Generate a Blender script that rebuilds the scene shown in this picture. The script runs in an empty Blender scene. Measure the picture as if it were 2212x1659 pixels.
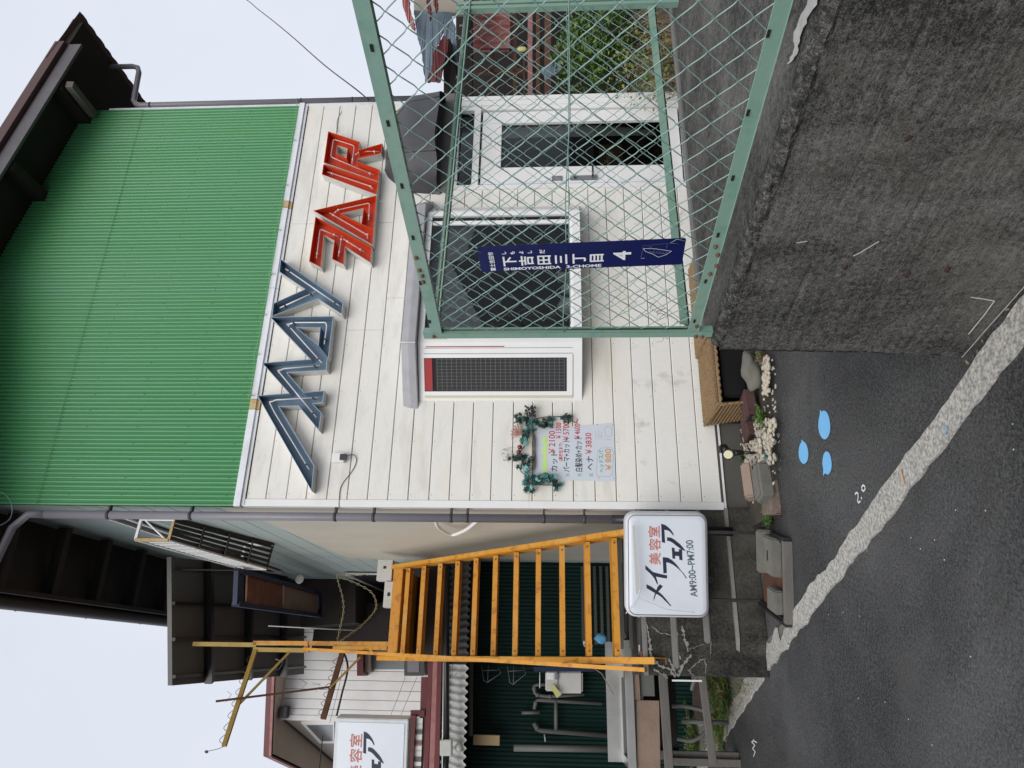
import bpy, bmesh, math, random
from mathutils import Vector as V3, Matrix, noise as mnoise
from math import radians as rad, sin, cos, pi, sqrt
random.seed(7)
SC = bpy.context.scene
COL = SC.collection

# ------------------------------------------------------------------ camera
# the photograph was taken with the phone lying on its side: the camera is rolled a quarter turn
FPX, CAMH = 1533.0, 1.6
PITCH, ROLL = rad(3.25), rad(-0.12)
fw = V3((0, cos(PITCH), sin(PITCH))); up0 = V3((0, -sin(PITCH), cos(PITCH))); R0 = V3((1, 0, 0))
RR = R0 * cos(ROLL) + up0 * sin(ROLL); UU = -R0 * sin(ROLL) + up0 * cos(ROLL)
CAM = V3((0, 0, CAMH))
cd = bpy.data.cameras.new('camera'); cam = bpy.data.objects.new('camera', cd); COL.objects.link(cam)
cd.sensor_fit = 'HORIZONTAL'; cd.sensor_width = 36.0; cd.lens = FPX / 2212.0 * 36.0
cd.clip_start = 0.05; cd.clip_end = 600
cx, cy, cz = -UU, RR, -fw
cam.matrix_world = Matrix(((cx.x, cy.x, cz.x, 0), (cx.y, cy.y, cz.y, 0), (cx.z, cy.z, cz.z, CAMH), (0, 0, 0, 1)))
SC.camera = cam

# ------------------------------------------------------------------ light
SUN_EL, SUN_AZ = rad(38), rad(186)      # azimuth from +Y clockwise: behind the camera, veiled by cloud
w = bpy.data.worlds.new('World'); SC.world = w; w.use_nodes = True
nt = w.node_tree; nt.nodes.clear()
wo = nt.nodes.new('ShaderNodeOutputWorld'); bg = nt.nodes.new('ShaderNodeBackground')
sky = nt.nodes.new('ShaderNodeTexSky'); sky.sky_type = 'NISHITA'; sky.sun_disc = False
sky.sun_elevation = SUN_EL; sky.sun_rotation = SUN_AZ; sky.air_density = 1.0; sky.dust_density = 6.0; sky.ozone_density = 1.5
mixn = nt.nodes.new('ShaderNodeMixRGB'); mixn.inputs[0].default_value = 0.88
mixn.inputs[2].default_value = (7.2, 7.6, 8.4, 1)      # flat overcast cloud
tcs = nt.nodes.new('ShaderNodeTexCoord'); nzs = nt.nodes.new('ShaderNodeTexNoise'); nzs.inputs['Scale'].default_value = 1.6
nzs.inputs['Detail'].default_value = 4
rps = nt.nodes.new('ShaderNodeMapRange'); rps.inputs[1].default_value = .3; rps.inputs[2].default_value = .7
rps.inputs[3].default_value = .91; rps.inputs[4].default_value = 1.04
mul = nt.nodes.new('ShaderNodeVectorMath'); mul.operation = 'SCALE'
nt.links.new(tcs.outputs['Generated'], nzs.inputs['Vector']); nt.links.new(nzs.outputs[0], rps.inputs[0])
nt.links.new(sky.outputs[0], mixn.inputs[1]); nt.links.new(mixn.outputs[0], mul.inputs[0]); nt.links.new(rps.outputs[0], mul.inputs['Scale'])
nt.links.new(mul.outputs[0], bg.inputs[0]); nt.links.new(bg.outputs[0], wo.inputs[0])
bg.inputs[1].default_value = 0.094
sd = bpy.data.lights.new('sun', 'SUN'); so = bpy.data.objects.new('sun', sd); COL.objects.link(so)
sd.energy = 1.5; sd.angle = rad(50); sd.color = (1, .97, .93)
sv = V3((sin(SUN_AZ) * cos(SUN_EL), cos(SUN_AZ) * cos(SUN_EL), sin(SUN_EL)))
so.rotation_euler = sv.to_track_quat('Z', 'Y').to_euler()
SC.view_settings.view_transform = 'Standard'; SC.view_settings.look = 'None'
SC.view_settings.exposure = 0.32; SC.view_settings.gamma = 1; SC.view_settings.use_curve_mapping = False

# ------------------------------------------------------------------ survey of the place
def ray(X, Y):
    "sight line of a point measured on the photograph (2212 x 1659 units)"
    U = 1659 - Y; return RR * ((U - 829.5) / FPX) - UU * ((X - 1106) / FPX) + fw
def hit(X, Y, P, n):
    d = ray(X, Y); return CAM + d * ((P - CAM).dot(n) / d.dot(n))
def GP(X, Y, z=0.0): return hit(X, Y, V3((0, 0, z)), V3((0, 0, 1)))
YAW = rad(68.25)
DS = V3((sin(YAW), cos(YAW), 0)); NF = V3((DS.y, -DS.x, 0))      # along the shop front / out of it
OO = GP(1625, 1100)                                           # left corner of the shop front on the ground
def S(s, n, z): return OO + DS * s + NF * n + V3((0, 0, z))      # house frame
def FP(X, Y, off=0.0): return hit(X, Y, OO + NF * off, NF)
def TP(X, Y, t): return FP(X, Y, -t)
def LP(X, Y, off=0.0): return hit(X, Y, OO - DS * off, DS)
def toS(P):
    d = P - OO; return (d.dot(DS), d.dot(NF), P.z)
KK = GP(2085, 770)
WD = V3((0.531742, -0.846906, 0)).normalized(); NW = V3((0.846906, 0.531742, 0)).normalized()  # along wall towards viewer / into the plateau
def WP(X, Y, off=0.0): return hit(X, Y, KK + NW * off, NW)
D2 = V3((0.920638, 0.390418, 0)).normalized(); N2 = V3((-D2.y, D2.x, 0))
CC = KK + WD * 0.06 + NW * 0.05; CC.z = 0
def F2P(X, Y, off=0.0): return hit(X, Y, CC + N2 * off, N2)
def BP(X, Y, d): return CAM + ray(X, Y) * d                    # a point d metres in front of the viewer

# ------------------------------------------------------------------ materials
MATS = {}
def mat(name, col, rough=.7, metal=0., dirt=None, dscale=3., damt=.5, dlo=.45, dhi=.75, bump=0., bscale=40., stretch=(1, 1, 1), rotz=0.,
        fine=.08, fscale=60., spec=.4, bump2=0., b2scale=6., dirt2=None, d2scale=1.3, d2lo=.55, d2hi=.8, d2amt=.5, coat=0., emis=None, trans=0., speck=None):
    m = bpy.data.materials.new(name); MATS[name] = m; m.use_nodes = True
    n = m.node_tree.nodes; l = m.node_tree.links; b = n['Principled BSDF']
    b.inputs['Roughness'].default_value = rough; b.inputs['Metallic'].default_value = metal
    b.inputs['Specular IOR Level'].default_value = spec
    if coat: b.inputs['Coat Weight'].default_value = coat
    if trans: b.inputs['Transmission Weight'].default_value = trans
    tc = n.new('ShaderNodeTexCoord'); mp = n.new('ShaderNodeMapping'); l.new(tc.outputs['Object'], mp.inputs[0])
    mp.vector_type = 'TEXTURE'; mp.inputs['Rotation'].default_value = (0, 0, rotz); mp.inputs['Scale'].default_value = tuple(1 / k for k in stretch)
    def nz(sc, det=5, src=mp):
        t = n.new('ShaderNodeTexNoise'); t.inputs['Scale'].default_value = sc; t.inputs['Detail'].default_value = det
        t.inputs['Roughness'].default_value = .62; l.new(src.outputs[0 if src is mp else 'Object'], t.inputs['Vector']); return t
    c = col if len(col) == 4 else (*col, 1)
    base = n.new('ShaderNodeMixRGB'); base.inputs[1].default_value = c; base.inputs[2].default_value = tuple(x * .78 for x in c[:3]) + (1,)
    a = nz(fscale, 4); rm = n.new('ShaderNodeMapRange'); l.new(a.outputs[0], rm.inputs[0]); rm.inputs[1].default_value = .35; rm.inputs[2].default_value = .7
    rm.inputs[4].default_value = min(1., fine * 5); l.new(rm.outputs[0], base.inputs[0]); out = base
    def layer(out, dc, sc, lo, hi, amt):
        t = nz(sc, 7); r = n.new('ShaderNodeMapRange'); r.inputs[1].default_value = lo; r.inputs[2].default_value = hi; r.inputs[4].default_value = amt
        l.new(t.outputs[0], r.inputs[0]); x = n.new('ShaderNodeMixRGB'); l.new(r.outputs[0], x.inputs[0]); l.new(out.outputs[0], x.inputs[1])
        x.inputs[2].default_value = (*dc, 1); return x
    if speck:
        t = nz(speck[0], 3); r = n.new('ShaderNodeMapRange'); r.inputs[1].default_value = .32; r.inputs[2].default_value = .68; r.inputs[3].default_value = speck[1]; r.inputs[4].default_value = speck[2]
        l.new(t.outputs[0], r.inputs[0]); x = n.new('ShaderNodeVectorMath'); x.operation = 'SCALE'; l.new(out.outputs[0], x.inputs[0]); l.new(r.outputs[0], x.inputs['Scale']); out = x
    if dirt: out = layer(out, dirt, dscale, dlo, dhi, damt)
    if dirt2: out = layer(out, dirt2, d2scale, d2lo, d2hi, d2amt)
    l.new(out.outputs[0], b.inputs['Base Color'])
    rr = n.new('ShaderNodeMapRange'); rr.inputs[3].default_value = max(0, rough - .12); rr.inputs[4].default_value = min(1, rough + .12)
    l.new(a.outputs[0], rr.inputs[0]); l.new(rr.outputs[0], b.inputs['Roughness'])
    if bump or bump2:
        bp = n.new('ShaderNodeBump'); t = nz(bscale, 6); l.new(t.outputs[0], bp.inputs['Height']); bp.inputs['Strength'].default_value = min(1, bump)
        bp.inputs['Distance'].default_value = .01; last = bp
        if bump2:
            b2 = n.new('ShaderNodeBump'); t2 = nz(b2scale, 4); l.new(t2.outputs[0], b2.inputs['Height']); b2.inputs['Strength'].default_value = min(1, bump2)
            b2.inputs['Distance'].default_value = .05; l.new(bp.outputs[0], b2.inputs['Normal']); last = b2
        l.new(last.outputs[0], b.inputs['Normal'])
    return m
ry = rad(90) - YAW   # rotates object coordinates so that x runs along the shop front
wa = math.atan2(WD.y, WD.x)
SIDE = mat('cream_siding', (.79, .77, .72), .62, dirt=(.50, .48, .43), dscale=3.4, damt=.45, dlo=.50, dhi=.72, stretch=(.6, .6, 2.2), fine=.04, fscale=25,
           dirt2=(.78, .68, .46), d2scale=.9, d2lo=.50, d2hi=.72, d2amt=.5, bump=.06, bscale=70)
SIDE2 = mat('cream_siding_spotted', (.78, .77, .73), .6, dirt=(.30, .30, .27), dscale=5.5, damt=.55, dlo=.58, dhi=.74, stretch=(1, 1, .8), fine=.04, fscale=25,
            bump=.06, bscale=70)
GAP = mat('dark_joint', (.10, .075, .055), .9)
GREEN = mat('green_painted_tin', (.072, .285, .108), .34, fine=.03, fscale=14, dirt=(.10, .29, .16), dscale=2.4, damt=.6, stretch=(1.2, 1.2, .16), spec=.5,
            dirt2=(.16, .38, .24), d2scale=.8, d2lo=.5, d2hi=.75, d2amt=.35)
WTRIM = mat('white_metal_trim', (.78, .80, .84), .4, dirt=(.4, .38, .35), damt=.4, spec=.5, fine=.03)
RUSTTRIM = mat('rusty_trim', (.55, .42, .22), .7, dirt=(.35, .14, .04), dscale=14, damt=.8)
PLASTER = mat('cream_plaster', (.56, .53, .44), .8, dirt=(.42, .41, .34), dscale=2.2, damt=.5, bump=.1, bscale=90, fine=.05, stretch=(1, 1, .5))
MINT = mat('pale_mint_boards', (.40, .47, .44), .7, dirt=(.26, .32, .31), dscale=3, damt=.6, stretch=(1, 1, .25), bump=.15, bscale=30)
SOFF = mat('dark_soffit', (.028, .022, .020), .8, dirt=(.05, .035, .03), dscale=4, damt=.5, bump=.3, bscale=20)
ROOFM = mat('brown_roof_metal', (.10, .055, .05), .5, dirt=(.18, .08, .07), dscale=5, damt=.5)
BARGE = mat('grey_bargeboard', (.12, .11, .12), .45, dirt=(.2, .18, .19), dscale=3, damt=.5)
REDEDGE = mat('red_brown_verge', (.105, .058, .055), .5, dirt=(.09, .05, .05), dscale=7, damt=.6)
PIPE = mat('grey_plastic_pipe', (.19, .18, .205), .38, dirt=(.28, .27, .28), dscale=4, damt=.4, spec=.5, stretch=(1, 1, .3))
CLAMP = mat('dark_clamp', (.05, .045, .045), .5)
ALU = mat('white_window_frame', (.80, .80, .79), .35, spec=.5, dirt=(.66, .65, .61), dscale=3, damt=.4, fine=.02)
ALUY = mat('yellowed_window_frame', (.62, .58, .42), .5, dirt=(.7, .68, .6), dscale=6, damt=.5)
HOODM = mat('grey_hood_metal', (.36, .36, .38), .45, dirt=(.22, .21, .22), dscale=7, damt=.5, fine=.05)
REDP = mat('red_plastic', (.36, .015, .02), .4)
AWN = mat('charcoal_awning_fabric', (.055, .055, .06), .55, dirt=(.10, .10, .11), dscale=1.5, damt=.6, bump=.1, bscale=120)
DARKIN = mat('dark_interior', (.022, .018, .016), .9)
CURT = mat('grey_curtain', (.50, .50, .55), .8, bump=.2, bscale=15)
BLIND = mat('pale_blind', (.72, .74, .70), .8, dirt=(.3, .32, .3), dscale=8, damt=.5)
BROWN = mat('brown_wood_dark', (.11, .05, .025), .7, dirt=(.05, .03, .02), dscale=5, damt=.6)
BLUEGREY = mat('blue_grey_letter', (.15, .225, .30), .42, dirt=(.07, .11, .16), dscale=5, damt=.55, spec=.5, fine=.04)
BLUERIM = mat('pale_blue_rim', (.30, .42, .58), .4, dirt=(.2, .28, .4), dscale=9, damt=.5)
REDO = mat('red_orange_letter', (.60, .055, .012), .38, dirt=(.42, .03, .012), dscale=5, damt=.45, spec=.45, fine=.03)
REDRIM = mat('red_orange_rim', (.66, .09, .03), .4, dirt=(.5, .05, .02), dscale=9, damt=.5)
LSIDE = mat('letter_side_white', (.62, .61, .58), .5, dirt=(.36, .36, .34), dscale=6, damt=.6)
NEON = mat('unlit_neon_glass', (.78, .80, .84), .12, spec=.7, fine=.01)
NEONP = mat('unlit_neon_glass_pink', (.66, .36, .36), .12, spec=.7, fine=.01)
BLACK = mat('black_plastic', (.012, .012, .013), .35, spec=.5)
BLACKM = mat('black_metal', (.02, .02, .02), .5, dirt=(.06, .04, .03), dscale=12, damt=.4)
ORANGE = mat('orange_painted_steel', (.62, .28, .03), .42, dirt=(.30, .10, .018), dscale=13, dlo=.52, dhi=.68, damt=.75, spec=.45, bump=.12, bscale=60,
             dirt2=(.62, .40, .12), d2scale=2.5, d2lo=.5, d2hi=.7, d2amt=.5)
YELP = mat('faded_yellow_steel', (.42, .29, .07), .5, dirt=(.25, .13, .04), dscale=6, damt=.6)
BRNSTEEL = mat('rusty_brown_steel', (.10, .045, .03), .7, dirt=(.2, .09, .05), dscale=9, damt=.5)
FENCE = mat('pale_green_steel', (.20, .33, .265), .42, dirt=(.30, .36, .26), dscale=6, damt=.5, spec=.5, fine=.05,
            dirt2=(.12, .27, .21), d2scale=12, d2lo=.52, d2hi=.62, d2amt=.6)
DKFENCE = mat('dark_green_steel', (.03, .075, .05), .3, dirt=(.12, .2, .15), dscale=18, dlo=.55, dhi=.65, damt=.7, spec=.6)
WIRE = mat('green_coated_wire', (.21, .33, .30), .24, spec=.9, fine=.03)
RUST = mat('rust', (.17, .09, .05), .85, dirt=(.06, .035, .02), dscale=30, damt=.7)
SLOT = mat('dark_slot', (.012, .012, .010), .9)
def weathered(name, dark, lite, warm, rot, streak=(14, 14, 120), iso=38, big=1.7, bump=.7, streakamt=.5, bigamt=.85, fineamt=.12, drip=0.):
    "board-marked or mottled concrete: fine streaks, grain, big stains"
    m = bpy.data.materials.new(name); MATS[name] = m; m.use_nodes = True; n = m.node_tree.nodes; l = m.node_tree.links; b = n['Principled BSDF']; b.inputs['Roughness'].default_value = .88; b.inputs['Specular IOR Level'].default_value = .3
    tc = n.new('ShaderNodeTexCoord')
    def mp(scale, r=0.):
        q = n.new('ShaderNodeMapping'); q.vector_type = 'TEXTURE'; q.inputs['Rotation'].default_value = (0, 0, r); q.inputs['Scale'].default_value = tuple(1 / k for k in scale); l.new(tc.outputs['Object'], q.inputs[0]); return q
    def nz(q, sc, det=4, ro=.6, dist=0.):
        t = n.new('ShaderNodeTexNoise'); t.inputs['Scale'].default_value = sc; t.inputs['Detail'].default_value = det; t.inputs['Roughness'].default_value = ro; t.inputs['Distortion'].default_value = dist; l.new(q.outputs[0], t.inputs['Vector']); return t
    def mr(t, a, b_, c=0., d=1.):
        r = n.new('ShaderNodeMapRange'); r.inputs[1].default_value = a; r.inputs[2].default_value = b_; r.inputs[3].default_value = c; r.inputs[4].default_value = d; l.new(t.outputs[0], r.inputs[0]); return r
    def math_(op, a, b_):
        r = n.new('ShaderNodeMath'); r.operation = op
        for i, x in enumerate((a, b_)):
            if isinstance(x, (int, float)): r.inputs[i].default_value = x
            else: l.new(x.outputs[0], r.inputs[i])
        return r
    st = nz(mp(streak, rot), 1, 3, .55); gr = nz(mp((1, 1, 1)), iso, 6, .75); bg_ = nz(mp((1, 1, .8)), big, 8, .68, .4); fine = nz(mp((1, 1, 1)), iso * 4, 3, .6)
    msk = nz(mp((1, 1, 1)), 1.1, 3)
    sa = math_('MULTIPLY', mr(st, .3, .7, -.5, .5), mr(msk, .35, .6, .25 * streakamt, streakamt))
    v = math_('ADD', math_('ADD', mr(gr, .33, .68, -.42, .55), sa), math_('ADD', mr(bg_, .36, .64, 0, bigamt), mr(fine, .35, .68, -fineamt, fineamt)))
    if drip: dp_ = nz(mp((7, 7, .7)), 1, 5, .6); v = math_('ADD', v, mr(dp_, .42, .62, drip * .4, -drip))
    cl = n.new('ShaderNodeMixRGB'); cl.use_clamp = False; vv = mr(v, -.12, bigamt * .5 + .75); l.new(vv.outputs[0], cl.inputs[0]); cl.inputs[1].default_value = (*dark, 1); cl.inputs[2].default_value = (*lite, 1)
    wm = nz(mp((1, 1, 1)), 1.4, 4); wr = mr(wm, .52, .72, 0, .55); c2 = n.new('ShaderNodeMixRGB'); l.new(wr.outputs[0], c2.inputs[0]); l.new(cl.outputs[0], c2.inputs[1]); c2.inputs[2].default_value = (*warm, 1)
    pit = nz(mp((1, 1, 1)), 55, 2); pr = mr(pit, .70, .74, 1, .35); c3 = n.new('ShaderNodeVectorMath'); c3.operation = 'SCALE'; l.new(c2.outputs[0], c3.inputs[0]); l.new(pr.outputs[0], c3.inputs['Scale'])
    l.new(c3.outputs[0], b.inputs['Base Color'])
    h = math_('ADD', math_('MULTIPLY', gr, .8), math_('MULTIPLY', st, streakamt)); bp = n.new('ShaderNodeBump'); bp.inputs['Strength'].default_value = bump; bp.inputs['Distance'].default_value = .008; l.new(h.outputs[0], bp.inputs['Height']); l.new(bp.outputs[0], b.inputs['Normal']); return m
CONW = weathered('stained_concrete_wall', (.014, .0135, .013), (.18, .173, .16), (.105, .090, .068), wa, streak=(26, 26, 150), iso=62, streakamt=.45, fineamt=.30, drip=.2, bump=1.)
CONWE = mat('rough_broken_concrete', (.15, .145, .13), .95, speck=(90, .4, 1.6), dirt=(.025, .024, .022), dscale=30, damt=.75, dlo=.42, dhi=.58, bump=1., bscale=60, bump2=1., b2scale=30,
            dirt2=(.30, .28, .26), d2scale=45, d2lo=.60, d2hi=.66, d2amt=.8)
CONTOP = weathered('slab_concrete', (.022, .021, .019), (.17, .16, .145), (.15, .115, .075), wa, streak=(20, 40, 20), iso=48, big=2.2, streakamt=.3, fineamt=.25)
CONF = mat('foundation_concrete', (.10, .096, .086), .9, dirt=(.05, .048, .045), dscale=2.6, damt=.8, bump=.35, bscale=45, dirt2=(.17, .15, .12), d2scale=1.6, d2amt=.5)
CONLEDGE = mat('ledge_concrete', (.20, .195, .185), .9, dirt=(.12, .12, .11), dscale=6, damt=.6, bump=.4, bscale=50)
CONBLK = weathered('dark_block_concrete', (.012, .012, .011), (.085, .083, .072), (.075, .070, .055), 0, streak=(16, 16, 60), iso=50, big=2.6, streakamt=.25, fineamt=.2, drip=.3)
CRACK = mat('cement_crack_repair', (.27, .265, .25), .9, dirt=(.15, .15, .14), dscale=18, damt=.6, bump=.5, bscale=60)
WHITEP = mat('white_paint_scrape', (.52, .50, .47), .85, dirt=(.3, .28, .26), dscale=20, damt=.6)
ASPH = weathered('asphalt', (.010, .010, .0105), (.150, .150, .148), (.075, .074, .071), 0, streak=(45, 45, 45), iso=85, big=.6, bump=1., streakamt=.5, bigamt=.5, fineamt=.45)
ROADSTRIP = mat('worn_kerb_concrete', (.46, .44, .40), .9, speck=(60, .5, 1.35), dirt=(.16, .155, .14), dscale=42, damt=.6, dlo=.57, dhi=.63, bump=.8, bscale=60,
                dirt2=(.30, .285, .25), d2scale=5, d2amt=.5, fine=.15, fscale=90)
VERGE = mat('mossy_verge_concrete', (.20, .195, .165), .92, speck=(60, .55, 1.4), dirt=(.07, .08, .04), dscale=5, damt=.75, bump=.8, bscale=40, bump2=.5, b2scale=12,
            dirt2=(.10, .09, .075), d2scale=2.2, d2amt=.7, fine=.15, fscale=70)
SOIL = mat('soil', (.06, .05, .038), .95, dirt=(.11, .10, .08), dscale=14, damt=.5, bump=.9, bscale=50)
PEB = mat('white_pebble', (.52, .46, .37), .7, dirt=(.38, .30, .22), dscale=16, damt=.6, fine=.05)
PEB2 = mat('grey_pebble', (.36, .34, .30), .7, dirt=(.22, .20, .17), dscale=16, damt=.6)
BRICKM = mat('maroon_brick', (.085, .042, .038), .75, dirt=(.14, .08, .075), dscale=9, damt=.5, bump=.4, bscale=70)
PINKST = mat('pink_stone', (.30, .225, .175), .85, dirt=(.2, .16, .13), dscale=9, damt=.6, bump=.6, bscale=40)
GREYST = mat('grey_stone', (.16, .155, .13), .85, dirt=(.09, .09, .08), dscale=7, damt=.6, bump=.6, bscale=35)
REDKERB = mat('rusty_edging', (.17, .125, .10), .9, dirt=(.28, .22, .18), dscale=16, damt=.7, bump=.7, bscale=50)
WICK = mat('water_hyacinth_weave', (.27, .175, .085), .75, dirt=(.10, .058, .025), dscale=30, damt=.7, bump=.5, bscale=90)
SKYB = mat('light_blue_road_paint', (.18, .48, .80), .6, fine=.03, dirt=(.16, .42, .72), dscale=12, damt=.5, bump=.3, bscale=80)
WHT = mat('white_chalk_paint', (.72, .72, .72), .8)
SIGNW = mat('white_acrylic', (.66, .70, .76), .22, spec=.5, dirt=(.58, .62, .68), dscale=2.5, damt=.5, fine=.01)
SIGNA = mat('white_sign_cabinet', (.60, .62, .64), .35, dirt=(.36, .36, .36), dscale=5, damt=.5, fine=.03)
NAVY = mat('navy_lettering', (.016, .018, .05), .5)
NAVYG = mat('grey_blue_lettering', (.10, .14, .18), .5)
REDL = mat('faded_red_lettering', (.52, .19, .16), .6, fine=.08)
PLATE = mat('navy_enamel_plate', (.002, .006, .075), .4, spec=.25, fine=.03)
PLW = mat('white_enamel_print', (.80, .81, .83), .35)
PLG = mat('pale_enamel_print', (.22, .27, .42), .4)
PAPER = mat('pale_blue_paper', (.60, .645, .70), .5, dirt=(.5, .54, .62), dscale=3, damt=.5, fine=.02)
INKB = mat('black_marker', (.012, .012, .014), .6); INKR = mat('red_marker', (.52, .05, .07), .6); INKG = mat('green_marker', (.03, .36, .19), .6)
INKY = mat('fluorescent_yellow_marker', (.56, .80, .22), .6, dirt=(.62, .70, .55), dscale=30, damt=.8); INKO = mat('orange_marker', (.62, .30, .08), .6); INKP = mat('pencil_line', (.36, .36, .42), .7)
LEAFT = mat('teal_ivy_leaf', (.07, .25, .22), .45, dirt=(.02, .09, .075), dscale=30, damt=.7)
LEAFL = mat('light_teal_leaf', (.14, .36, .34), .45, dirt=(.05, .2, .18), dscale=30, damt=.6)
LEAFD = mat('dark_ivy_leaf', (.022, .06, .05), .5, dirt=(.05, .11, .09), dscale=30, damt=.5)
VINE = mat('dry_vine', (.10, .075, .05), .8)
PINKF = mat('dried_pink_flower', (.45, .24, .19), .8)
REDB = mat('glossy_red_ornament', (.16, .012, .012), .15, spec=.7)
GRASS = mat('weed_green', (.10, .20, .03), .6, dirt=(.14, .22, .04), dscale=9, damt=.6)
GRASSD = mat('weed_dark_green', (.035, .085, .02), .6, dirt=(.09, .14, .03), dscale=9, damt=.6)
DRYG = mat('dry_brown_stalk', (.23, .16, .09), .8, dirt=(.12, .08, .04), dscale=9, damt=.6)
NWHITE = mat('neighbour_white_siding', (.78, .77, .76), .6, dirt=(.5, .48, .44), dscale=1.4, damt=.5, fine=.02)
NBEIGE = mat('neighbour_beige_wall', (.40, .35, .29), .8, dirt=(.32, .28, .24), dscale=1.5, damt=.5)
NRED = mat('dark_red_fascia', (.12, .022, .026), .45, dirt=(.2, .05, .05), dscale=5, damt=.4)
NPINK = mat('weathered_pink_fascia', (.36, .17, .16), .6, dirt=(.2, .05, .05), dscale=8, damt=.6)
DGREEN = mat('dark_green_corrugated', (.004, .022, .018), .6, dirt=(.002, .009, .008), dscale=1.4, damt=.6, spec=.15)
GREYPIPE = mat('weathered_grey_pvc', (.13, .135, .125), .6, dirt=(.10, .10, .09), dscale=9, damt=.6)
STEEL = mat('stainless_steel', (.50, .50, .48), .32, metal=.85, dirt=(.3, .29, .27), dscale=5, damt=.5)
OLDWOOD = mat('weathered_grey_wood', (.15, .142, .13), .85, dirt=(.10, .09, .08), dscale=4, damt=.7, stretch=(1, 1, 7), bump=.5, bscale=30)
BRWOOD = mat('faded_brown_plywood', (.27, .19, .145), .8, dirt=(.13, .10, .08), dscale=4, damt=.7, bump=.3, bscale=30)
CLEARC = mat('weathered_clear_corrugated', (.42, .43, .41), .45, dirt=(.2, .2, .19), dscale=9, damt=.6)
NAVYB = mat('blue_painted_frame', (.004, .016, .055), .5, dirt=(.02, .02, .04), dscale=8, damt=.5)
RUSTPLY = mat('rusty_red_panel', (.16, .055, .03), .7, dirt=(.26, .14, .09), dscale=6, damt=.6)
METER = mat('white_meter_box', (.55, .55, .52), .45, dirt=(.38, .38, .35), dscale=6, damt=.5)
YTAG = mat('yellow_tag', (.55, .54, .22), .6)
CARD = mat('cardboard_tan', (.40, .29, .16), .8)
GALV = mat('galvanised_sheet', (.16, .21, .26), .5, metal=.2, dirt=(.10, .13, .17), dscale=3, damt=.6)
CORPINK = mat('faded_red_corrugated', (.36, .12, .11), .6, dirt=(.5, .30, .28), dscale=4, damt=.6)
MANH = mat('rusty_iron_cover', (.075, .05, .042), .8, dirt=(.14, .11, .09), dscale=12, damt=.6, bump=.6, bscale=50)
ROPE = mat('pale_green_cord', (.20, .42, .20), .7)
YCHAIN = mat('pale_yellow_chain', (.42, .40, .20), .6, dirt=(.28, .25, .12), dscale=20, damt=.5)
BLUEC = mat('blue_cloth', (.10, .32, .52), .8)
LAMPY = mat('lamp_lens_cream', (.72, .70, .48), .3, spec=.6)
def glass(name, tint, gloss=.12):
    m = bpy.data.materials.new(name); m.use_nodes = True; n = m.node_tree.nodes; l = m.node_tree.links; n.clear()
    o = n.new('ShaderNodeOutputMaterial'); mx = n.new('ShaderNodeMixShader'); tr = n.new('ShaderNodeBsdfTransparent'); gl = n.new('ShaderNodeBsdfGlossy')
    fr = n.new('ShaderNodeFresnel'); fr.inputs[0].default_value = 1.5; tr.inputs[0].default_value = (*tint, 1); gl.inputs['Roughness'].default_value = .03; gl.inputs['Color'].default_value = (.30, .31, .32, 1)
    ad = n.new('ShaderNodeMath'); ad.operation = 'ADD'; ad.inputs[1].default_value = gloss * .06
    l.new(fr.outputs[0], ad.inputs[0]); l.new(ad.outputs[0], mx.inputs[0]); l.new(tr.outputs[0], mx.inputs[1]); l.new(gl.outputs[0], mx.inputs[2]); l.new(mx.outputs[0], o.inputs[0]); return m
GLASS = glass('window_glass', (.72, .75, .74)); GLASSD = glass('dusty_dark_glass', (.8, .8, .8), .3); PLASTIC = glass('clear_plastic_film', (.9, .9, .95), .5)

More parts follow.
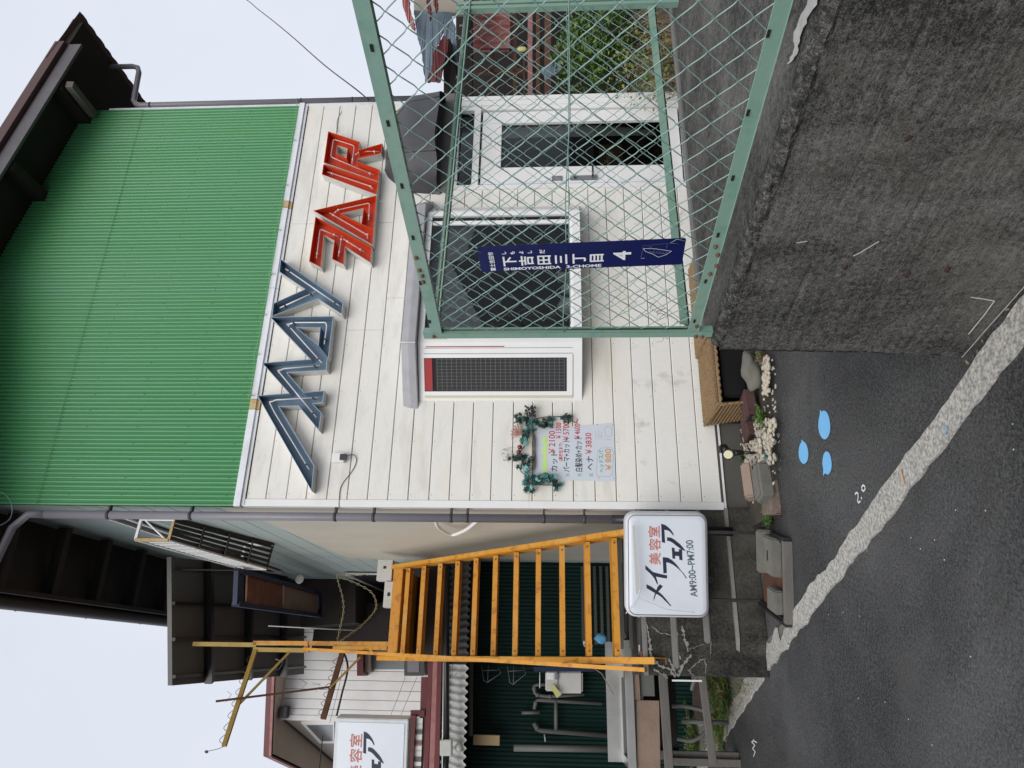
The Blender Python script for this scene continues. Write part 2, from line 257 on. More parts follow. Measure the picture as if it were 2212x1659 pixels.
# ------------------------------------------------------------------ mesh tools
class MB:
    def __init__(s): s.v = []; s.f = []; s.m = []; s.sm = []
    def add(s, vs, fs, mi=0, smooth=False):
        k = len(s.v); s.v += [V3(v) for v in vs]
        for f in fs: s.f.append([k + i for i in f]); s.m.append(mi); s.sm.append(smooth)
        return s
    def box8(s, c, mi=0):
        return s.add(c, [(0, 3, 2, 1), (4, 5, 6, 7), (0, 1, 5, 4), (1, 2, 6, 5), (2, 3, 7, 6), (3, 0, 4, 7)], mi)
    def hbox(s, s0, s1, n0, n1, z0, z1, mi=0):         # house frame box
        return s.box8([S(s0, n1, z0), S(s1, n1, z0), S(s1, n0, z0), S(s0, n0, z0), S(s0, n1, z1), S(s1, n1, z1), S(s1, n0, z1), S(s0, n0, z1)], mi)
    def obox(s, c, ax, ay, az, mi=0):                 # centre and three half vectors
        c = V3(c); q = [(-1, -1, -1), (1, -1, -1), (1, 1, -1), (-1, 1, -1), (-1, -1, 1), (1, -1, 1), (1, 1, 1), (-1, 1, 1)]
        return s.box8([c + ax * a + ay * b + az * d for a, b, d in q], mi)
    def bar(s, p, q, wd, ht, upv=V3((0, 0, 1)), mi=0):   # rectangular bar from p to q
        p = V3(p); q = V3(q); d = (q - p).normalized(); sx = d.cross(upv)
        if sx.length < 1e-4: sx = d.cross(V3((1, 0, 0)))
        sx.normalize(); uy = sx.cross(d).normalized(); a = sx * wd / 2; b = uy * ht / 2
        return s.box8([p - a - b, p + a - b, p + a + b, p - a + b, q - a - b, q + a - b, q + a + b, q - a + b], mi)
    def tube(s, pts, r, n=8, mi=0, caps=True, closed=False, rs=None):
        pts = [V3(p) for p in pts]; N = len(pts); k = len(s.v); prev = None
        for i, p in enumerate(pts):
            if closed: d = pts[(i + 1) % N] - pts[i - 1]
            else: d = pts[min(i + 1, N - 1)] - pts[max(i - 1, 0)]
            d.normalize()
            if prev is None:
                a = d.orthogonal().normalized()
            else:
                a = prev - d * prev.dot(d)
                a = a.normalized() if a.length > 1e-5 else d.orthogonal().normalized()
            prev = a; b = d.cross(a); rr = rs[i] if rs else r
            for j in range(n):
                t = 2 * pi * j / n; s.v.append(p + a * rr * cos(t) + b * rr * sin(t))
        for i in range(N - 1 + (1 if closed else 0)):
            for j in range(n):
                A = k + i * n + j; B = k + i * n + (j + 1) % n; i2 = (i + 1) % N; Cc = k + i2 * n + (j + 1) % n; D = k + i2 * n + j
                s.f.append([A, B, Cc, D]); s.m.append(mi); s.sm.append(True)
        if caps and not closed:
            s.f.append([k + j for j in range(n)][::-1]); s.m.append(mi); s.sm.append(False)
            s.f.append([k + (N - 1) * n + j for j in range(n)]); s.m.append(mi); s.sm.append(False)
        return s
    def poly(s, pts, mi=0, thick=None):
        pts = [V3(p) for p in pts]; N = len(pts)
        if thick is None: return s.add(pts, [tuple(range(N))], mi)
        t = V3(thick); back = [p + t for p in pts]
        return s.add(pts + back, [tuple(range(N)), tuple(range(2 * N - 1, N - 1, -1))] + [(i, N + i, N + (i + 1) % N, (i + 1) % N) for i in range(N)], mi)
    def blob(s, c, rx, ry_, rz, seed=0, rough=.2, sub=1, mi=0, ax=None):
        bm = bmesh.new(); bmesh.ops.create_icosphere(bm, subdivisions=sub, radius=1); ax = ax or (V3((1, 0, 0)), V3((0, 1, 0)), V3((0, 0, 1)))
        c = V3(c); bm.verts.ensure_lookup_table(); k = len(s.v)
        for v in bm.verts:
            d = 1 + rough * mnoise.noise(v.co * 1.3 + V3((seed * 7.1, seed * 3.3, 1)))*1.6
            s.v.append(c + ax[0] * v.co.x * rx * d + ax[1] * v.co.y * ry_ * d + ax[2] * v.co.z * rz * d)
        for f in bm.faces: s.f.append([k + v.index for v in f.verts]); s.m.append(mi); s.sm.append(sub > 1)
        bm.free(); return s
    def build(s, name, mats, parent=None, origin=None):
        if not isinstance(mats, (list, tuple)): mats = [mats]
        if parent is not None:
            root = parent
            while root.parent: root = root.parent
            o0 = root.location.copy()
        elif origin is not None: o0 = V3(origin)
        else:
            n = max(1, len(s.v)); o0 = V3((sum(v.x for v in s.v) / n, sum(v.y for v in s.v) / n, min(v.z for v in s.v) if s.v else 0))
        me = bpy.data.meshes.new(name); me.from_pydata([v - o0 for v in s.v], [], s.f)
        for m_ in mats: me.materials.append(m_)
        me.polygons.foreach_set('material_index', s.m); me.polygons.foreach_set('use_smooth', s.sm); me.update()
        o = bpy.data.objects.new(name, me); COL.objects.link(o)
        if parent is not None: o.parent = parent
        else: o.location = o0
        return o
def tag(o, label, cat, group=None, kind=None):
    if label: o['label'] = label
    if cat: o['category'] = cat
    if group: o['group'] = group
    if kind: o['kind'] = kind
    return o
def thing(name, loc, label, cat, group=None):
    o = bpy.data.objects.new(name, None); o.location = V3(loc); o.empty_display_size = .1; COL.objects.link(o); return tag(o, label, cat, group)
def struct(name, mb, mats, kind='structure'):
    o = mb.build(name, mats); o['kind'] = kind; return o
def fixn(o):
    bm = bmesh.new(); bm.from_mesh(o.data); bmesh.ops.recalc_face_normals(bm, faces=bm.faces); bm.to_mesh(o.data); bm.free(); return o
def bevel(o, wd=.004, seg=2):
    bm = bmesh.new(); bm.from_mesh(o.data); bmesh.ops.remove_doubles(bm, verts=bm.verts, dist=1e-5)
    bmesh.ops.recalc_face_normals(bm, faces=bm.faces)
    ed = [e for e in bm.edges if len(e.link_faces) == 2 and e.calc_face_angle(0) > .5]
    bmesh.ops.bevel(bm, geom=ed, offset=wd, segments=seg, affect='EDGES', clamp_overlap=True); bm.to_mesh(o.data); bm.free(); return o
def catmull(pts, k=6):
    pts = [V3(p) for p in pts]; out = []
    P = [pts[0] * 2 - pts[1]] + pts + [pts[-1] * 2 - pts[-2]]
    for i in range(1, len(P) - 2):
        for j in range(k):
            t = j / k; a, b, c, d = P[i - 1], P[i], P[i + 1], P[i + 2]
            out.append(.5 * ((2 * b) + (c - a) * t + (2 * a - 5 * b + 4 * c - d) * t * t + (-a + 3 * b - 3 * c + d) * t ** 3))
    out.append(pts[-1]); return out
def text(body, name, m, parent, org, xd, yd, size, offset=0., align='LEFT', slant=0., vert=False, sx=1., lift=.0, fit=None):
    "flat printed lettering laid at org, reading along xd"
    cu = bpy.data.curves.new('t', 'FONT'); cu.body = body; cu.size = size; cu.offset = offset; cu.align_x = align; cu.shear = slant
    cu.resolution_u = 3
    ob = bpy.data.objects.new('t', cu); COL.objects.link(ob); bpy.context.view_layer.update()
    me = bpy.data.meshes.new_from_object(ob.evaluated_get(bpy.context.evaluated_depsgraph_get())); bpy.data.objects.remove(ob)
    if fit:
        xs = [v.co.x for v in me.vertices]; sx = fit / (max(xs) - min(xs))
    mb = MB(); nrm = xd.cross(yd).normalized()
    mb.v = [V3(org) + xd * v.co.x * sx + yd * v.co.y + nrm * lift for v in me.vertices]
    mb.f = [list(p.vertices) for p in me.polygons]; mb.m = [0] * len(mb.f); mb.sm = [False] * len(mb.f)
    bpy.data.meshes.remove(me); return mb.build(name, m, parent)
Z = V3((0, 0, 1))

# ================================================================== GROUND
def ground_poly(name, pts, z, m, kind='structure', parent=None):
    mb = MB().poly([V3((p.x, p.y, z)) for p in pts]); o = fixn(mb.build(name, m, parent)); 
    if o.data.polygons[0].normal.z < 0: o.data.flip_normals()
    if parent is None: o['kind'] = kind
    return o
road = struct('road', MB().add([(-60, -30, 0), (60, -30, 0), (60, 90, 0), (-60, 90, 0)], [(0, 1, 2, 3)]), ASPH)
outer = [(2330, 620), (2212, 746), (2080, 915), (1946, 1086), (1932, 1106), (1863, 1192), (1796, 1273), (1730, 1362), (1666, 1444), (1612, 1527), (1526, 1659), (1470, 1750)]
inner = [(2330, 525), (2212, 646), (2150, 720), (2099, 790), (2066, 846), (2006, 930), (1952, 996), (1872, 1106), (1826, 1169), (1806, 1206), (1749, 1269), (1709, 1330), (1694, 1372)]
def jag(pts, amp, step=.05):
    out = []
    for a, b in zip(pts, pts[1:]):
        n = max(1, int((b - a).length / step)); d = (b - a).normalized(); pr = V3((-d.y, d.x, 0))
        for i in range(n):
            p = a + (b - a) * (i / n); out.append(p + pr * amp * (mnoise.noise(p * 9) + .6 * mnoise.noise(p * 31)))
    out.append(pts[-1]); return out
oo = jag([GP(*p) for p in outer], .02); ii = jag([GP(*p) for p in inner], .022)
# kerb strip: a low worn concrete band
mb = MB()
io = [p for p in oo]; L_in = [p for p in ii]
kn = 90
def resamp(P, n):
    d = [0]
    for a, b in zip(P, P[1:]): d.append(d[-1] + (b - a).length)
    out = []; j = 0
    for i in range(n + 1):
        t = d[-1] * i / n
        while j < len(P) - 2 and d[j + 1] < t: j += 1
        f = (t - d[j]) / max(1e-9, d[j + 1] - d[j]); out.append(P[j].lerp(P[j + 1], min(1, max(0, f))))
    return out
oseg = [p for p in oo if p.y < GP(1666, 1444).y + .01]
A_ = resamp(oseg, 260); B_ = resamp(L_in, 260)
for i in range(261):
    a = A_[i]; b = B_[i]; mb.v += [V3((a.x, a.y, 0)), V3((a.x, a.y, .012)), V3((b.x, b.y, .012)), V3((b.x, b.y, 0))]
for i in range(260):
    k = i * 4
    for j in range(3): mb.f.append([k + j, k + j + 1, k + j + 5, k + j + 4]); mb.m.append(0); mb.sm.append(False)
st = struct('kerb_strip', mb, ROADSTRIP); fixn(st)
# verge left of the sign, down to the neighbour
vp = [GP(1694, 1372), GP(1690, 1322), S(-.85, .62, 0), S(-1.0, .1, 0), S(-.4, -.4, 0), S(-.4, -8.9, 0), S(-9, -8.9, 0)]
far_o = [p for p in oo if p.y > GP(1694, 1390).y]
vp2 = [S(-.85, .66, 0), S(-1.0, .0, 0), S(-.1, -.02, 0), S(-.1, -9, 0), S(-9, -9, 0)] + far_o[::-1]
ground_poly('verge', vp2, .006, VERGE)
ve = [p for p in far_o]; cen = S(-2, -3, 0); vin = []
for i, p in enumerate(ve):
    d = (ve[min(i + 9, len(ve) - 1)] - ve[max(i - 9, 0)]).normalized(); q = V3((-d.y, d.x, 0)); q = q if q.y > 0 else -q; vin.append(p + q * (.15 + .05 * mnoise.noise(p * 6)))
mb = MB()
for p, q in zip(ve, vin): mb.v += [V3((p.x, p.y, .0)), V3((p.x, p.y, .014)), V3((q.x, q.y, .012))]
for i in range(len(ve) - 1):
    for j in (0, 1): a = i * 3 + j; mb.f.append([a, a + 1, a + 4, a + 3]); mb.m.append(0); mb.sm.append(False)
fixn(struct('verge_edge', mb, ROADSTRIP))
# soil and gravel bed along the shop front
bed = [GP(1688, 1110), GP(1676, 1010), GP(1668, 900), GP(1655, 760), GP(1640, 640), S(4.4, .55, 0), S(4.4, 0, 0), S(-.15, 0, 0)]
mb = MB(); N_ = len(bed); mb.poly([V3((p.x, p.y, .035)) for p in bed]); mb.add([V3((p.x, p.y, 0)) for p in bed] + [V3((p.x, p.y, .035)) for p in bed], [(i, (i + 1) % N_, N_ + (i + 1) % N_, N_ + i) for i in range(N_)])
soil = struct('soil_bed', mb, SOIL); fixn(soil)
# far ground behind the right-hand plot
ground_poly('earth', [S(4.32, -.3, 0), S(40, -.3, 0), S(40, -40, 0), S(4.32, -40, 0)], .02, SOIL)

# painted marks on the asphalt (flat print on the road)
def mark(pts, name, m, z=.004):
    mb = MB().poly([V3((p.x, p.y, z)) for p in pts]); o = mb.build(name, m, road)
    if o.data.polygons[0].normal.z < 0: o.data.flip_normals()
    return o
for X, Y, a, b, tx, ty, sq in ((1782, 918, 13, 31, -9, -33, 0), (1737, 978, 10.5, 24, -4, -29, 0), (1788, 1000, 10, 25, -9, 28, 1)):
    pts = []
    for i in range(28):
        t = 2 * pi * i / 28; x = X + a * cos(t) * (1 + .03 * sin(3 * t)); y = Y + b * sin(t) + (cos(t) * 2); pts.append(GP(x, y))
        ang = math.atan2(ty, tx)
    # little tail
    q = min(range(28), key=lambda i: (pts[i] - GP(X + tx, Y + ty)).length)
    pts[q] = GP(X + tx, Y + ty)
    mark(pts, 'blue_paint_dot', SKYB)
def gline(P, wd, name, m, z=.0045):
    P = [GP(*p) for p in P]; mb = MB()
    for a, b in zip(P, P[1:]):
        d = (b - a).normalized(); pr = V3((-d.y, d.x, 0)) * wd / 2; a2 = a - d * wd * .3; b2 = b + d * wd * .3
        k = len(mb.v); mb.add([V3((q.x, q.y, z)) for q in (a2 - pr, b2 - pr, b2 + pr, a2 + pr)], [(0, 1, 2, 3)])
        z += .0002
    return mb.build(name, m, road)
gline([(1849, 1067.6), (1852, 1063.8), (1855.4, 1065.9), (1855.8, 1073.7), (1854.6, 1081.5), (1856.8, 1086.1), (1860.6, 1082.7)], .009, 'chalk_digit', WHT)
gline([(1862.4, 1075), (1863.6, 1077)], .010, 'chalk_dot', WHT)
gline([(1864, 1058), (1863.4, 1052), (1866, 1048), (1870, 1050), (1871, 1056), (1868, 1061), (1864, 1058)], .009, 'chalk_digit', WHT)
gline([(1682, 936), (1680, 940), (1683, 945), (1685, 939), (1682, 936)], .007, 'chalk_fleck', WHT); gline([(1682, 957), (1686, 952)], .007, 'chalk_fleck', WHT)
gline([(1630, 1598), (1625, 1603), (1632, 1610), (1627, 1617), (1633, 1624), (1629, 1634)], .009, 'chalk_scrawl', WHT)
gline([(1628, 1600), (1636, 1604)], .009, 'chalk_scrawl', WHT)
mark([GP(*p) for p in ((2050, 918), (2056, 925), (2054, 934), (2049, 940), (2046, 928))], 'blue_paint_smear', mat('worn_blue_paint', (.22, .36, .50), .9, dirt=(.4, .4, .36), dscale=40, damt=.9), .0165)
mark([GP(*p) for p in ((1951, 1012), (1955, 1016), (1960, 1035), (1962, 1048), (1956, 1040), (1953, 1026))], 'orange_paint_smear', mat('worn_orange_paint', (.55, .38, .22), .9, dirt=(.45, .42, .38), dscale=40, damt=.9), .0165)
# little white chips on the asphalt
mb = MB()
for i in range(26):
    X = random.uniform(1700, 2200); Y = random.uniform(880, 1650); p = GP(X, Y)
    if X + (Y - 1100) * .72 < 1890: continue
    mb.blob(p + Z * .001, .003, .0025, .002, i, .3, 1)
struct('grit', mb, WHT, 'stuff')

# ================================================================== RETAINING WALL
wall = thing('retaining_wall', KK, 'dark stained concrete retaining wall carrying the green chain link fence', 'wall')
TOPZ = .975
E1 = GP(1446, 2, TOPZ); E2_ = GP(1487, 420, TOPZ); eD = (E1 - E2_).normalized()
def onfar(P, d):   # intersection of far edge line with P + d t in the plan
    n = V3((-eD.y, eD.x, 0)); t = (E2_ - P).dot(n) / d.dot(n); return P + d * t
Kt = KK + NW * .03 + WD * .0
endd = V3((.13, 1, 0)).normalized()
NAB = KK + WD * 4.2
# face with relief: grid with slight batter at the free end
mb = MB(); nx, nz_ = 120, 150
for i in range(nx + 1):
    for j in range(nz_ + 1):
        t = i / nx; u = 4.2 * t ** 1.25; v = j / nz_; z = v * (TOPZ - .035)
        p = KK + WD * u + NW * (.03 * v); p.z = z
        e = max(0, 1 - u / .04); p += (endd * .0) - WD * 0
        off = .006 * mnoise.noise(V3((u * 5, z * 9, 3))) + .003 * mnoise.noise(V3((u * 3, z * 40, 9)))
        for zz in (.24, .5, .73): off -= .009 * max(0, mnoise.noise(V3((u * 2.2, zz * 7, 3))) + .45) * math.exp(-((z - zz - .004 * sin(u * 4)) / .0045) ** 2)     # form board lines
        if i == 0: p += WD * (.012 * mnoise.noise(V3((z * 14, 5, 1))) + .045 * v)
        mb.v.append(p - NW * off)
for i in range(nx):
    for j in range(nz_):
        a = i * (nz_ + 1) + j; mb.f.append([a, a + nz_ + 1, a + nz_ + 2, a + 1]); mb.m.append(0); mb.sm.append(True)
o = mb.build('concrete_face', CONW, wall)
# rough broken arris
mb = MB(); na = 260
for i in range(na + 1):
    u = .04 + 4.1 * (i / na) ** 1.2; prof = [(0.028, TOPZ - .045), (.022, TOPZ - .03), (.03, TOPZ - .015), (.045, TOPZ - .004), (.068, TOPZ + .001)]
    for k, (o_, z_) in enumerate(prof):
        a_ = .010 if 0 < k < 4 else .002
        q = V3((u * 16, k * 1.7, 0)); r1 = mnoise.noise(q) + .8 * mnoise.noise(q * 2.7); p = KK + WD * u + NW * (o_ - a_ * r1); p.z = z_ + a_ * .8 * mnoise.noise(q + V3((5, 5, 5))); mb.v.append(p)
for i in range(na):
    for k in range(4): a = i * 5 + k; mb.f.append([a, a + 5, a + 6, a + 1]); mb.m.append(0); mb.sm.append(False)
mb.build('broken_edge', CONWE, wall)
A0 = KK + WD * .045 + NW * .06; Bf = onfar(A0, endd); Cf = Bf + eD * 9; Df = KK + WD * 4.2 + NW * 7; A1 = KK + WD * 4.2 + NW * .06
# plateau with a shallow grid so that it is not a mirror-flat plane
mb = MB(); g = 40
for i in range(g + 1):
    for j in range(g + 1):
        u = (i / g) ** 1.3; v = j / g; a = A0.lerp(A1, 0 if False else v); b = Bf.lerp(Cf, 0)
        # bilinear between near edge (A0->A1) and far edge (Bf->Cf)
        p = (A0.lerp(A1, v)).lerp(Bf.lerp(Cf, v), u); p.z = TOPZ + .003 * mnoise.noise(V3((p.x * 6, p.y * 6, 0))); mb.v.append(p)
for i in range(g):
    for j in range(g): a = i * (g + 1) + j; mb.f.append([a, a + g + 1, a + g + 2, a + 1]); mb.m.append(0); mb.sm.append(True)
o = mb.build('concrete_top', CONTOP, wall); fixn(o)
if sum(p.normal.z for p in o.data.polygons) < 0: o.data.flip_normals()
mb = MB()   # end face, far face
def zl(p, z): return V3((p.x, p.y, z))
Kb = KK + V3((0, 0, 0)); 
mb.add([zl(KK, 0), zl(Bf - WD * .03, 0), zl(Bf, TOPZ), zl(KK + WD * .045 + NW * .03, TOPZ - .04), zl(A0, TOPZ)], [(0, 1, 2, 4, 3)])
mb.add([zl(Bf, 0), zl(Cf, 0), zl(Cf, TOPZ), zl(Bf, TOPZ)], [(0, 1, 2, 3)])
mb.build('end_face', CONW, wall)
# low upstand along the far edge
mb = MB(); N_e = V3((-eD.y, eD.x, 0)); a = Bf - N_e * .035; b = Cf - N_e * .035
mb.box8([zl(a - N_e * .03, TOPZ - .01), zl(b - N_e * .03, TOPZ - .01), zl(b + N_e * .03, TOPZ - .01), zl(a + N_e * .03, TOPZ - .01), zl(a - N_e * .03, TOPZ + .008), zl(b - N_e * .03, TOPZ + .008), zl(b + N_e * .03, TOPZ + .008), zl(a + N_e * .03, TOPZ + .008)])
mb.build('edge_upstand', CONLEDGE, wall)
# scrapes and stains on the face
def wstroke(P, wd, m, name):
    P = [WP(*p, -.008) for p in P]; mb = MB()
    for a, b in zip(P, P[1:]):
        d = (b - a).normalized(); pr = d.cross(NW).normalized() * wd / 2; mb.add([a - pr, b - pr, b + pr, a + pr], [(0, 1, 2, 3)])
    o = mb.build(name, m, wall); return o
wstroke([(2078, 772), (2130, 712), (2212, 620), (2230, 600)], .004, WHITEP, 'paint_scrape')
wstroke([(2097, 642), (2118, 645), (2148, 650), (2125, 682), (2092, 722)], .005, WHITEP, 'paint_scrape')
wstroke([(1843, 553), (1858, 546), (1899, 521)], .005, WHITEP, 'paint_scrape')
wstroke([(1720, 525), (1744, 521)], .004, WHITEP, 'paint_scrape'); 
mb = MB()
for X, Y in ((1962, 299), (1825, 578), (2047, 583), (1959, 595 - 1)):
    p = WP(X, Y, -.004); mb.blob(p, .012, .003, .009, X, .4, 2, ax=(WD, NW, Z))
mb.build('rust_stain', mat('dark_rust_stain', (.045, .022, .018), .9), wall)
# white mortar smear on the top edge, near the viewer
mb = MB(); P = [(1700, 138), (1716, 110), (1712, 80), (1726, 40), (1745, 0), (1760, -40)]; Q = [(1702, 138), (1722, 118), (1730, 80), (1745, 40), (1768, 0), (1790, -40)]
P = [(p[0] + (q[0] - p[0]) * t + random.uniform(-3, 3), p[1] + (q[1] - p[1]) * t) for p, q in zip(P, P[1:]) for t in (0, .25, .5, .75)]; Q = [(p[0] + (q[0] - p[0]) * t + random.uniform(-3, 3), p[1] + (q[1] - p[1]) * t) for p, q in zip(Q, Q[1:]) for t in (0, .25, .5, .75)]
for i in range(len(P)): mb.v += [GP(*P[i], TOPZ + .006), GP(*Q[i], TOPZ + .006)]
for i in range(len(P) - 1): mb.f.append([2 * i, 2 * i + 1, 2 * i + 3, 2 * i + 2]); mb.m.append(0); mb.sm.append(False)
mb.build('white_mortar', WHITEP, wall)

# ================================================================== CHAIN LINK FENCE
def chain(parent, base, dr, nn, L, z0, z1, r=.0016, m=.0425, mz=.0457, name='chain_link_mesh'):
    mb = MB(); n = int(L / m); rows = int((z1 - z0) / mz)
    for i in range(n):
        pts = []
        for k in range(rows + 1):
            side = (k + i) % 2; a = (i + side) * m; z = z0 + k * mz; sgn = 1 if side else -1; inn = -sgn
            jx = .0012 * mnoise.noise(V3((i * 1.3, k * 1.1, 4)))
            c = base + dr * (a + jx) + Z * z
            # the bend hooks round its neighbour
            pts.append(c + dr * (inn * .010) - Z * .0095 + nn * (.0026 * sgn)); pts.append(c + dr * (sgn * .0018) + nn * (-.0014 * sgn)); pts.append(c + dr * (inn * .010) + Z * .0095 - nn * (.0026 * sgn))
        mb.tube(pts, r, 5)
    return mb.build(name, WIRE, parent)
fence = thing('chain_link_fence', KK + Z * TOPZ, 'pale green chain link fence with steel angle frame on top of the dark concrete wall', 'fence')
F1 = KK + NW * .03; F1.z = 0
pa = .114
def flat(mb, a0, z0, a1, z1, wd, dep=.003, mi=0, lip=.028):
    "steel angle in the plane of fence one: flat face to the road, lip turned back"
    p = F1 + WD * a0 + Z * z0; q = F1 + WD * a1 + Z * z1; d = (q - p).normalized(); t = d.cross(NW).normalized()
    a = t * wd / 2; mb.box8([p - a, p + a, p + a + NW * dep, p - a + NW * dep, q - a, q + a, q + a + NW * dep, q - a + NW * dep], mi)
    e = t * (wd / 2 - dep); mb.box8([p - a, p - e, p - e + NW * lip, p - a + NW * lip, q - a, q - e, q - e + NW * lip, q - a + NW * lip], mi)
mb = MB(); flat(mb, pa, .985, pa, 2.105, .036); bevel(mb.build('corner_post', FENCE, fence), .0008, 1)
mb = MB(); flat(mb, pa + .018, 2.052, 4.0, 2.035, .042); bevel(mb.build('top_rail', FENCE, fence), .0008, 1)
mb = MB(); flat(mb, pa + .018, 1.062, 4.0, 1.072, .042); bevel(mb.build('bottom_rail', FENCE, fence), .0008, 1)
chain(fence, F1 + WD * (pa + .024) + NW * .012, WD, NW, 2.6, 1.075, 2.052, r=.0019, mz=.0461)
def wpt(a, z, off=0): return F1 + WD * a + Z * z + NW * off
mb = MB(); mb.tube([wpt(pa + .01, 1.555, .004)] + [wpt(pa + .1 + i * .3, 1.555 + .004 * (-1) ** i, .004) for i in range(9)], .0018, 6); mb.build('tension_wire', WIRE, fence)
mb = MB(); mb.tube([wpt(pa + .022, 1.07, .012), wpt(pa + .022, 2.04, .012)], .003, 6); mb.build('tension_bar', DKFENCE, fence)
def bolt(p, ax, r, mats=RUST, par=fence, name='bolt'):
    mb = MB(); a = ax.orthogonal().normalized(); b = ax.cross(a)
    k = [(p + (a * cos(t) + b * sin(t)) * r) for t in [2 * pi * i / 8 for i in range(8)]]
    kk = [q + ax * .005 for q in k]; k3 = [p + (q - p) * .6 + ax * .009 for q in k]
    mb.add(k + kk + k3, [(i, (i + 1) % 8, 8 + (i + 1) % 8, 8 + i) for i in range(8)] + [(8 + i, 8 + (i + 1) % 8, 16 + (i + 1) % 8, 16 + i) for i in range(8)] + [tuple(range(16, 24))])
    return fixn(mb.build(name, mats, par))
for X, Y in ((1505, 704), (1533, 591), (1547, 573), (1550, 550), (1545, 532), (914, 608), (912, 595), (906, 583), (899, 556), (937, 726), (1503, 726), (1516, 727)):
    bolt(WP(X, Y, .03) - NW * .0005, -NW, .0075)
for X, Y in ((803, 104), (838, 267), (868, 402), (892, 514), (908, 612), (928, 695), (1500, 694), (1524, 608), (1551, 508), (1583, 385), (1616, 244), (1660, 73)):
    mb = MB(); p = WP(X, Y, .0285); mb.obox(p, WD * .010, Z * .0042, NW * .0006); mb.build('slot_hole', SLOT, fence)
# second run, round pipe rails, going away behind the shop side
f2 = thing('chain_link_fence', CC + Z * TOPZ, 'dark green chain link fence run receding behind the pale fence beside the shop door', 'fence')
tl = F2P(942, 700); tr_ = F2P(1012, 2); bl = F2P(1478, 700); br = F2P(1405, 4)
def ext(a, b, k=1.6): return a + (b - a) * k
mb = MB(); q = ext(tl, tr_); mb.tube([tl, q], .016, 12); mb.build('top_rail', DKFENCE, f2)
mb = MB(); d = (q - tl).normalized(); mb.tube([tl - N2 * .018 - Z * .012, q - N2 * .018 - Z * .012], .004, 6); mb.build('tension_bar', FENCE, f2)
q2 = ext(bl, br); mb = MB(); mb.obox((bl + q2) / 2, (q2 - bl) / 2, Z * .016, N2 * .002); mb.obox((bl + q2) / 2 - Z * .014 + N2 * .016, (q2 - bl) / 2, Z * .002, N2 * .016); mb.build('bottom_rail', FENCE, f2)
mb = MB(); mb.tube([bl - Z * .016 + N2 * .02, q2 - Z * .016 + N2 * .02], .011, 10); mb.build('lower_pipe', DKFENCE, f2)
P2 = F2P(1100, 14); mb = MB(); p0 = zl(P2, TOPZ); p1 = zl(P2, 2.08)
for sgn in (-1, 1): mb.obox((p0 + p1) / 2 + D2 * .016 * sgn, D2 * .010, N2 * .016, (p1 - p0) / 2)
mb.obox((p0 + p1) / 2 + N2 * .01, D2 * .012, N2 * .003, (p1 - p0) / 2)
mb.build('line_post', FENCE, f2)
zb = bl.z + .01; L2 = (q2 - bl).length
chain(f2, zl(bl, 0) + D2 * .02, D2, N2, L2 - .05, zb, tl.z - .01, r=.0013)
mb = MB(); mb.tube([F2P(1232, 700), F2P(1228, 420), F2P(1228, 200), F2P(1224, 0), ext(F2P(1232, 700), F2P(1224, 0), 1.4)], .0018, 6); mb.build('tension_wire', WIRE, f2)
mb = MB()   # dry tendrils tangled at the far side of the corner post
for i in range(26):
    z = random.choice([random.uniform(1.6, 2.0), random.uniform(1.05, 1.2)]); b = CC + D2 * random.uniform(.03, .12) + Z * z; pts = [b]
    for k in range(5): pts.append(pts[-1] + V3((random.uniform(-.02, .02), random.uniform(-.02, .02), random.uniform(-.03, .03))))
    mb.tube(catmull(pts, 3), .0008, 4)
tag(mb.build('dead_tendrils', VINE), 'thin dead creeper tendrils caught in the fence corner by the post', 'dead creeper', kind='stuff')

# ------------------------------------------------------------------ street address plate
plc = [WP(1034, 534, .018), WP(1483, 514, .018), WP(1473, 572, .018), WP(1036, 588, .018)]   # top-right, bottom-right, bottom-left, top-left
pl = thing('address_plate', (plc[1] + plc[2]) / 2, 'navy blue enamel street address plate wired upright to the chain link fence', 'street sign')
pc = sum(plc, V3((0, 0, 0))) / 4; pdn = (((plc[1] - plc[0]) + (plc[2] - plc[3])) / 2); ph = pdn.length; pdn.normalize()
prt = ((plc[0] - plc[3]) + (plc[1] - plc[2])) / 2; pw_ = prt.length; prt = (prt - pdn * prt.dot(pdn)).normalized(); pn = prt.cross(-pdn).normalized()
if pn.dot(CAM - pc) < 0: pn = -pn
mb = MB(); pts = []
for sx_, sy_ in ((1, 1), (-1, 1), (-1, -1), (1, -1)):
    for k in range(4):
        t = math.atan2(sy_, sx_) - pi / 4 + k / 3 * pi / 2; pts.append(pc + prt * (sx_ * (pw_ / 2 - .008) + .008 * cos(t)) - pdn * (sy_ * (ph / 2 - .008) + .008 * sin(t)))
mb.poly(pts, 0, -pn * .0025); bevel(mb.build('enamel_panel', PLATE, pl), .0007, 1)
def PL(v, u): return pc + pdn * (v - ph / 2) + prt * u + pn * .0028       # v metres down from the top, u to the right
def ptext(b, v, u, size, m=PLW, off=0., sx=1.): return text(b, 'lettering', m, pl, PL(v, u), prt, -pdn, size, off, 'CENTER', sx=sx)
k_ = ph / 450.
sc_ = k_
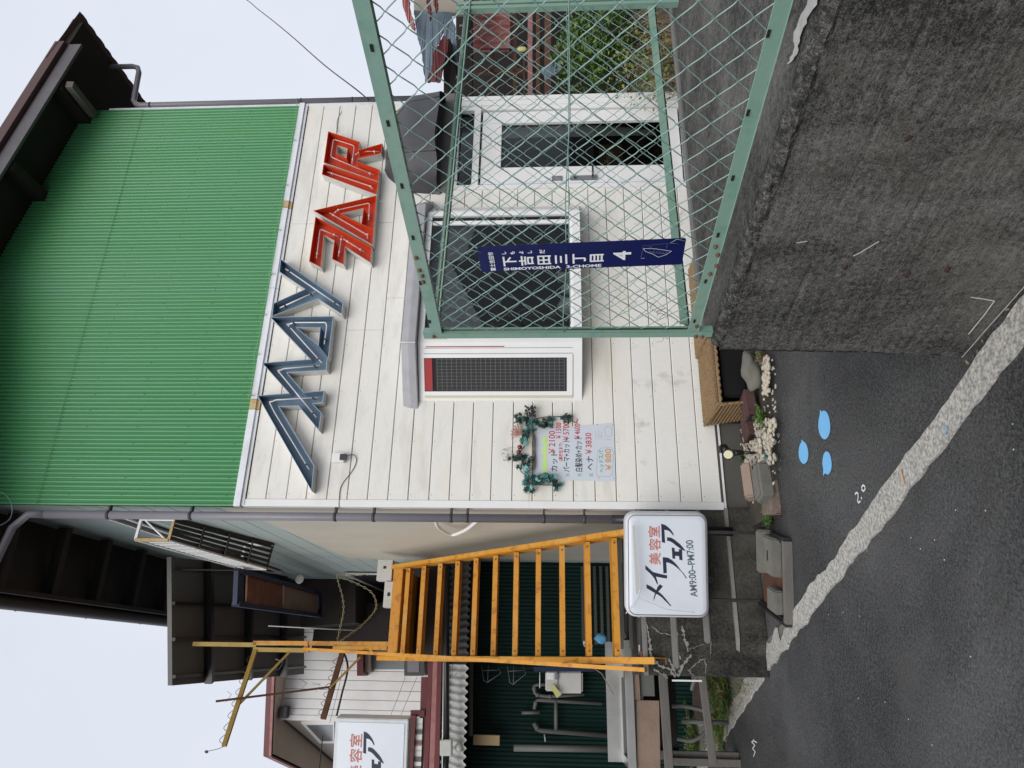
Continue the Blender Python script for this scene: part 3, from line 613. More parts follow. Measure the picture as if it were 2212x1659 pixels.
# columns: v given in photograph units from the top (X-1035)
for ch, v in zip('下吉田三丁目', (67, 105, 144, 182, 221, 260)): ptext(ch, v * sc_ + .0195, -.010, .051, off=.0013)
ptext('4', 335 * sc_, -.003, .082, off=.0010, sx=1.1)
for ch, v in zip('しもよし', (57, 76, 95, 114)): ptext(ch, (v + 5) * sc_, .031, .017, off=.0005)
ptext('だ', (143 + 4) * sc_, .031, .021, off=.0005)
ptext('富士吉田市', 33 * sc_, -.008, .019, off=.0004)
text('SHIMOYOSHIDA', 'lettering', PLW, pl, PL(52 * sc_, -.054), pdn, prt, .0185, .0006, 'LEFT', fit=129 * sc_)
text('3-CHOME', 'lettering', PLW, pl, PL(193 * sc_, -.054), pdn, prt, .0185, .0006, 'LEFT', fit=78 * sc_)
def pstroke(P, wd, m):
    mb = MB()
    for (a, b) in zip(P, P[1:]):
        a = PL(*a); b = PL(*b); d = (b - a).normalized(); pr = d.cross(pn).normalized() * wd / 2; mb.add([a - pr, b - pr, b + pr, a + pr], [(0, 1, 2, 3)])
    return mb.build('map_line', m, pl)
def mp(x, y): return ((1036.9 + x / 4.572 - 1034.5) * sc_, (247 - y - (x - 1000) * -.045) / 4.572 * sc_ * .93)
pstroke([mp(1640, 190), mp(1750, 205), mp(1920, 262), mp(1870, 312), mp(1800, 345), mp(1740, 290), mp(1660, 235), mp(1640, 190)], .0014, PLW)
pstroke([mp(1700, 240), mp(1720, 255), mp(1880, 305)], .001, PLG); pstroke([mp(1750, 205), mp(1740, 290)], .0008, PLG)
for x in (1790, 1820, 1850, 1880): pstroke([mp(x, 225 + (x - 1750) * .3), mp(x - 25, 270 + (x - 1750) * .25)], .0008, PLG)
pstroke([mp(1635, 150), mp(1935, 135)], .0006, PLG); pstroke([mp(1635, 150), mp(1625, 350)], .0006, PLG); pstroke([mp(1700, 165), mp(1700, 182), mp(1720, 180), mp(1718, 164)], .0008, PLG)
pstroke([mp(1630, 345), mp(1660, 345), mp(1655, 338)], .001, PLW); pstroke([mp(1868, 155), mp(1866, 215)], .0007, PLG)
for X, Y in ((1482, 521), (1040, 545)):
    mb = MB(); p = WP(X, Y, .012); mb.tube([p, p + Z * .03 + WD * .01, p + Z * .05 - NW * .006, p + Z * .02 - WD * .012], .0012, 5); mb.build('tie_wire', WIRE, pl)

# ================================================================== SHOP BUILDING
W_ = 4.27
shop = thing('shop_building', OO, 'two storey hair salon with cream boarded front below and green corrugated tin above', 'building')
ZL = [4.165, 3.997, 3.823, 3.654, 3.478, 3.306, 3.135, 2.964, 2.794, 2.62, 2.451, 2.279, 2.107, 1.932, 1.765, 1.595, 1.425, 1.248, 1.076, .904, .733, .558, .388, .232]
S0, S1 = .055, 4.25
BAY = (.93, 2.92, 1.34, 2.86); DOOR = (3.14, 4.30, .20, 2.62)
JOINT = {0: [2.78], 1: [2.78], 2: [2.78], 3: [2.78], 4: [1.62, 2.78], 5: [1.62, 2.78], 6: [1.95], 7: [1.95, 2.7], 8: [1.95]}
for r in range(len(ZL) - 1):
    zt, zb_ = ZL[r], ZL[r + 1]; cuts = []
    segs = [(S0, S1)]
    for (a, b, c, d) in (BAY, DOOR):
        if zb_ > c - .03 and zt < d + .03:
            ns = []
            for (p, q) in segs:
                if p < a < q: ns.append((p, a))
                if p < b < q: ns.append((b, q))
                if not (p < a < q or p < b < q): ns.append((p, q))
            segs = ns
    for j in JOINT.get(r, []):
        ns = []
        for (p, q) in segs:
            if p + .1 < j < q - .1: ns += [(p, j - .0015), (j + .0015, q)]
            else: ns.append((p, q))
        segs = ns
    for (p, q) in segs:
        mb = MB(); g = .0045; b = .004; zt2, zb2 = zt - .001, zb_ + g; dn = random.uniform(-.0012, .0012)
        f0 = [S(p, -.012, zb2), S(q, -.012, zb2), S(q, -.012, zt2), S(p, -.012, zt2)]; f1 = [S(p, -b + dn, zb2), S(q, -b + dn, zb2), S(q, -b + dn, zt2), S(p, -b + dn, zt2)]
        f2_ = [S(p, dn, zb2 + b), S(q, dn, zb2 + b), S(q, dn, zt2 - b), S(p, dn, zt2 - b)]
        mb.add(f0 + f1 + f2_, [(0, 1, 5, 4), (1, 2, 6, 5), (2, 3, 7, 6), (3, 0, 4, 7), (4, 5, 9, 8), (5, 6, 10, 9), (6, 7, 11, 10), (7, 4, 8, 11), (8, 9, 10, 11)])
        mb.build('siding_board', SIDE2 if (r > 18 and p < 1) else SIDE, shop)
# sheathing behind the boards with the two openings
mb = MB()
for (a, b, c, d) in ((0, BAY[0], .2, 4.26), (BAY[0], BAY[1], .2, BAY[2]), (BAY[0], BAY[1], BAY[3], 4.26), (BAY[1], DOOR[0], .2, 4.26), (DOOR[0], DOOR[1], DOOR[3], 4.26)):
    mb.hbox(a, b, -.1, -.013, c, d)
mb.build('sheathing', GAP, shop)
# room behind the glass
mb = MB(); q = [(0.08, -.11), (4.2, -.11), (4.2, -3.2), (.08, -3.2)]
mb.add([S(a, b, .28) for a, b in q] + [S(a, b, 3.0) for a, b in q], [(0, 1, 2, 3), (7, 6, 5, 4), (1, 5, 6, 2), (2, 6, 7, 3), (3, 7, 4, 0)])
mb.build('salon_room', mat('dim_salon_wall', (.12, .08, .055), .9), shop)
# foundation plinth
mb = MB(); mb.hbox(-.05, 4.3, -.1, -.004, 0, .205); bevel(mb.build('foundation', CONF, shop), .006)
mb = MB(); mb.hbox(.0, 4.3, -.003, .012, .204, .218); mb.build('base_flashing', WTRIM, shop)
mb = MB(); mb.hbox(-.0, .052, -.012, .006, .222, 4.19); mb.hbox(-.008, .0, -.06, .006, .222, 4.19); mb.build('corner_trim', ALU, shop)
mb = MB(); mb.hbox(4.25, 4.285, -.02, .006, .222, 6.35); mb.build('corner_trim', WTRIM, shop)
for a, b, m_ in ((.0, .84, WTRIM), (.845, .935, RUSTTRIM), (.94, 2.05, WTRIM), (2.055, 2.95, WTRIM), (2.955, 3.03, RUSTTRIM), (3.035, 4.275, WTRIM)):
    mb = MB(); mb.hbox(a - .012 if a == 0 else a, b, -.01, .030, 4.20, 4.255); mb.hbox(a, b, -.004, .012, 4.172, 4.199); mb.build('drip_flashing', m_, shop)
# green corrugated sheets
def roofz(s): return 6.62 - .235 * (s - 4.24) if s > 2.12 else 6.62 - .235 * (2.12 - 4.24) - .235 * (2.12 - s)
PITCH_C = .038
def sheet(s0, s1, zb_, ztf, n0, name, m_, amp=.0105, par=shop, pitch=PITCH_C, fr=S, per=11):
    mb = MB(); n = int((s1 - s0) / pitch * per)
    for i in range(n + 1):
        s_ = s0 + (s1 - s0) * i / n; fr_c = ((s_ / pitch) % 1.0) - .5; nn = n0 + amp * (1 - 2.1 * math.exp(-(fr_c / .17) ** 2) + .18 * cos(4 * pi * fr_c))
        zt = ztf(s_) if callable(ztf) else ztf
        mb.v += [fr(s_, nn, zb_), fr(s_, nn, zt)]
    for i in range(n): mb.f.append([2 * i, 2 * i + 2, 2 * i + 3, 2 * i + 1]); mb.m.append(0); mb.sm.append(True)
    return mb.build(name, m_, par)
for a, b in ((-.01, .64), (.63, 1.28), (1.27, 1.92), (1.91, 2.56), (2.55, 3.2), (3.19, 3.84), (3.83, 4.25)):
    k = (a + b) / 2
    sheet(a, b, 4.245, 5.99, .004 + .0006 * (int(a * 10) % 3), 'corrugated_sheet', GREEN)
    sheet(a, b, 5.96, lambda s_: roofz(s_) - .02, .0085 + .0006 * (int(a * 10) % 3), 'corrugated_sheet', GREEN)
mb = MB()
mb.add([S(-.0, -.015, 4.25), S(4.25, -.015, 4.25), S(4.25, -.015, roofz(4.25)), S(2.12, -.015, roofz(2.12)), S(0, -.015, roofz(0))], [(0, 1, 2, 3, 4)])
mb.build('gable_backing', GREEN, shop)
# side walls
T_ = 8.6
mb = MB(); mb.add([S(0, -.06, .0), S(0, -T_, 0), S(0, -T_, roofz(0)), S(0, -.06, roofz(0))], [(0, 1, 2, 3)]); mb.add([S(4.28, -.02, 0), S(4.28, -T_, 0), S(4.28, -T_, 6.6), S(4.28, -.02, 6.6)], [(3, 2, 1, 0)])
mb.add([S(0, -T_, 0), S(4.28, -T_, 0), S(4.28, -T_, 6.6), S(0, -T_, 6.6)], [(0, 1, 2, 3)])
mb.build('side_wall', MINT, shop)
def lp(X, Y, o=.006): p = LP(X, Y, o); return p
pp = [S(-.006, -.06, .2), S(-.006, -.06, 4.42), lp(566, 1124), lp(753, 1206), lp(862, 1208), S(-.006, -3.0, 2.2), S(-.006, -3.0, .2)]
mb = MB().poly(pp, 0); o = fixn(mb.build('plaster_panel', PLASTER, shop))
# mint boards above: shallow horizontal laps
for i in range(30):
    z = .25 + i * .21
    if z + .21 > 6.1: break
    mb = MB(); mb.add([S(0, -.07, z), S(-.004, -.07, z), S(-.004, -T_, z), S(0, -T_, z), S(-.0015, -.07, z + .208), S(-.0015, -T_, z + .208)], [(0, 1, 2, 3), (1, 4, 5, 2)])
    fixn(mb.build('lap_board', MINT, shop))
# dark strip windows on the side wall
for (t0, t1, z0, z1, nm) in ((.25, 4.4, 5.42, 5.62, 'side_window'), (4.4, 8.2, 3.95, 4.55, 'side_window')):
    mb = MB(); mb.hbox(-.045, -.02, -t1, -t0, z0, z0 + .03); mb.hbox(-.045, -.02, -t1, -t0, z1 - .03, z1); mb.hbox(-.045, -.02, -t0 - .03, -t0, z0, z1); mb.hbox(-.045, -.02, -t1, -t1 + .03, z0, z1)
    wn = mb.build(nm, ALU, shop); mb = MB(); mb.hbox(-.03, -.022, -t1, -t0, z0, z1); mb.build('pane', BLACK, wn)
for i, (z, r_) in enumerate(((3.62, .03), (3.5, .02))):
    mb = MB(); mb.tube([S(-.06, -3.3, z), S(-.06, -8.4, z)], r_, 8); mb.build('conduit', ALU, shop)
# ---- roof
def roofpt(s_, n, dz=0): return S(s_, n, roofz(s_) + dz)
NFR, SR, SL = .55, 4.92, -.68
mb = MB()
for (a, b) in ((2.12, SR), (SL, 2.12)):
    mb.box8([roofpt(a, NFR, .0), roofpt(b, NFR, .0), roofpt(b, -T_ - .3, .0), roofpt(a, -T_ - .3, .0), roofpt(a, NFR, .07), roofpt(b, NFR, .07), roofpt(b, -T_ - .3, .07), roofpt(a, -T_ - .3, .07)])
mb.build('soffit', SOFF, shop)
mb = MB()
for (a, b) in ((2.12, SR + .02), (SL - .03, 2.12)):
    mb.box8([roofpt(a, NFR + .03, .075), roofpt(b, NFR + .03, .075), roofpt(b, -T_ - .3, .075), roofpt(a, -T_ - .3, .075), roofpt(a, NFR + .03, .095), roofpt(b, NFR + .03, .095), roofpt(b, -T_ - .3, .095), roofpt(a, -T_ - .3, .095)])
mb.build('roof', ROOFM, shop)
for (a, b) in ((2.12, 4.62), (SL, 2.12)):
    mb = MB(); mb.box8([roofpt(a, NFR, -.13), roofpt(b, NFR, -.13), roofpt(b, NFR - .03, -.13), roofpt(a, NFR - .03, -.13), roofpt(a, NFR, .02), roofpt(b, NFR, .02), roofpt(b, NFR - .03, .02), roofpt(a, NFR - .03, .02)]); mb.build('bargeboard', BARGE, shop)
    mb = MB(); mb.box8([roofpt(a, NFR + .045, .022), roofpt(b, NFR + .045, .022), roofpt(b, NFR - .01, .022), roofpt(a, NFR - .01, .022), roofpt(a, NFR + .045, .12), roofpt(b, NFR + .045, .12), roofpt(b, NFR - .01, .12), roofpt(a, NFR - .01, .12)]); mb.build('verge_trim', REDEDGE, shop)
# curled corrugated roof edge on the right
mb = MB(); n = 90
for i in range(n + 1):
    nn = NFR + .05 - i * .05; zz = roofz(SR) + .05 + .007 * cos(i * pi / 1.5); dn_ = .06 * mnoise.noise(V3((i * .3, 1, 1)))
    mb.v += [S(4.4, nn, roofz(4.4) + .09 + .01 * cos(i * pi / 1.5)), S(SR + .10 + dn_ * .5, nn, zz - .03 + dn_ * .4)]
for i in range(n): mb.f.append([2 * i, 2 * i + 1, 2 * i + 3, 2 * i + 2]); mb.m.append(0); mb.sm.append(True)
mb.build('corrugated_eave', ROOFM, shop)
# purlins/brackets under the gable overhang
for s_ in (4.13, 3.15, 2.15, 1.15, .2, -.55):
    mb = MB(); mb.hbox(s_ - .05, s_ + .05, -.02, NFR - .05, roofz(s_) - .14, roofz(s_) - .002); mb.build('purlin', SOFF, shop)
mb = MB(); p = FP(150, 182, NFR - .05); q = FP(202, 248, .05); mb.bar(p, q, .07, .07); mb.build('bracket', OLDWOOD, shop)
mb = MB(); mb.hbox(SL - .02, SL + .02, -T_ - .3, NFR, roofz(SL) - .14, roofz(SL) - .001); mb.build('eave_fascia', SOFF, shop)
for k in range(12):
    t = .35 + k * .7; mb = MB(); mb.hbox(SL + .02, -.02, -t - .04, -t + .04, roofz(SL) - .10, roofz(SL) - .002); mb.build('rafter', SOFF, shop)
mb = MB(); n = 10
for i in range(n + 1):
    a = pi * i / n; 
    for t in (-NFR, T_ + .3): mb.v.append(S(SL - .08 - .065 * cos(a), -t, roofz(SL) + .02 - .065 * sin(a)))
for i in range(n): mb.f.append([2 * i, 2 * i + 1, 2 * i + 3, 2 * i + 2]); mb.m.append(0); mb.sm.append(True)
gt = mb.build('gutter', CLAMP, shop)
for t in [k * 1.05 - .3 for k in range(8)]:
    mb = MB(); mb.hbox(SL - .15, SL - .0, -t - .01, -t + .01, roofz(SL) + .015, roofz(SL) + .025); mb.build('gutter_strap', PIPE, gt)
# ---- downpipe on the left corner
dp = [S(SL - .07, .05, roofz(SL) - .04), S(SL + .02, .03, roofz(SL) - .25), S(-.2, -.03, 6.16), S(-.085, -.03, 6.05), S(-.085, -.03, 5.9), S(-.085, -.03, 1.12), S(-.085, -.03, 1.08)]
mb = MB(); mb.tube(dp[:5], .032, 12); mb.tube([dp[4], S(-.085, -.03, 1.1)], .035, 14); o = mb.build('downpipe', PIPE, shop)
mb = MB(); mb.tube([S(-.085, -.03, 1.12), S(-.085, -.03, 1.0), S(-.10, .02, .93), S(-.16, .1, .86), S(-.2, .1, .2)], .036, 12); mb.build('elbow', BLACK, o)
for X in (235, 413, 725, 808, 1010, 975, 1175, 1262):
    z = FP(X, 1112, -.03).z; mb = MB(); mb.tube([S(-.085, -.03, z - .012), S(-.085, -.03, z + .012)], .039, 14); mb.hbox(-.085, -.0, -.05, -.01, z - .008, z + .008); mb.build('clamp', CLAMP, o)
# right corner pipe
mb = MB(); mb.tube([S(4.315, .01, 2.9), S(4.315, .01, 6.0), S(4.33, .01, 6.06), S(4.38, .01, 6.10), S(4.78, .01, 6.13), S(4.85, .01, 6.16), S(4.87, .01, 6.22), S(4.87, .01, 6.5)], .028, 10); o = mb.build('corner_pipe', PIPE, shop)
for z in (3.7, 4.25, 5.9): mb = MB(); mb.tube([S(4.315, .01, z - .01), S(4.315, .01, z + .01)], .031, 10); mb.build('clamp', CLAMP, o)
# curved duct loop on the plaster wall
pts = catmull([lp(940, 1122, .05), lp(948, 1140, .07), lp(975, 1155, .08), lp(1005, 1145, .08), lp(1030, 1126, .06), lp(1040, 1118, .03)], 6)
mb = MB(); mb.tube(pts, .016, 10); mb.build('hose_loop', ALU, shop)
# ---- louvred balcony box on the side wall
gr = thing('window_guard', LP(365, 1166, .2), 'white metal window guard with slatted floor bracketed high on the side wall', 'window guard')
NI, NO_, FO, FI = LP(377, 1121, .02), LP(365, 1166, .2), LP(576, 1228, .24), LP(590, 1176, .02)
HG = .31
def gb_(f, g, h=0.): return NI.lerp(FI, f).lerp(NO_.lerp(FO, f), g) + Z * h     # f along, g outward
for a_, b_, m_ in (((0, 1, 0), (1, 1, 0), WTRIM), ((0, 1, HG), (1, 1, HG), ALU), ((0, 0, 0), (0, 1, 0), RUSTTRIM), ((0, 0, HG), (0, 1, HG), ALU), ((1, 0, 0), (1, 1, 0), BLACKM), ((1, 0, HG), (1, 1, HG), ALU), ((0, 0, 0), (1, 0, 0), BLACKM)):
    mb = MB(); mb.bar(gb_(*a_), gb_(*b_), .024, .024); mb.build('rail', m_, gr)
for f, g, m_ in ((0, 1, RUSTTRIM), (1, 1, ALU), (0, 0, ALU), (1, 0, ALU)): mb = MB(); mb.bar(gb_(f, g, 0), gb_(f, g, HG), .03, .03); mb.build('corner_post', m_, gr)
for i in range(1, 22): f = i / 22; mb = MB(); mb.bar(gb_(f, 1, 0), gb_(f, 1, HG), .008, .008, V3((1, 0, 0))); mb.build('baluster', ALU, gr)
for i in range(5): g = .10 + i * .2; mb = MB(); mb.bar(gb_(0, g, -.01), gb_(1, g, -.01), .031, .01); mb.build('floor_slat', BLACKM, gr)
for i in range(1, 4): f = i / 4; mb = MB(); mb.bar(gb_(f, 0, -.02), gb_(f, 1, -.02), .04, .01); mb.build('cross_bearer', BLACKM, gr)
mb = MB(); mb.bar(gb_(0, 0, HG - .02), gb_(0, 1, .03), .012, .012); mb.build('brace', ALU, gr)

# ---- bay window
bayc = [(.915, -.01), (1.375, .25), (2.715, .25), (2.95, -.01)]
def BY(i, f, z, out=0.):      # point on run i of the bay at fraction f
    a = V3(bayc[i]).to_3d() if False else V3((bayc[i][0], bayc[i][1], 0)); b = V3((bayc[i + 1][0], bayc[i + 1][1], 0)); p = a.lerp(b, f); d = (b - a).normalized(); n = V3((-d.y, d.x, 0))
    if n.y < 0: n = -n
    p = p + n * out; return S(p.x, p.y, z)
bay = MB()
def bbox(mb, i, f0, f1, z0, z1, o0, o1, mi=0):
    mb.box8([BY(i, f0, z0, o1), BY(i, f1, z0, o1), BY(i, f1, z0, o0), BY(i, f0, z0, o0), BY(i, f0, z1, o1), BY(i, f1, z1, o1), BY(i, f1, z1, o0), BY(i, f0, z1, o0)], mi)
ZB0, ZB1 = 1.345, 2.76
for i in (1,):
    bbox(bay, i, 0, 1, ZB0, ZB0 + .075, -.05, 0); bbox(bay, i, 0, 1, ZB1 - .05, ZB1, -.05, 0); bbox(bay, i, 0, .05, ZB0 + .075, ZB1 - .05, -.05, 0); bbox(bay, i, .965, 1, ZB0 + .075, ZB1 - .05, -.05, 0)
    bbox(bay, i, .05, .965, ZB0 + .075, ZB0 + .10, -.045, -.01); bbox(bay, i, .90, .93, ZB0 + .1, ZB1 - .05, -.045, -.012)
for i in (0, 2):
    bbox(bay, i, 0, 1, ZB0, ZB0 + .075, -.05, 0); bbox(bay, i, 0, 1, ZB1 - .05, ZB1, -.05, 0); bbox(bay, i, 0, .10, ZB0 + .075, ZB1 - .05, -.05, 0); bbox(bay, i, .80, 1, ZB0 + .075, ZB1 - .05, -.05, 0)
    bbox(bay, i, .12, .19, ZB0 + .08, ZB1 - .05, -.03, .006); bbox(bay, i, .745, .80, ZB0 + .08, ZB1 - .05, -.03, .006); bbox(bay, i, .19, .745, ZB0 + .08, ZB0 + .13, -.03, .006)
bo = bay.build('bay_window', ALU, shop)
mb = MB(); bbox(mb, 0, .115, .125, ZB0 + .08, ZB1 - .05, -.01, .008); bbox(mb, 0, .08, .115, ZB0 + .08, ZB1 - .05, -.01, .0035); bbox(mb, 1, .02, .045, ZB1 - .25, ZB1 - .05, -.01, .003); mb.build('yellowed_frame', ALUY, bo)
mb = MB(); bbox(mb, 0, .20, .735, ZB1 - .12, ZB1 - .05, -.02, -.005); mb.build('red_strip', REDP, bo)
for f_ in (.105, .81, .90): mb = MB(); bbox(mb, 0, f_, f_ + .008, ZB0 + .08, ZB1 - .05, -.005, .0012 if f_ > .2 else .0012); mb.build('frame_gap', PIPE, bo)
mb = MB(); bbox(mb, 0, .92, .935, ZB1 - .75, ZB1 - .07, 0, .002); mb.build('red_sealant', REDP, bo)
mb = MB(); bbox(mb, 1, .05, .965, ZB0 + .1, ZB1 - .05, -.032, -.028); mb.build('pane', GLASS, bo)
mb = MB(); bbox(mb, 0, .19, .745, ZB0 + .13, ZB1 - .12, -.016, -.013); mb.build('pane', GLASSD, bo)
mb = MB(); bbox(mb, 2, .22, .6, ZB0 + .13, ZB1 - .12, -.016, -.013); mb.build('pane', GLASSD, bo)
mb = MB()   # wire grid behind the side pane
for k in range(10):
    f = .215 + k * .055; bbox(mb, 0, f, f + .004, ZB0 + .15, ZB1 - .16, -.028, -.026)
for k in range(27):
    z = ZB0 + .15 + k * .0425; bbox(mb, 0, .20, .735, z, z + .0028, -.027, -.024)
mb.build('wire_grid', ALU, bo)
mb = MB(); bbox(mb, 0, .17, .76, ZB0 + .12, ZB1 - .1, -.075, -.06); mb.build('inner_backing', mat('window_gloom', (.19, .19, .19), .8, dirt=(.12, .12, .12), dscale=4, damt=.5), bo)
mb = MB()   # floor, ceiling of the bay
for z0, z1 in ((ZB0 + .002, ZB0 + .03), (ZB1 - .03, ZB1 - .002)):
    q = [(.93, -.11), (1.385, .20), (2.70, .20), (2.93, -.11)]; mb.add([S(a, b, z0) for a, b in q] + [S(a, b, z1) for a, b in q], [(0, 1, 2, 3), (7, 6, 5, 4), (0, 4, 5, 1), (1, 5, 6, 2), (2, 6, 7, 3)])
mb.build('bay_shelf', ALU, bo)
mb = MB()
ho = [(.85, -.005), (1.345, .315), (2.76, .315), (3.02, -.005)]
mb.add([S(a, b, 2.765) for a, b in ho] + [S(a, b, 2.83) for a, b in ho] + [S(.87, -.005, 2.90), S(1.36, .27, 2.90), S(2.74, .27, 2.90), S(3.0, -.005, 2.90)], [(0, 1, 2, 3), (0, 4, 5, 1), (1, 5, 6, 2), (2, 6, 7, 3), (4, 8, 9, 5), (5, 9, 10, 6), (6, 10, 11, 7), (8, 9, 10, 11)])
o = mb.build('hood', HOODM, bo); fixn(o); bevel(o, .005)
mb = MB(); mb.bar(S(1.345, .318, 2.765), S(1.345, .318, 2.90), .02, .006); mb.build('hood_joint', ALU, bo)
# things seen inside the bay: curtain, sill clutter
def curtain(s0, s1, n, z0, z1, m_, name='curtain', par=shop, amp=.02, fr=S, zf=None):
    mb = MB(); k = 40
    for i in range(k + 1):
        s_ = s0 + (s1 - s0) * i / k; nn = n + amp * sin(i * 1.35) ; zz = zf(i / k) if zf else z0
        mb.v += [fr(s_, nn, zz), fr(s_, nn, z1)]
    for i in range(k): mb.f.append([2 * i, 2 * i + 2, 2 * i + 3, 2 * i + 1]); mb.m.append(0); mb.sm.append(True)
    return mb.build(name, m_, par)
curtain(1.4, 2.25, .14, 2.25, 2.72, CURT, par=bo, zf=lambda t: 2.12 + .42 * t)
curtain(2.26, 2.68, .13, 2.4, 2.72, CURT, par=bo, zf=lambda t: 2.42 - .12 * t)
mb = MB(); mb.hbox(1.4, 2.68, .17, .172, 2.60, 2.70); mb.build('window_film', PLASTIC, bo)
for i, (s_, z, r_) in enumerate(((1.5, 1.42, .07), (1.78, 1.45, .075), (1.95, 1.43, .06))):
    mb = MB(); mb.blob(S(s_, .13, z + .02), r_, .05, r_ * 1.1, i, .35, 2); tag(mb.build('plastic_bag', ALU), 'crumpled white plastic bag on the bay window sill, ' + ('nearest the window corner post', 'the middle one of three', 'farthest along beside the pale pot')[i], 'bag', 'bags on the window sill')
mb = MB(); mb.tube([S(2.08, .12, 1.40), S(2.08, .12, 1.55)], .05, 12, rs=[.04, .052]); tag(mb.build('pale_pot', BLIND), 'pale cylindrical pot standing on the bay window sill', 'pot')
def leafmesh(name, m_, size=.03):
    me = bpy.data.meshes.new(name); P = [(0, 0, 0), (.35, .25, .08), (1.0, .0 + .45, .0), (.55, .55, .1), (.45, 1.05, 0), (.05, .7, .12), (-.05, 1.25, -.05), (-.15, .7, .12), (-.5, 1.0, 0), (-.6, .5, .1), (-1.0, .4, 0), (-.35, .22, .08)]
    vs = [(x * size * .6, y * size * .8, z * size) for x, y, z in P] + [(0, size * .45, size * .02)]
    me.from_pydata(vs, [], [(12, i, (i + 1) % 12) for i in range(12)]); me.materials.append(m_); me.update(); return me
LT, LL, LD = leafmesh('leaf', LEAFT), leafmesh('leaf', LEAFL), leafmesh('leaf', LEAFD)
def put_leaf(me, p, par, rot, sc=1.):
    root = par
    while root.parent: root = root.parent
    o = bpy.data.objects.new('leaf', me); o.parent = par; o.matrix_local = Matrix.Translation(V3(p) - root.location) @ rot @ Matrix.Scale(sc, 4); COL.objects.link(o); return o
def plant(name, base, h, spread, n, label, mats, leafsize=.05, cat='plant', group=None, kind=None, blades=False, droop=.3):
    mb = MB(); rnd = random.Random(hash(label) % 999)
    for i in range(n):
        a = rnd.uniform(0, 2 * pi); l_ = rnd.uniform(.5, 1) * h; out = rnd.uniform(.1, 1) * spread; p0 = base + V3((rnd.uniform(-1, 1), rnd.uniform(-1, 1), 0)) * spread * .35
        pts = [p0 + V3((cos(a) * out * t, sin(a) * out * t, l_ * (t - droop * t * t))) for t in (0, .33, .66, 1)]
        mi = rnd.randrange(len(mats))
        if blades:
            wdt = rnd.uniform(.6, 1) * leafsize; sd = V3((-sin(a), cos(a), 0))
            for j, (w0, w1) in enumerate(((.5, 1), (1, .7), (.7, .05))):
                q, r_ = pts[j], pts[j + 1]; mb.add([q - sd * w0 * wdt / 2, q + sd * w0 * wdt / 2, r_ + sd * w1 * wdt / 2, r_ - sd * w1 * wdt / 2], [(0, 1, 2, 3)], mi)
        else:
            mb.tube(pts, .0015, 4, mi)
            for j in range(6):
                t = .25 + .75 * j / 5; q = pts[0].lerp(pts[3], t); q.z = pts[0].z + l_ * (t - droop * t * t); b = rnd.uniform(0, 2 * pi); dr = V3((cos(b), sin(b), rnd.uniform(-.2, .6))).normalized(); sd = dr.cross(V3((0, 0, 1))).normalized(); L_ = leafsize * rnd.uniform(.6, 1.1)
                mb.add([q, q + dr * L_ * .5 + sd * L_ * .25, q + dr * L_, q + dr * L_ * .5 - sd * L_ * .25], [(0, 1, 2, 3)], mi)
    o = mb.build(name, mats, None, base); tag(o, label, cat, group, kind); return o
plant('pot_plant', S(2.35, .05, 1.38), .55, .25, 16, 'leafy pot plant inside the bay window behind the glass', [GRASSD, GRASS], .07)
# ---- door
dr_ = MB()
def dbox(mb, a, b, n0, n1, z0, z1, mi=0): mb.hbox(a, b, n0, n1, z0, z1, mi)
for a, b, c, d, n1 in ((3.14, 3.19, .22, 2.6, .02), (4.25, 4.30, .22, 2.6, .03), (3.19, 4.25, 2.54, 2.6, .02), (3.19, 4.25, 2.33, 2.395, .012), (3.19, 4.25, .22, .30, .015), (4.14, 4.25, .3, 2.54, .005), (4.19, 4.25, .3, 2.54, .018)): dbox(dr_, a, b, -.08, n1, c, d)
do = dr_.build('door', ALU, shop)
mb = MB(); dbox(mb, 3.20, 3.42, -.06, -.015, .32, 2.31); dbox(mb, 3.98, 4.13, -.06, -.015, .32, 2.31); dbox(mb, 3.42, 3.98, -.06, -.015, .32, .49); dbox(mb, 3.42, 3.98, -.06, -.015, 2.11, 2.31); bevel(mb.build('door_leaf', ALU, do), .004)
mb = MB(); dbox(mb, 3.43, 3.97, -.042, -.038, .5, 2.1); mb.build('pane', GLASS, do)
mb = MB(); dbox(mb, 3.19, 4.14, -.05, -.045, 2.395, 2.54); mb.build('pane', GLASS, do)
mb = MB(); dbox(mb, 3.25, 3.30, -.015, -.003, 1.15, 1.42); dbox(mb, 3.25, 3.30, -.015, -.003, 1.5, 1.6); mb.build('lock_plate', PIPE, do)
mb = MB(); mb.tube([S(3.275, -.003, 1.2), S(3.275, .045, 1.2), S(3.40, .05, 1.2)], .010, 8); mb.tube([S(3.275, -.003, 1.37), S(3.275, .012, 1.37)], .014, 10); mb.build('handle', BLACKM, do)
mb = MB(); dbox(mb, 3.21, 3.235, -.015, .0, .32, 2.3); mb.build('pull_edge', WTRIM, do)
curtain(3.86, 4.0, -.10, .55, 2.12, BLIND, par=do, name='door_curtain', amp=.015)
mb = MB(); dbox(mb, 3.5, 3.78, -.14, -.13, .88, 1.12); mb.build('wooden_notice', BROWN, do)
mb = MB()
for k in range(3):
    c = S(3.66 - k * .05, -.125, 1.0 + k * .02)
    for j in range(6): a = j * pi / 3; mb.tube([c, c + DS * cos(a) * .035 + Z * sin(a) * .035], .003, 5)
mb.build('straw_flower', YTAG, do)
# transom head under the awning, timber casing
mb = MB(); mb.hbox(3.12, 4.32, -.01, .06, 2.605, 2.70); mb.hbox(3.10, 4.34, -.01, .045, 2.70, 2.76); mb.build('door_head', CONLEDGE, shop)
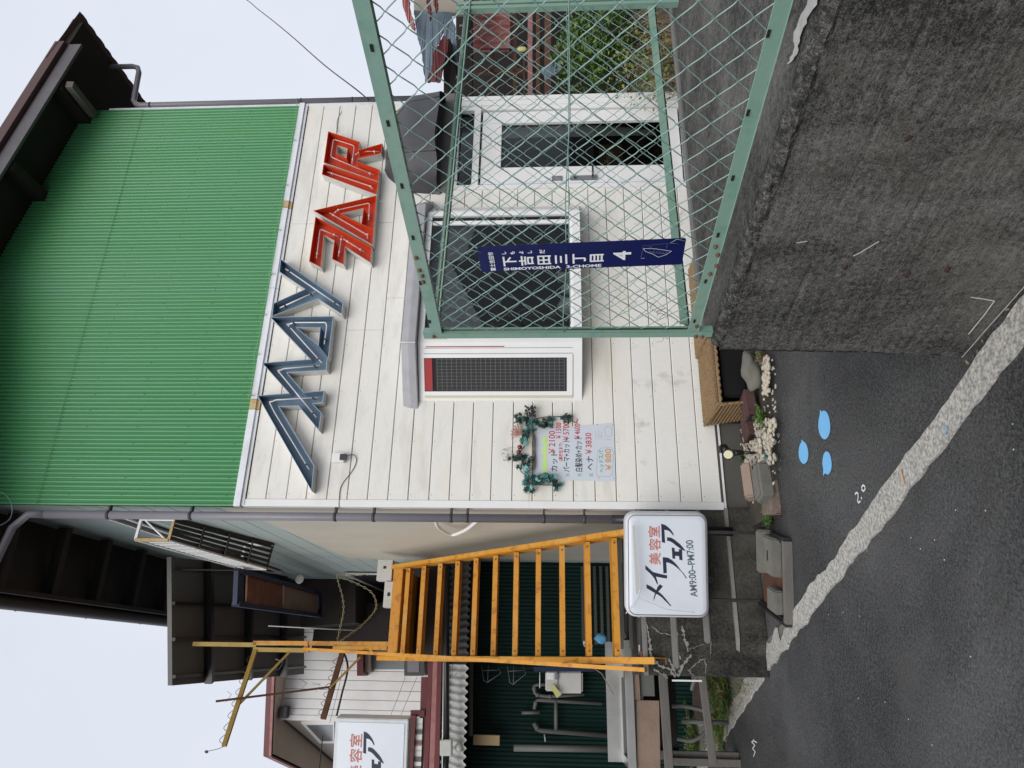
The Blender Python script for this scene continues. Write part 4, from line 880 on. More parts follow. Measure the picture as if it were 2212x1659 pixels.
# ---- charcoal dome awning over the door
mb = MB(); sA, sB, ndep, zt_, zb2 = 3.10, 4.22, .43, 3.28, 2.70; na_, nb = 34, 12
for i in range(na_ + 1):
    a = pi * i / na_; 
    # plan outline: rounded ends
    cs = (sA + sB) / 2; hw = (sB - sA) / 2; ex = 2.6
    ux = -abs(cos(a)) ** (2 / ex) * (1 if cos(a) > 0 else -1); uy = abs(sin(a)) ** (2 / ex)
    for j in range(nb + 1):
        b = pi / 2 * j / nb; k_c = abs(cos(b)) ** .8; k_s = abs(sin(b)) ** 1.0
        if j <= nb * .45: k_c = 1 - .10 * (j / (nb * .45)); zz = zb2 + .30 * (j / (nb * .45))
        else:
            t = (j - nb * .45) / (nb * .55); k_c = .90 * (1 - t) ** .62; zz = zb2 + .30 + (zt_ - zb2 - .30) * t
        sc1 = 1 - (1 - k_c) * .55
        mb.v.append(S(cs + hw * ux * sc1, .0 + ndep * uy * k_c, zz + .012 * sin(i * pi / na_ * 6) * (j == 0)))
for i in range(na_):
    for j in range(nb): a = i * (nb + 1) + j; mb.f.append([a, a + nb + 1, a + nb + 2, a + 1]); mb.m.append(0); mb.sm.append(True)
aw = mb.build('awning', AWN, shop); fixn(aw)
for k in (.0, .33, .66, 1.):
    i = min(na_, int(round(k * na_))); mb2 = MB(); mb2.tube([mb.v[i * (nb + 1) + j] for j in range(nb + 1)], .004, 5); mb2.build('awning_rib', BLACKM, aw)
# socket box with its cord, left of the letters
ob = MB(); p = FP(733, 992, 0); s_, _, z = toS(p); ob.hbox(s_ - .035, s_ + .045, .0, .045, z - .055, z + .055); o = bevel(ob.build('socket_box', ALU), .006); o['label'] = 'small cream weatherproof socket box on the siding below the large blue letter'; o['category'] = 'socket box'
mb = MB(); mb.hbox(s_ - .02, s_ + .03, .045, .062, z - .075, z - .02); m2 = mb.build('socket_cover', CLAMP, o)
mb = MB(); pts = catmull([FP(742, 988, .05), FP(762, 982, .02), FP(770, 993, .006), FP(762, 1015, .006), FP(738, 1048, .006), FP(733, 1075, .006), FP(732, 1100, .01)], 8); mb.tube(pts, .0028, 6); mb.build('power_cord', CLAMP, o)
# pale green cord strung along the flashing
pts = [(642, 212), (630, 303), (612, 400), (596, 497), (583, 592), (565, 680), (550, 765), (538, 855)]
mb = MB(); P = []
for a, b in zip(pts, pts[1:]):
    A = FP(*a, .045); B = FP(*b, .045)
    for t in (0, .25, .5, .75): q = A.lerp(B, t); q.z -= .012 * 4 * t * (1 - t); P.append(q)
P.append(FP(*pts[-1], .045)); mb.tube(P, .0032, 6)
for a in pts[1:]:
    q = FP(*a, .045); mb.tube([q, q + V3((.01, -.01, -.03)), q + NF * -.03 - Z * .05], .003, 5); mb.blob(q, .012, .012, .012, a[0], .3, 1)
tag(mb.build('cord', ROPE), 'pale green cord tied along the foot of the green tin wall', 'cord')

# ================================================================== NEON LETTERS
def inset(P, d):
    "inset a closed polygon (list of 2D tuples) by d"
    n = len(P); ar = sum(P[i][0] * P[(i + 1) % n][1] - P[(i + 1) % n][0] * P[i][1] for i in range(n)); sg = 1 if ar > 0 else -1; out = []
    for i in range(n):
        a, b, c = V3((*P[i - 1], 0)), V3((*P[i], 0)), V3((*P[(i + 1) % n], 0)); u = (b - a).normalized(); v = (c - b).normalized()
        n1 = V3((-u.y, u.x, 0)) * sg; n2 = V3((-v.y, v.x, 0)) * sg; m_ = n1 + n2; k = m_.dot(n1)
        m_ = m_ / max(k, .25); q = b + m_ * d; out.append((q.x, q.y))
    return out
from mathutils.geometry import tessellate_polygon
def letter(name, outline, holes, cvt, fill, rim, label, tubes, tubem, dep=.10, parts=(), group='neon channel letters of the shop name'):
    P = [cvt(*p) for p in outline]; 
    def to2(X, Y): s_, _, z = toS(FP(X, Y, dep)); return (s_, z)
    rings = [[to2(*p) for p in P]] + [[to2(*cvt(*q)) for q in h] for h in holes]
    cs = sum(p[0] for p in rings[0]) / len(P); czz = min(p[1] for p in rings[0]); t = thing(name, S(cs, 0, czz), label, 'sign letter', group)
    side, inner, rm, = MB(), MB(), MB()
    for ri, R_ in enumerate(rings):
        I = inset(R_, .005 if ri == 0 else -.005); n = len(R_)
        for i in range(n):
            a, b = R_[i], R_[(i + 1) % n]; c, d = I[i], I[(i + 1) % n]
            side.add([S(a[0], .002, a[1]), S(b[0], .002, b[1]), S(b[0], dep, b[1]), S(a[0], dep, a[1])], [(0, 1, 2, 3)])
            inner.add([S(c[0], .012, c[1]), S(d[0], .012, d[1]), S(d[0], dep, d[1]), S(c[0], dep, c[1])], [(0, 1, 2, 3)])
            rm.add([S(a[0], dep, a[1]), S(b[0], dep, b[1]), S(d[0], dep, d[1]), S(c[0], dep, c[1])], [(0, 1, 2, 3)])
    tri = tessellate_polygon([[V3((x, z, 0)) for x, z in R_] for R_ in rings]); fl = [q for R_ in rings for q in R_]
    back = MB(); back.add([S(x, .012, z) for x, z in fl], [tuple(f) for f in tri])
    for pth in parts:
        a, b = to2(*cvt(*pth[0])), to2(*cvt(*pth[1])); inner.bar(S(a[0], (.012 + dep) / 2, a[1]), S(b[0], (.012 + dep) / 2, b[1]), dep - .014, .004, NF.cross(S(b[0], 0, b[1]) - S(a[0], 0, a[1])).normalized())
    side.build('outer_side', LSIDE, t); inner.build('inner_side', fill, t); rm.build('front_rim', rim, t); back.build('back_panel', fill, t)
    for T in tubes:
        pts = []
        for q in T: s_, _, z = toS(FP(*cvt(*q), .055)); pts.append(S(s_, .055, z))
        full = []
        for i, q in enumerate(pts):     # rounded bends
            if 0 < i < len(pts) - 1:
                a = (pts[i - 1] - q); b = (pts[i + 1] - q); r_ = min(.02, a.length / 3, b.length / 3); a.normalize(); b.normalize(); full += [q + a * r_, q + (a + b) * r_ * .35, q + b * r_]
            else: full.append(q)
        mb = MB(); mb.tube(full, .0065, 8); mb.build('neon_tube', tubem, t)
        for e, o_ in ((full[0], full[1]), (full[-1], full[-2])):
            d = (o_ - e).normalized(); c = e + d * .045; mb = MB(); mb.tube([c - d * .002, c + d * .012], .0095, 8); mb.tube([c + d * .005, c + d * .005 - NF * .042], .005, 6); mb.build('tube_clip', CLAMP if tubem is NEON else ALU, t)
    return t
c1 = lambda x, y: (553.0 + x / 6.0, 553.0 + y / 6.0)
c3 = lambda x, y: (622.1 + x / 6.0, 276.5 + y / 6.0)
c4 = lambda x, y: (622.1 + x / 6.0, 414.7 + y / 6.0)
K_ = 1488
letter('sign_letter', [(180, 790), (1005, 780), (940, 1312), (922, 1345), (913, 1480), (405, 1512), (620, 275 + K_), (885, 258 + K_), (865, 410 + K_), (740, 430 + K_), (850, 545 + K_), (812, 772 + K_), (548, 455 + K_), (300, 465 + K_), (752, 1228 + K_), (720, 1560 + K_), (15, 320 + K_), (425, 290 + K_), (75, 1385), (700, 1337)],
       [[(530, 930), (830, 930), (805, 1155)]], c1, BLUEGREY, BLUERIM, 'large joined blue grey channel letters M and A with unlit white tubes', [
       [(400, 880), (855, 1385)], [(420, 885), (480, 870), (500, 863), (905, 862), (918, 905), (885, 1145)], [(835, 1420), (350, 1462), (320, 1482), (280, 1482), (785, 605 + K_)], [(815, 345 + K_), (250, 378 + K_), (215, 400 + K_), (170, 400 + K_), (240, 540 + K_), (690, 1278 + K_)]], NEON, parts=[((805, 1155), (932, 1318))])
letter('sign_letter', [(320, 35), (1130, 600), (1112, 757), (802, 556), (205, 783), (224, 612), (632, 430), (300, 205)], [], c1, BLUEGREY, BLUERIM, 'blue grey channel letter Y with two unlit white tubes, right of the joined letters',
       [[(385, 168), (1078, 645)], [(310, 672), (775, 462)]], NEON)
letter('sign_letter', [(355, 318), (1085, 710), (1068, 917), (740, 710), (722, 942), (570, 870), (600, 630), (465, 560), (425, 978), (272, 900)], [], c4, REDO, REDRIM, 'red orange channel letter F with unlit tubes, first of the red letters',
       [[(370, 860), (418, 480), (655, 580)], [(700, 560), (655, 838)], [(720, 610), (990, 780)]], NEONP)
letter('sign_letter', [(325, 1070), (1148, 875), (1095, 1518)], [[(690, 1110), (978, 1042), (950, 1240)]], c3, REDO, REDRIM, 'red orange channel letter A with a triangular hole between the F and the I',
       [[(540, 1100), (1030, 1388), (1035, 1440)], [(600, 1100), (650, 1062), (1060, 970), (1045, 1195)]], NEONP, parts=[((950, 1240), (1106, 1312))])
letter('sign_letter', [(458, 468), (1172, 703), (1148, 865), (438, 602)], [], c3, REDO, REDRIM, 'red orange bar letter I pressed against the letter R', [[(515, 570), (1068, 755), (1105, 800)]], NEONP)
letter('sign_letter', [(520, 42), (930, 180), (915, 285), (1222, 200), (1208, 330), (905, 400), (893, 432), (1186, 540), (1172, 695), (462, 448)], [[(640, 228), (770, 265), (755, 388), (625, 330)]], c3, REDO, REDRIM, 'red orange channel letter R at the right end of the sign',
       [[(830, 460), (862, 230), (590, 145), (555, 375), (1115, 612)], [(870, 350), (905, 325), (1010, 303), (1182, 305)]], NEONP)
mb = MB(); mb.tube(catmull([FP(727, 276, .01), FP(729, 285, .02), FP(728, 262, .01), FP(738, 240, .005)], 5), .002, 5); tag(mb.build('feed_wire', CLAMP), 'short twisted feed wire above the last red letter', 'wire')

# ================================================================== PRICE POSTER
pt_ = thing('price_poster', FP(1328, 975), 'hand lettered pale blue price list poster pinned on the siding under the ivy garland', 'poster')
pc4 = [FP(1150, 1035, .004), FP(1330, 1040, .004), FP(1326, 913, .004), FP(1155, 928, .004)]
mb = MB(); mb.poly(pc4, 0, -NF * .0015); fixn(mb.build('paper_sheet', PAPER, pt_))
def PT(X, Y, off=.0052): return FP(X, Y, off)
def ink(b, X, Y, size, m_, dx=1.): return text(b, 'lettering', m_, pt_, PT(X, Y), DS, Z, size, .0006, 'LEFT', sx=dx)
def pst(P, wd, m_, name='ink_stroke'):
    P = [PT(*p) for p in P]; mb = MB()
    for i, (a, b) in enumerate(zip(P, P[1:])):
        d = (b - a).normalized(); pr = d.cross(NF).normalized() * wd / 2; o_ = NF * .0002 * (i % 3); mb.add([a - pr - d * wd * .2 + o_, b - pr + d * wd * .2 + o_, b + pr + d * wd * .2 + o_, a + pr - d * wd * .2 + o_], [(0, 1, 2, 3)])
    return mb.build(name, m_, pt_)
for y0, y1 in ((1019, 1003), (1000, 987), (983, 966), (962, 944)):
    pst([(1180, y0), (1174, (y0 + y1) / 2), (1179, y1)], .034, INKY)
ink('カット', 1203, 1020, .062, INKB); ink('￥2100', 1199, 983, .075, INKR, .95)
ink('(高校生まで)', 1215, 996, .036, INKR, .8); ink('￥1500', 1212, 950, .062, INKR, .82)
ink('パーマ+カット', 1230, 1020, .062, INKB, .72); ink('￥5700', 1229, 954, .07, INKR, .84)
ink('白髪染め+カット', 1257, 1020, .066, INKB, .63); ink('￥4600〜', 1253, 950, .066, INKR, .72)
ink('ヘナ', 1281, 1016, .066, INKB, .95); ink('￥3830', 1278, 984, .07, INKR, .95)
ink('ヘッドスパ', 1304, 1021, .045, INKG, .85); ink('￥880', 1321, 1020, .07, INKO, 1.15)
for X in (1199, 1226, 1252, 1277):
    for k in range(4): pst([(X, 1026), (X + 4 * cos(k * 1.57 + .5), 1026 + 3.4 * sin(k * 1.57 + .5)), (X + 5 * cos(k * 1.57 + 1), 1026 + 4 * sin(k * 1.57 + 1))], .003, INKG)
pst([(1288, 1026), (1291, 975), (1298, 968), (1318, 967), (1325, 975), (1323, 1024), (1318, 1029), (1294, 1029), (1288, 1026)], .0022, INKP)
pst([(1287, 930), (1287, 946), (1300, 948)], .0022, INKP); pst([(1293, 928), (1293, 942), (1302, 944)], .0022, INKP); pst([(1299, 932), (1299, 944)], .0022, INKP)
pst([(1308, 940), (1306, 925), (1314, 920), (1322, 925), (1321, 940), (1314, 944), (1308, 940)], .0025, INKO); pst([(1305, 948), (1320, 950)], .002, INKP)
for X, Y in ((1290, 917), (1324, 918), (1293, 1032), (1326, 1033)): mb = MB(); mb.blob(PT(X, Y), .004, .004, .004, X, .1, 1); mb.build('pin', CLAMP, pt_)

# ivy garland round the poster
gl = thing('ivy_garland', FP(1235, 975), 'artificial ivy garland with red bauble and dried pink flower hung over the price poster', 'garland')
def cG(x, y): return (1950 / 1.8228 + x / 6.0, 1580 / 1.8228 + y / 6.0)
path = [(830, 1085), (750, 1085), (600, 1085), (450, 1065), (400, 1000), (380, 950), (330, 900), (340, 820), (350, 740), (300, 690), (350, 620), (420, 520), (400, 430), (430, 330), (470, 240), (560, 220), (650, 205), (760, 200), (880, 200), (960, 230), (1040, 280)]
mb = MB(); mb.tube(catmull([FP(*cG(*p), .03 + .01 * (i % 2)) for i, p in enumerate(path)], 5), .0045, 6)
for k in range(5): mb.tube(catmull([FP(*cG(490 + 8 * k, y), .02 + .006 * ((y + k * 70) // 100 % 3)) for y in range(380 + 20 * k, 980 - 20 * k, 70)], 3), .002, 5)
mb.tube(catmull([FP(*cG(p, q), .025) for p, q in ((380, 950), (470, 860), (500, 700), (480, 560), (500, 430), (470, 300))], 4), .003, 5)
mb.build('vine', VINE, gl)
rnd = random.Random(5)
spots = [(800, 1130, LT), (810, 1060, LT), (740, 1020, LL), (700, 985, LT), (640, 990, LL), (590, 1010, LT), (560, 1040, LL), (520, 990, LT), (460, 1100, LT), (430, 1070, LL), (400, 1040, LT), (440, 950, LL), (480, 1000, LD), (370, 840, LL), (340, 880, LD), (390, 720, LD), (350, 740, LD), (320, 720, LD), (270, 750, LD), (230, 740, LD), (390, 520, LT), (350, 500, LT), (400, 440, LD), (380, 400, LT), (420, 350, LL), (470, 290, LL), (450, 320, LT), (500, 270, LL), (640, 300, LD), (600, 280, LD), (570, 260, LD), (740, 270, LL), (720, 250, LT), (920, 200, LD), (900, 220, LD), (930, 240, LD), (300, 220, LD), (280, 200, LD), (330, 260, LD), (360, 230, LD), (410, 250, LD), (560, 1000, LD), (680, 1010, LD), (755, 1080, LD), (420, 1120, LL), (380, 1060, LD), (430, 760, LD)]
for i, (x, y, me) in enumerate(spots):
    for k in range(4):
        p = FP(*cG(x + rnd.uniform(-32, 32), y + rnd.uniform(-32, 32)), .02 + rnd.uniform(0, .05))
        fr = Matrix((( DS.x, 0, NF.x, 0), (DS.y, 0, NF.y, 0), (0, 1, 0, 0), (0, 0, 0, 1)))
        rot = fr @ Matrix.Rotation(rnd.uniform(0, 6.28), 4, 'Z') @ Matrix.Rotation(rnd.uniform(-.9, .9), 4, 'X') @ Matrix.Rotation(rnd.uniform(-.6, .6), 4, 'Y')
        put_leaf(me if k == 0 else rnd.choice((me, LD)), p, gl, rot, rnd.uniform(1.0, 2.3))
mb = MB()
for i in range(70):
    c = FP(*cG(455 + rnd.uniform(-70, 70), 130 + rnd.uniform(-70, 70)), .04 + rnd.uniform(0, .04)); mb.blob(c, .012, .008, .006, i, .3, 1)
mb.build('pine_cone', CLAMP, gl)
mb = MB(); c = FP(*cG(330, 430), .04)
for i in range(17):
    a = 1.2 + i * .22; e = FP(*cG(330 - 130 * abs(sin(a)) + rnd.uniform(-15, 15), 430 + 150 * cos(a)), .05 + rnd.uniform(-.02, .03)); mb.bar(c, e, .006, .002, NF)
mb.build('dried_flower', PINKF, gl)
for (x, y) in ((318, 595), (305, 655)): mb = MB(); mb.blob(FP(*cG(x, y), .055), .02, .02, .022, x, .05, 2); mb.build('bauble', REDB, gl)
mb = MB()
for i in range(60):
    c = FP(*cG(175 + rnd.uniform(-75, 45), 690 + rnd.uniform(-80, 80)), .03 + rnd.uniform(0, .04)); e = c + V3((rnd.uniform(-1, 1), rnd.uniform(-1, 1), rnd.uniform(-1, 1))) * .02; mb.tube([c, e], .0012, 4); 
    if i % 3 == 0: mb.blob(e, .005, .005, .005, i, .2, 1)
mb.build('filler_sprig', PEB2, gl)
mb = MB(); mb.tube([FP(1139, 1055, .02), FP(1141, 1075, .005), FP(1143, 1103, .006)], .0012, 5); mb.build('hanging_string', WHT, gl)

# ================================================================== STAIR BLOCK AND STAIR
blk = thing('stair_base', S(-.65, -.5, 0), 'dark cracked concrete block carrying the foot of the orange steel stair', 'concrete block')
mb = MB(); nx, nz2 = 34, 26
for i in range(nx + 1):
    for j in range(nz2 + 1):
        s_ = -1.25 + 1.25 * i / nx; z = .93 * j / nz2; nn = .0 + .004 * mnoise.noise(V3((s_ * 9, z * 9, 2))); mb.v.append(S(s_, nn, z))
for i in range(nx):
    for j in range(nz2): a = i * (nz2 + 1) + j; mb.f.append([a, a + nz2 + 1, a + nz2 + 2, a + 1]); mb.m.append(0); mb.sm.append(True)
mb.add([S(-1.25, 0, 0), S(-1.25, -1.3, 0), S(-1.25, -1.3, .93), S(-1.25, 0, .93)], [(3, 2, 1, 0)])
mb.add([S(-1.25, 0, .93), S(0, 0, .93), S(0, -1.3, .93), S(-1.25, -1.3, .93)], [(0, 1, 2, 3)])
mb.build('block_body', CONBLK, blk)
mb = MB(); mb.hbox(-1.252, -.01, -.02, .012, .885, .925); o = bevel(mb.build('top_edge', CONLEDGE, blk), .006)
mb = MB(); mb.hbox(-1.2, -.01, -.01, .016, .655, .705); bevel(mb.build('ledge', CONLEDGE, blk), .01)
mb = MB(); mb.hbox(-1.02, -.01, -.01, .018, .41, .46); bevel(mb.build('ledge', CONLEDGE, blk), .01)
mb = MB(); mb.box8([S(-.98, .055, 0), S(0, .055, 0), S(0, -.01, 0), S(-1.12, -.01, 0), S(-.98, .04, .205), S(0, .04, .205), S(0, -.01, .205), S(-1.12, -.01, .205)]); bevel(mb.build('plinth_step', CONBLK, blk), .008)
mb = MB(); mb.box8([S(-1.0, .042, .205), S(0, .042, .205), S(0, -.01, .205), S(-1.1, -.01, .205), S(-.98, .03, .228), S(0, .03, .228), S(0, -.008, .228), S(-1.08, -.008, .228)]); mb.build('plinth_cap', CONLEDGE, blk)
def crack(P, w0, m_=CRACK):
    P = [FP(*p, .0085) for p in P]; mb = MB(); L_ = []; R__ = []
    for i, q in enumerate(P):
        d = (P[min(i + 1, len(P) - 1)] - P[max(i - 1, 0)]).normalized(); pr = d.cross(NF).normalized() * w0 / 2 * max(.15, 1 + 1.6 * mnoise.noise(q * 75)) * (.45 + .4 * sin(pi * (i + .5) / len(P))); L_.append(q - pr); R__.append(q + pr)
    mb.v = L_ + R__; n = len(P); mb.f = [[i, i + 1, n + i + 1, n + i] for i in range(n - 1)]; mb.m = [0] * (n - 1); mb.sm = [False] * (n - 1); o = mb.build('crack_repair', m_, blk)
cz = lambda x, y: (1206.9 + x / 4.8, 1313.4 + y / 4.8)
def rough(P, k=9):
    out = []
    for a, b in zip(P, P[1:]):
        for j in range(k): t = j / k; out.append((a[0] + (b[0] - a[0]) * t + random.uniform(-8, 8), a[1] + (b[1] - a[1]) * t + random.uniform(-8, 8)))
    out.append(P[-1]); return out
for P, wd in (([(905, 150), (940, 330), (960, 500), (1040, 600), (1140, 630), (1210, 710)], .024), ([(1285, 190), (1300, 300), (1345, 450)], .022), ([(1380, 485), (1300, 570), (1235, 710)], .022), ([(1225, 250), (1225, 450), (1270, 540)], .022),
              ([(1340, 660), (1430, 570), (1510, 520), (1530, 600), (1525, 680)], .008), ([(1340, 640), (1410, 705)], .008), ([(1585, 350), (1570, 470)], .008), ([(970, 200), (1050, 260), (1170, 280)], .008), ([(1350, 430), (1500, 380)], .006), ([(985, 640), (1080, 690), (1130, 730)], .02), ([(1150, 530), (1190, 640), (1215, 700)], .018)):
    crack([cz(*p) for p in rough(P)], wd)
mb = MB(); p = FP(1458, 1469, .006); mb.bar(FP(1452, 1470, .01), FP(1516, 1471, .01), .012, .012, NF); mb.build('white_stick', WHT, blk)

sts = thing('orange_stair', S(-.68, -.2, .93), 'steep orange steel stair with open treads climbing beside the shop side wall', 'stair')
sR, sL = -.20, -1.13
tb, zb0 = .18, 1.118; tt, zt0 = 2.28, 3.228; NT = 11
def stp(t): return zb0 + (zt0 - zb0) * (t - tb) / (tt - tb)
for nm, s_, ta, tz in (('stringer', sR, -.02, 2.62), ('stringer', sL, -.05, 2.62)):
    mb = MB(); a = S(s_, -ta, stp(ta) - .085); b = S(s_, -tz, stp(tz) - .075)
    mb.bar(a, b, .008, .15, Z); u = (b - a).normalized(); n_ = u.cross(DS).normalized()
    for sg in (-1, 1): mb.bar(a + n_ * .071 * sg - DS * .022 * (1 if s_ == sL else -1), b + n_ * .071 * sg - DS * .022 * (1 if s_ == sL else -1), .045, .008, n_)
    mb.build(nm, ORANGE, sts)
for k in range(NT):
    t = tb + (tt - tb) * k / (NT - 1); z = stp(t); mb = MB(); mb.hbox(sL + .01, sR - .01, -t - .20, -t, z - .006, z); mb.hbox(sL + .01, sR - .01, -t - .0, -t + .006, z - .045, z + .001); mb.hbox(sL + .01, sR - .01, -t - .206, -t - .2, z - .045, z + .001)
    mb.build('tread', ORANGE, sts)
mb = MB(); mb.hbox(sL, sR + .02, -2.46, -2.42, 3.30, 3.40); mb.hbox(sL, sR + .02, -3.6, -2.42, 3.295, 3.303); mb.hbox(sL, sL + .04, -3.6, -2.46, 3.30, 3.40); mb.build('landing', ORANGE, sts)
hp = [S(-1.165, -2.42, 4.30), S(-1.215, -.03, .96)]
mb = MB(); mb.bar(TP(658, 1402, 2.42), TP(1396, 1447, -.02), .055, .03, DS); mb.build('handrail', ORANGE, sts)
for k in range(3):
    a = TP(658, 1402, 2.42).lerp(TP(1396, 1447, -.02), .25 + .28 * k); b = a - Z * .0; t_ = -toS(a)[1]; mb = MB(); mb.bar(a, S(sL - .01, -t_, stp(t_) + .02), .03, .012, DS); mb.build('rail_post', ORANGE, sts)
# landing guard seen end on
for X0, X1, Y, m_ in ((418, 555, 1391, YELP), (548, 850, 1389, ORANGE), (548, 660, 1403, YELP), (720, 836, 1398, ORANGE)):
    mb = MB(); mb.bar(TP(X0, Y, 2.44), TP(X1, Y + 2, 2.44), .045, .045, DS); mb.build('guard_post', m_, sts)
mb = MB(); mb.bar(TP(664, 1386, 2.44), TP(664, 1408, 2.44), .07, .03, Z); mb.bar(TP(802, 1388, 2.44), TP(802, 1410, 2.44), .05, .03, Z); mb.build('guard_bracket', ORANGE, sts)
mb = MB(); mb.bar(TP(553, 1400, 2.44), TP(484, 1612, 1.9), .045, .03, NF); mb.build('outrigger_arm', YELP, sts)
mb = MB(); mb.bar(TP(630, 1404, 2.44), TP(508, 1530, 2.1), .022, .022, NF); mb.build('outrigger_brace', YELP, sts)
mb = MB(); mb.bar(TP(466, 1515, 2.0), TP(713, 1484, 2.5), .022, .022, NF); mb.build('cross_bar', BRNSTEEL, sts)
mb = MB(); mb.bar(TP(739, 1412, 2.5), TP(698, 1553, 2.2), .055, .035, NF); mb.build('lower_arm', BRNSTEEL, sts)
mb = MB(); mb.bar(TP(778, 1420, 2.5), TP(713, 1486, 2.3), .02, .02, NF); mb.build('lower_brace', YELP, sts)
def coil(a, b, n, r, m_, side):
    P = []; L_ = (b - a)
    for i in range(n * 8 + 1):
        t = i / (n * 8); P.append(a + L_ * t + side * (r * abs(sin(pi * n * t))) )
    mb = MB(); mb.tube(P, .003, 5); mb.build('coil_wire', m_, sts)
coil(TP(551, 1410, 2.42), TP(486, 1608, 1.9), 8, .075, BRNSTEEL, (Z * .96 + DS * -.25))
coil(TP(735, 1420, 2.5), TP(700, 1548, 2.2), 7, .07, BRNSTEEL, Z)
mb = MB(); mb.tube(catmull([TP(484, 1612, 1.9), TP(470, 1618, 1.9), TP(447, 1623, 1.9)], 4), .003, 5); mb.blob(TP(446, 1624, 1.9), .016, .006, .02, 1, .1, 2); mb.build('wire_loop', BRNSTEEL, sts)
for X, Y in ((500, 1500), (520, 1502), (692, 1478), (663, 1476), (612, 1430), (585, 1455)):
    c = TP(X, Y, 2.2); mb = MB()
    for k in range(3): mb.tube([c, c + V3((random.uniform(-1, 1), random.uniform(-.3, .3), random.uniform(.2, 1))).normalized() * .09], .002, 4)
    mb.build('bird_spike', PIPE, sts)
def chainlink(P, m_, par):
    P = catmull(P, 5); mb = MB(); acc = 0
    for i in range(len(P) - 1):
        a, b = P[i], P[i + 1]; d = (b - a).normalized(); sd = d.cross(NF if i % 2 else Z).normalized() * .010; mb.tube([a, a.lerp(b, .3) + sd, a.lerp(b, .7) + sd, b, a.lerp(b, .7) - sd, a.lerp(b, .3) - sd], .0035, 4, closed=True)
    mb.build('chain', m_, par)
chainlink([TP(728, 1388, 2.5), TP(735, 1355, 2.6), TP(742, 1320, 2.7), TP(740, 1290, 2.8), TP(732, 1262, 2.9), TP(727, 1240, 3.0)], YCHAIN, sts)
chainlink([TP(733, 1246, 3.0), TP(770, 1260, 3.0), TP(803, 1280, 3.0), TP(813, 1305, 3.0), TP(806, 1325, 3.0), TP(780, 1352, 2.9), TP(745, 1378, 2.7), TP(730, 1388, 2.5)], YCHAIN, sts)
chainlink([TP(727, 1240, 3.0), TP(760, 1243, 3.0), TP(798, 1240, 3.0)], YCHAIN, sts)
mt = thing('meter_box', TP(850, 1225, 2.4), 'white utility box tucked at the top of the orange stair beside the wall', 'utility box')
mb = MB(); mb.hbox(-.33, -.10, -2.60, -2.46, 3.43, 3.60); mb.hbox(-.62, -.34, -2.60, -2.46, 3.40, 3.50); mb.build('box_body', METER, mt); mb = MB(); mb.hbox(-.2, -.17, -2.459, -2.455, 3.5, 3.53); mb.hbox(-.5, -.46, -2.459, -2.455, 3.43, 3.46); mb.build('knockout', BLACK, mt)

# black flat roof over the landing
rf = thing('black_canopy', TP(370, 1350, 1.9), 'flat black sheet canopy with dark purlins high above the orange stair', 'canopy')
za = 5.72
c0, c1_, c2_, c3_ = GP(370, 1203, za), GP(372, 1481, za), GP(657, 1456, za), GP(657, 1235, za)
mb = MB(); mb.poly([c0, c1_, c2_, c3_], 0, Z * .05); fixn(mb.build('sheet_deck', mat('black_sheet', (.14, .14, .13), .6, dirt=(.10, .10, .095), dscale=2, damt=.6), rf))
dd = (c1_ - c0).normalized(); bb = (c3_ - c0)
for f in (.18, .45, .75): a = c0.lerp(c3_, f); b = c1_.lerp(c2_, f); mb = MB(); mb.bar(a - Z * .05, b - Z * .05, .07, .09); mb.build('purlin', BLACK, rf)
for f in (.08, .36, .64, .93): a = c0.lerp(c1_, f); b = c3_.lerp(c2_, f); mb = MB(); mb.bar(a - Z * .02, b - Z * .02, .035, .035); mb.build('joist', BLACK, rf)
# blue framed hanging box below it
hb = thing('hanging_rack', LP(600, 1280, .8), 'blue steel rack with rusty red panels hanging under the black canopy by the side wall', 'rack')
def lbox(mb, o0, o1, t0, t1, z0, z1): mb.hbox(-o1, -o0, -t1, -t0, z0, z1)
rk = [GP(512, 1232, 5.05), GP(509, 1305, 5.05), GP(690, 1330, 5.05), GP(690, 1282, 5.05)]
def rkp(f, g, h=0.): return rk[0].lerp(rk[3], f).lerp(rk[1].lerp(rk[2], f), g) + Z * h
for a_, b_, wd_ in (((0, 0), (0, 1), .05), ((0, 1), (1, 1), .09), ((1, 0), (1, 1), .06), ((0, 0), (1, 0), .06)): mb = MB(); mb.bar(rkp(*a_), rkp(*b_), .05, wd_); mb.build('blue_frame', NAVYB, hb)
mb = MB(); mb.bar(rkp(.05, 0, .012), rkp(.05, 1, .012), .12, .01); mb.build('blue_board', NAVYB, hb)
for k, (f0, f1) in enumerate(((.10, .48), (.5, .97))): mb = MB(); mb.poly([rkp(f0, .05), rkp(f0, .93), rkp(f1, .93), rkp(f1, .05)], 0, Z * .02); fixn(mb.build('rusty_panel', RUSTPLY if k == 0 else BRWOOD, hb))
for f, g in ((0, 0), (1, 0)): mb = MB(); mb.bar(rkp(f, g), rkp(f, g, .65), .012, .012); mb.build('hanger_rod', SOFF, hb)
mb = MB(); lbox(mb, .3, 1.0, 6.0, 7.8, 4.2, 5.4); mb.poly([TP(648, 1232, 5.4), TP(648, 1355, 5.4), TP(768, 1345, 5.4), TP(768, 1232, 5.4)], 0, -NF * 1.2); fixn(tag(mb.build('dark_filler', SOFF), 'black block added to darken the gap at the far end of the side wall', 'filler block'))  # added black block, darkens the opening beside the hanging rack
mb = MB(); mb.tube([TP(580, 1352, 3.2), TP(770, 1362, 4.2)], .007, 6); mb.build('thin_pipe', ALU, rf)
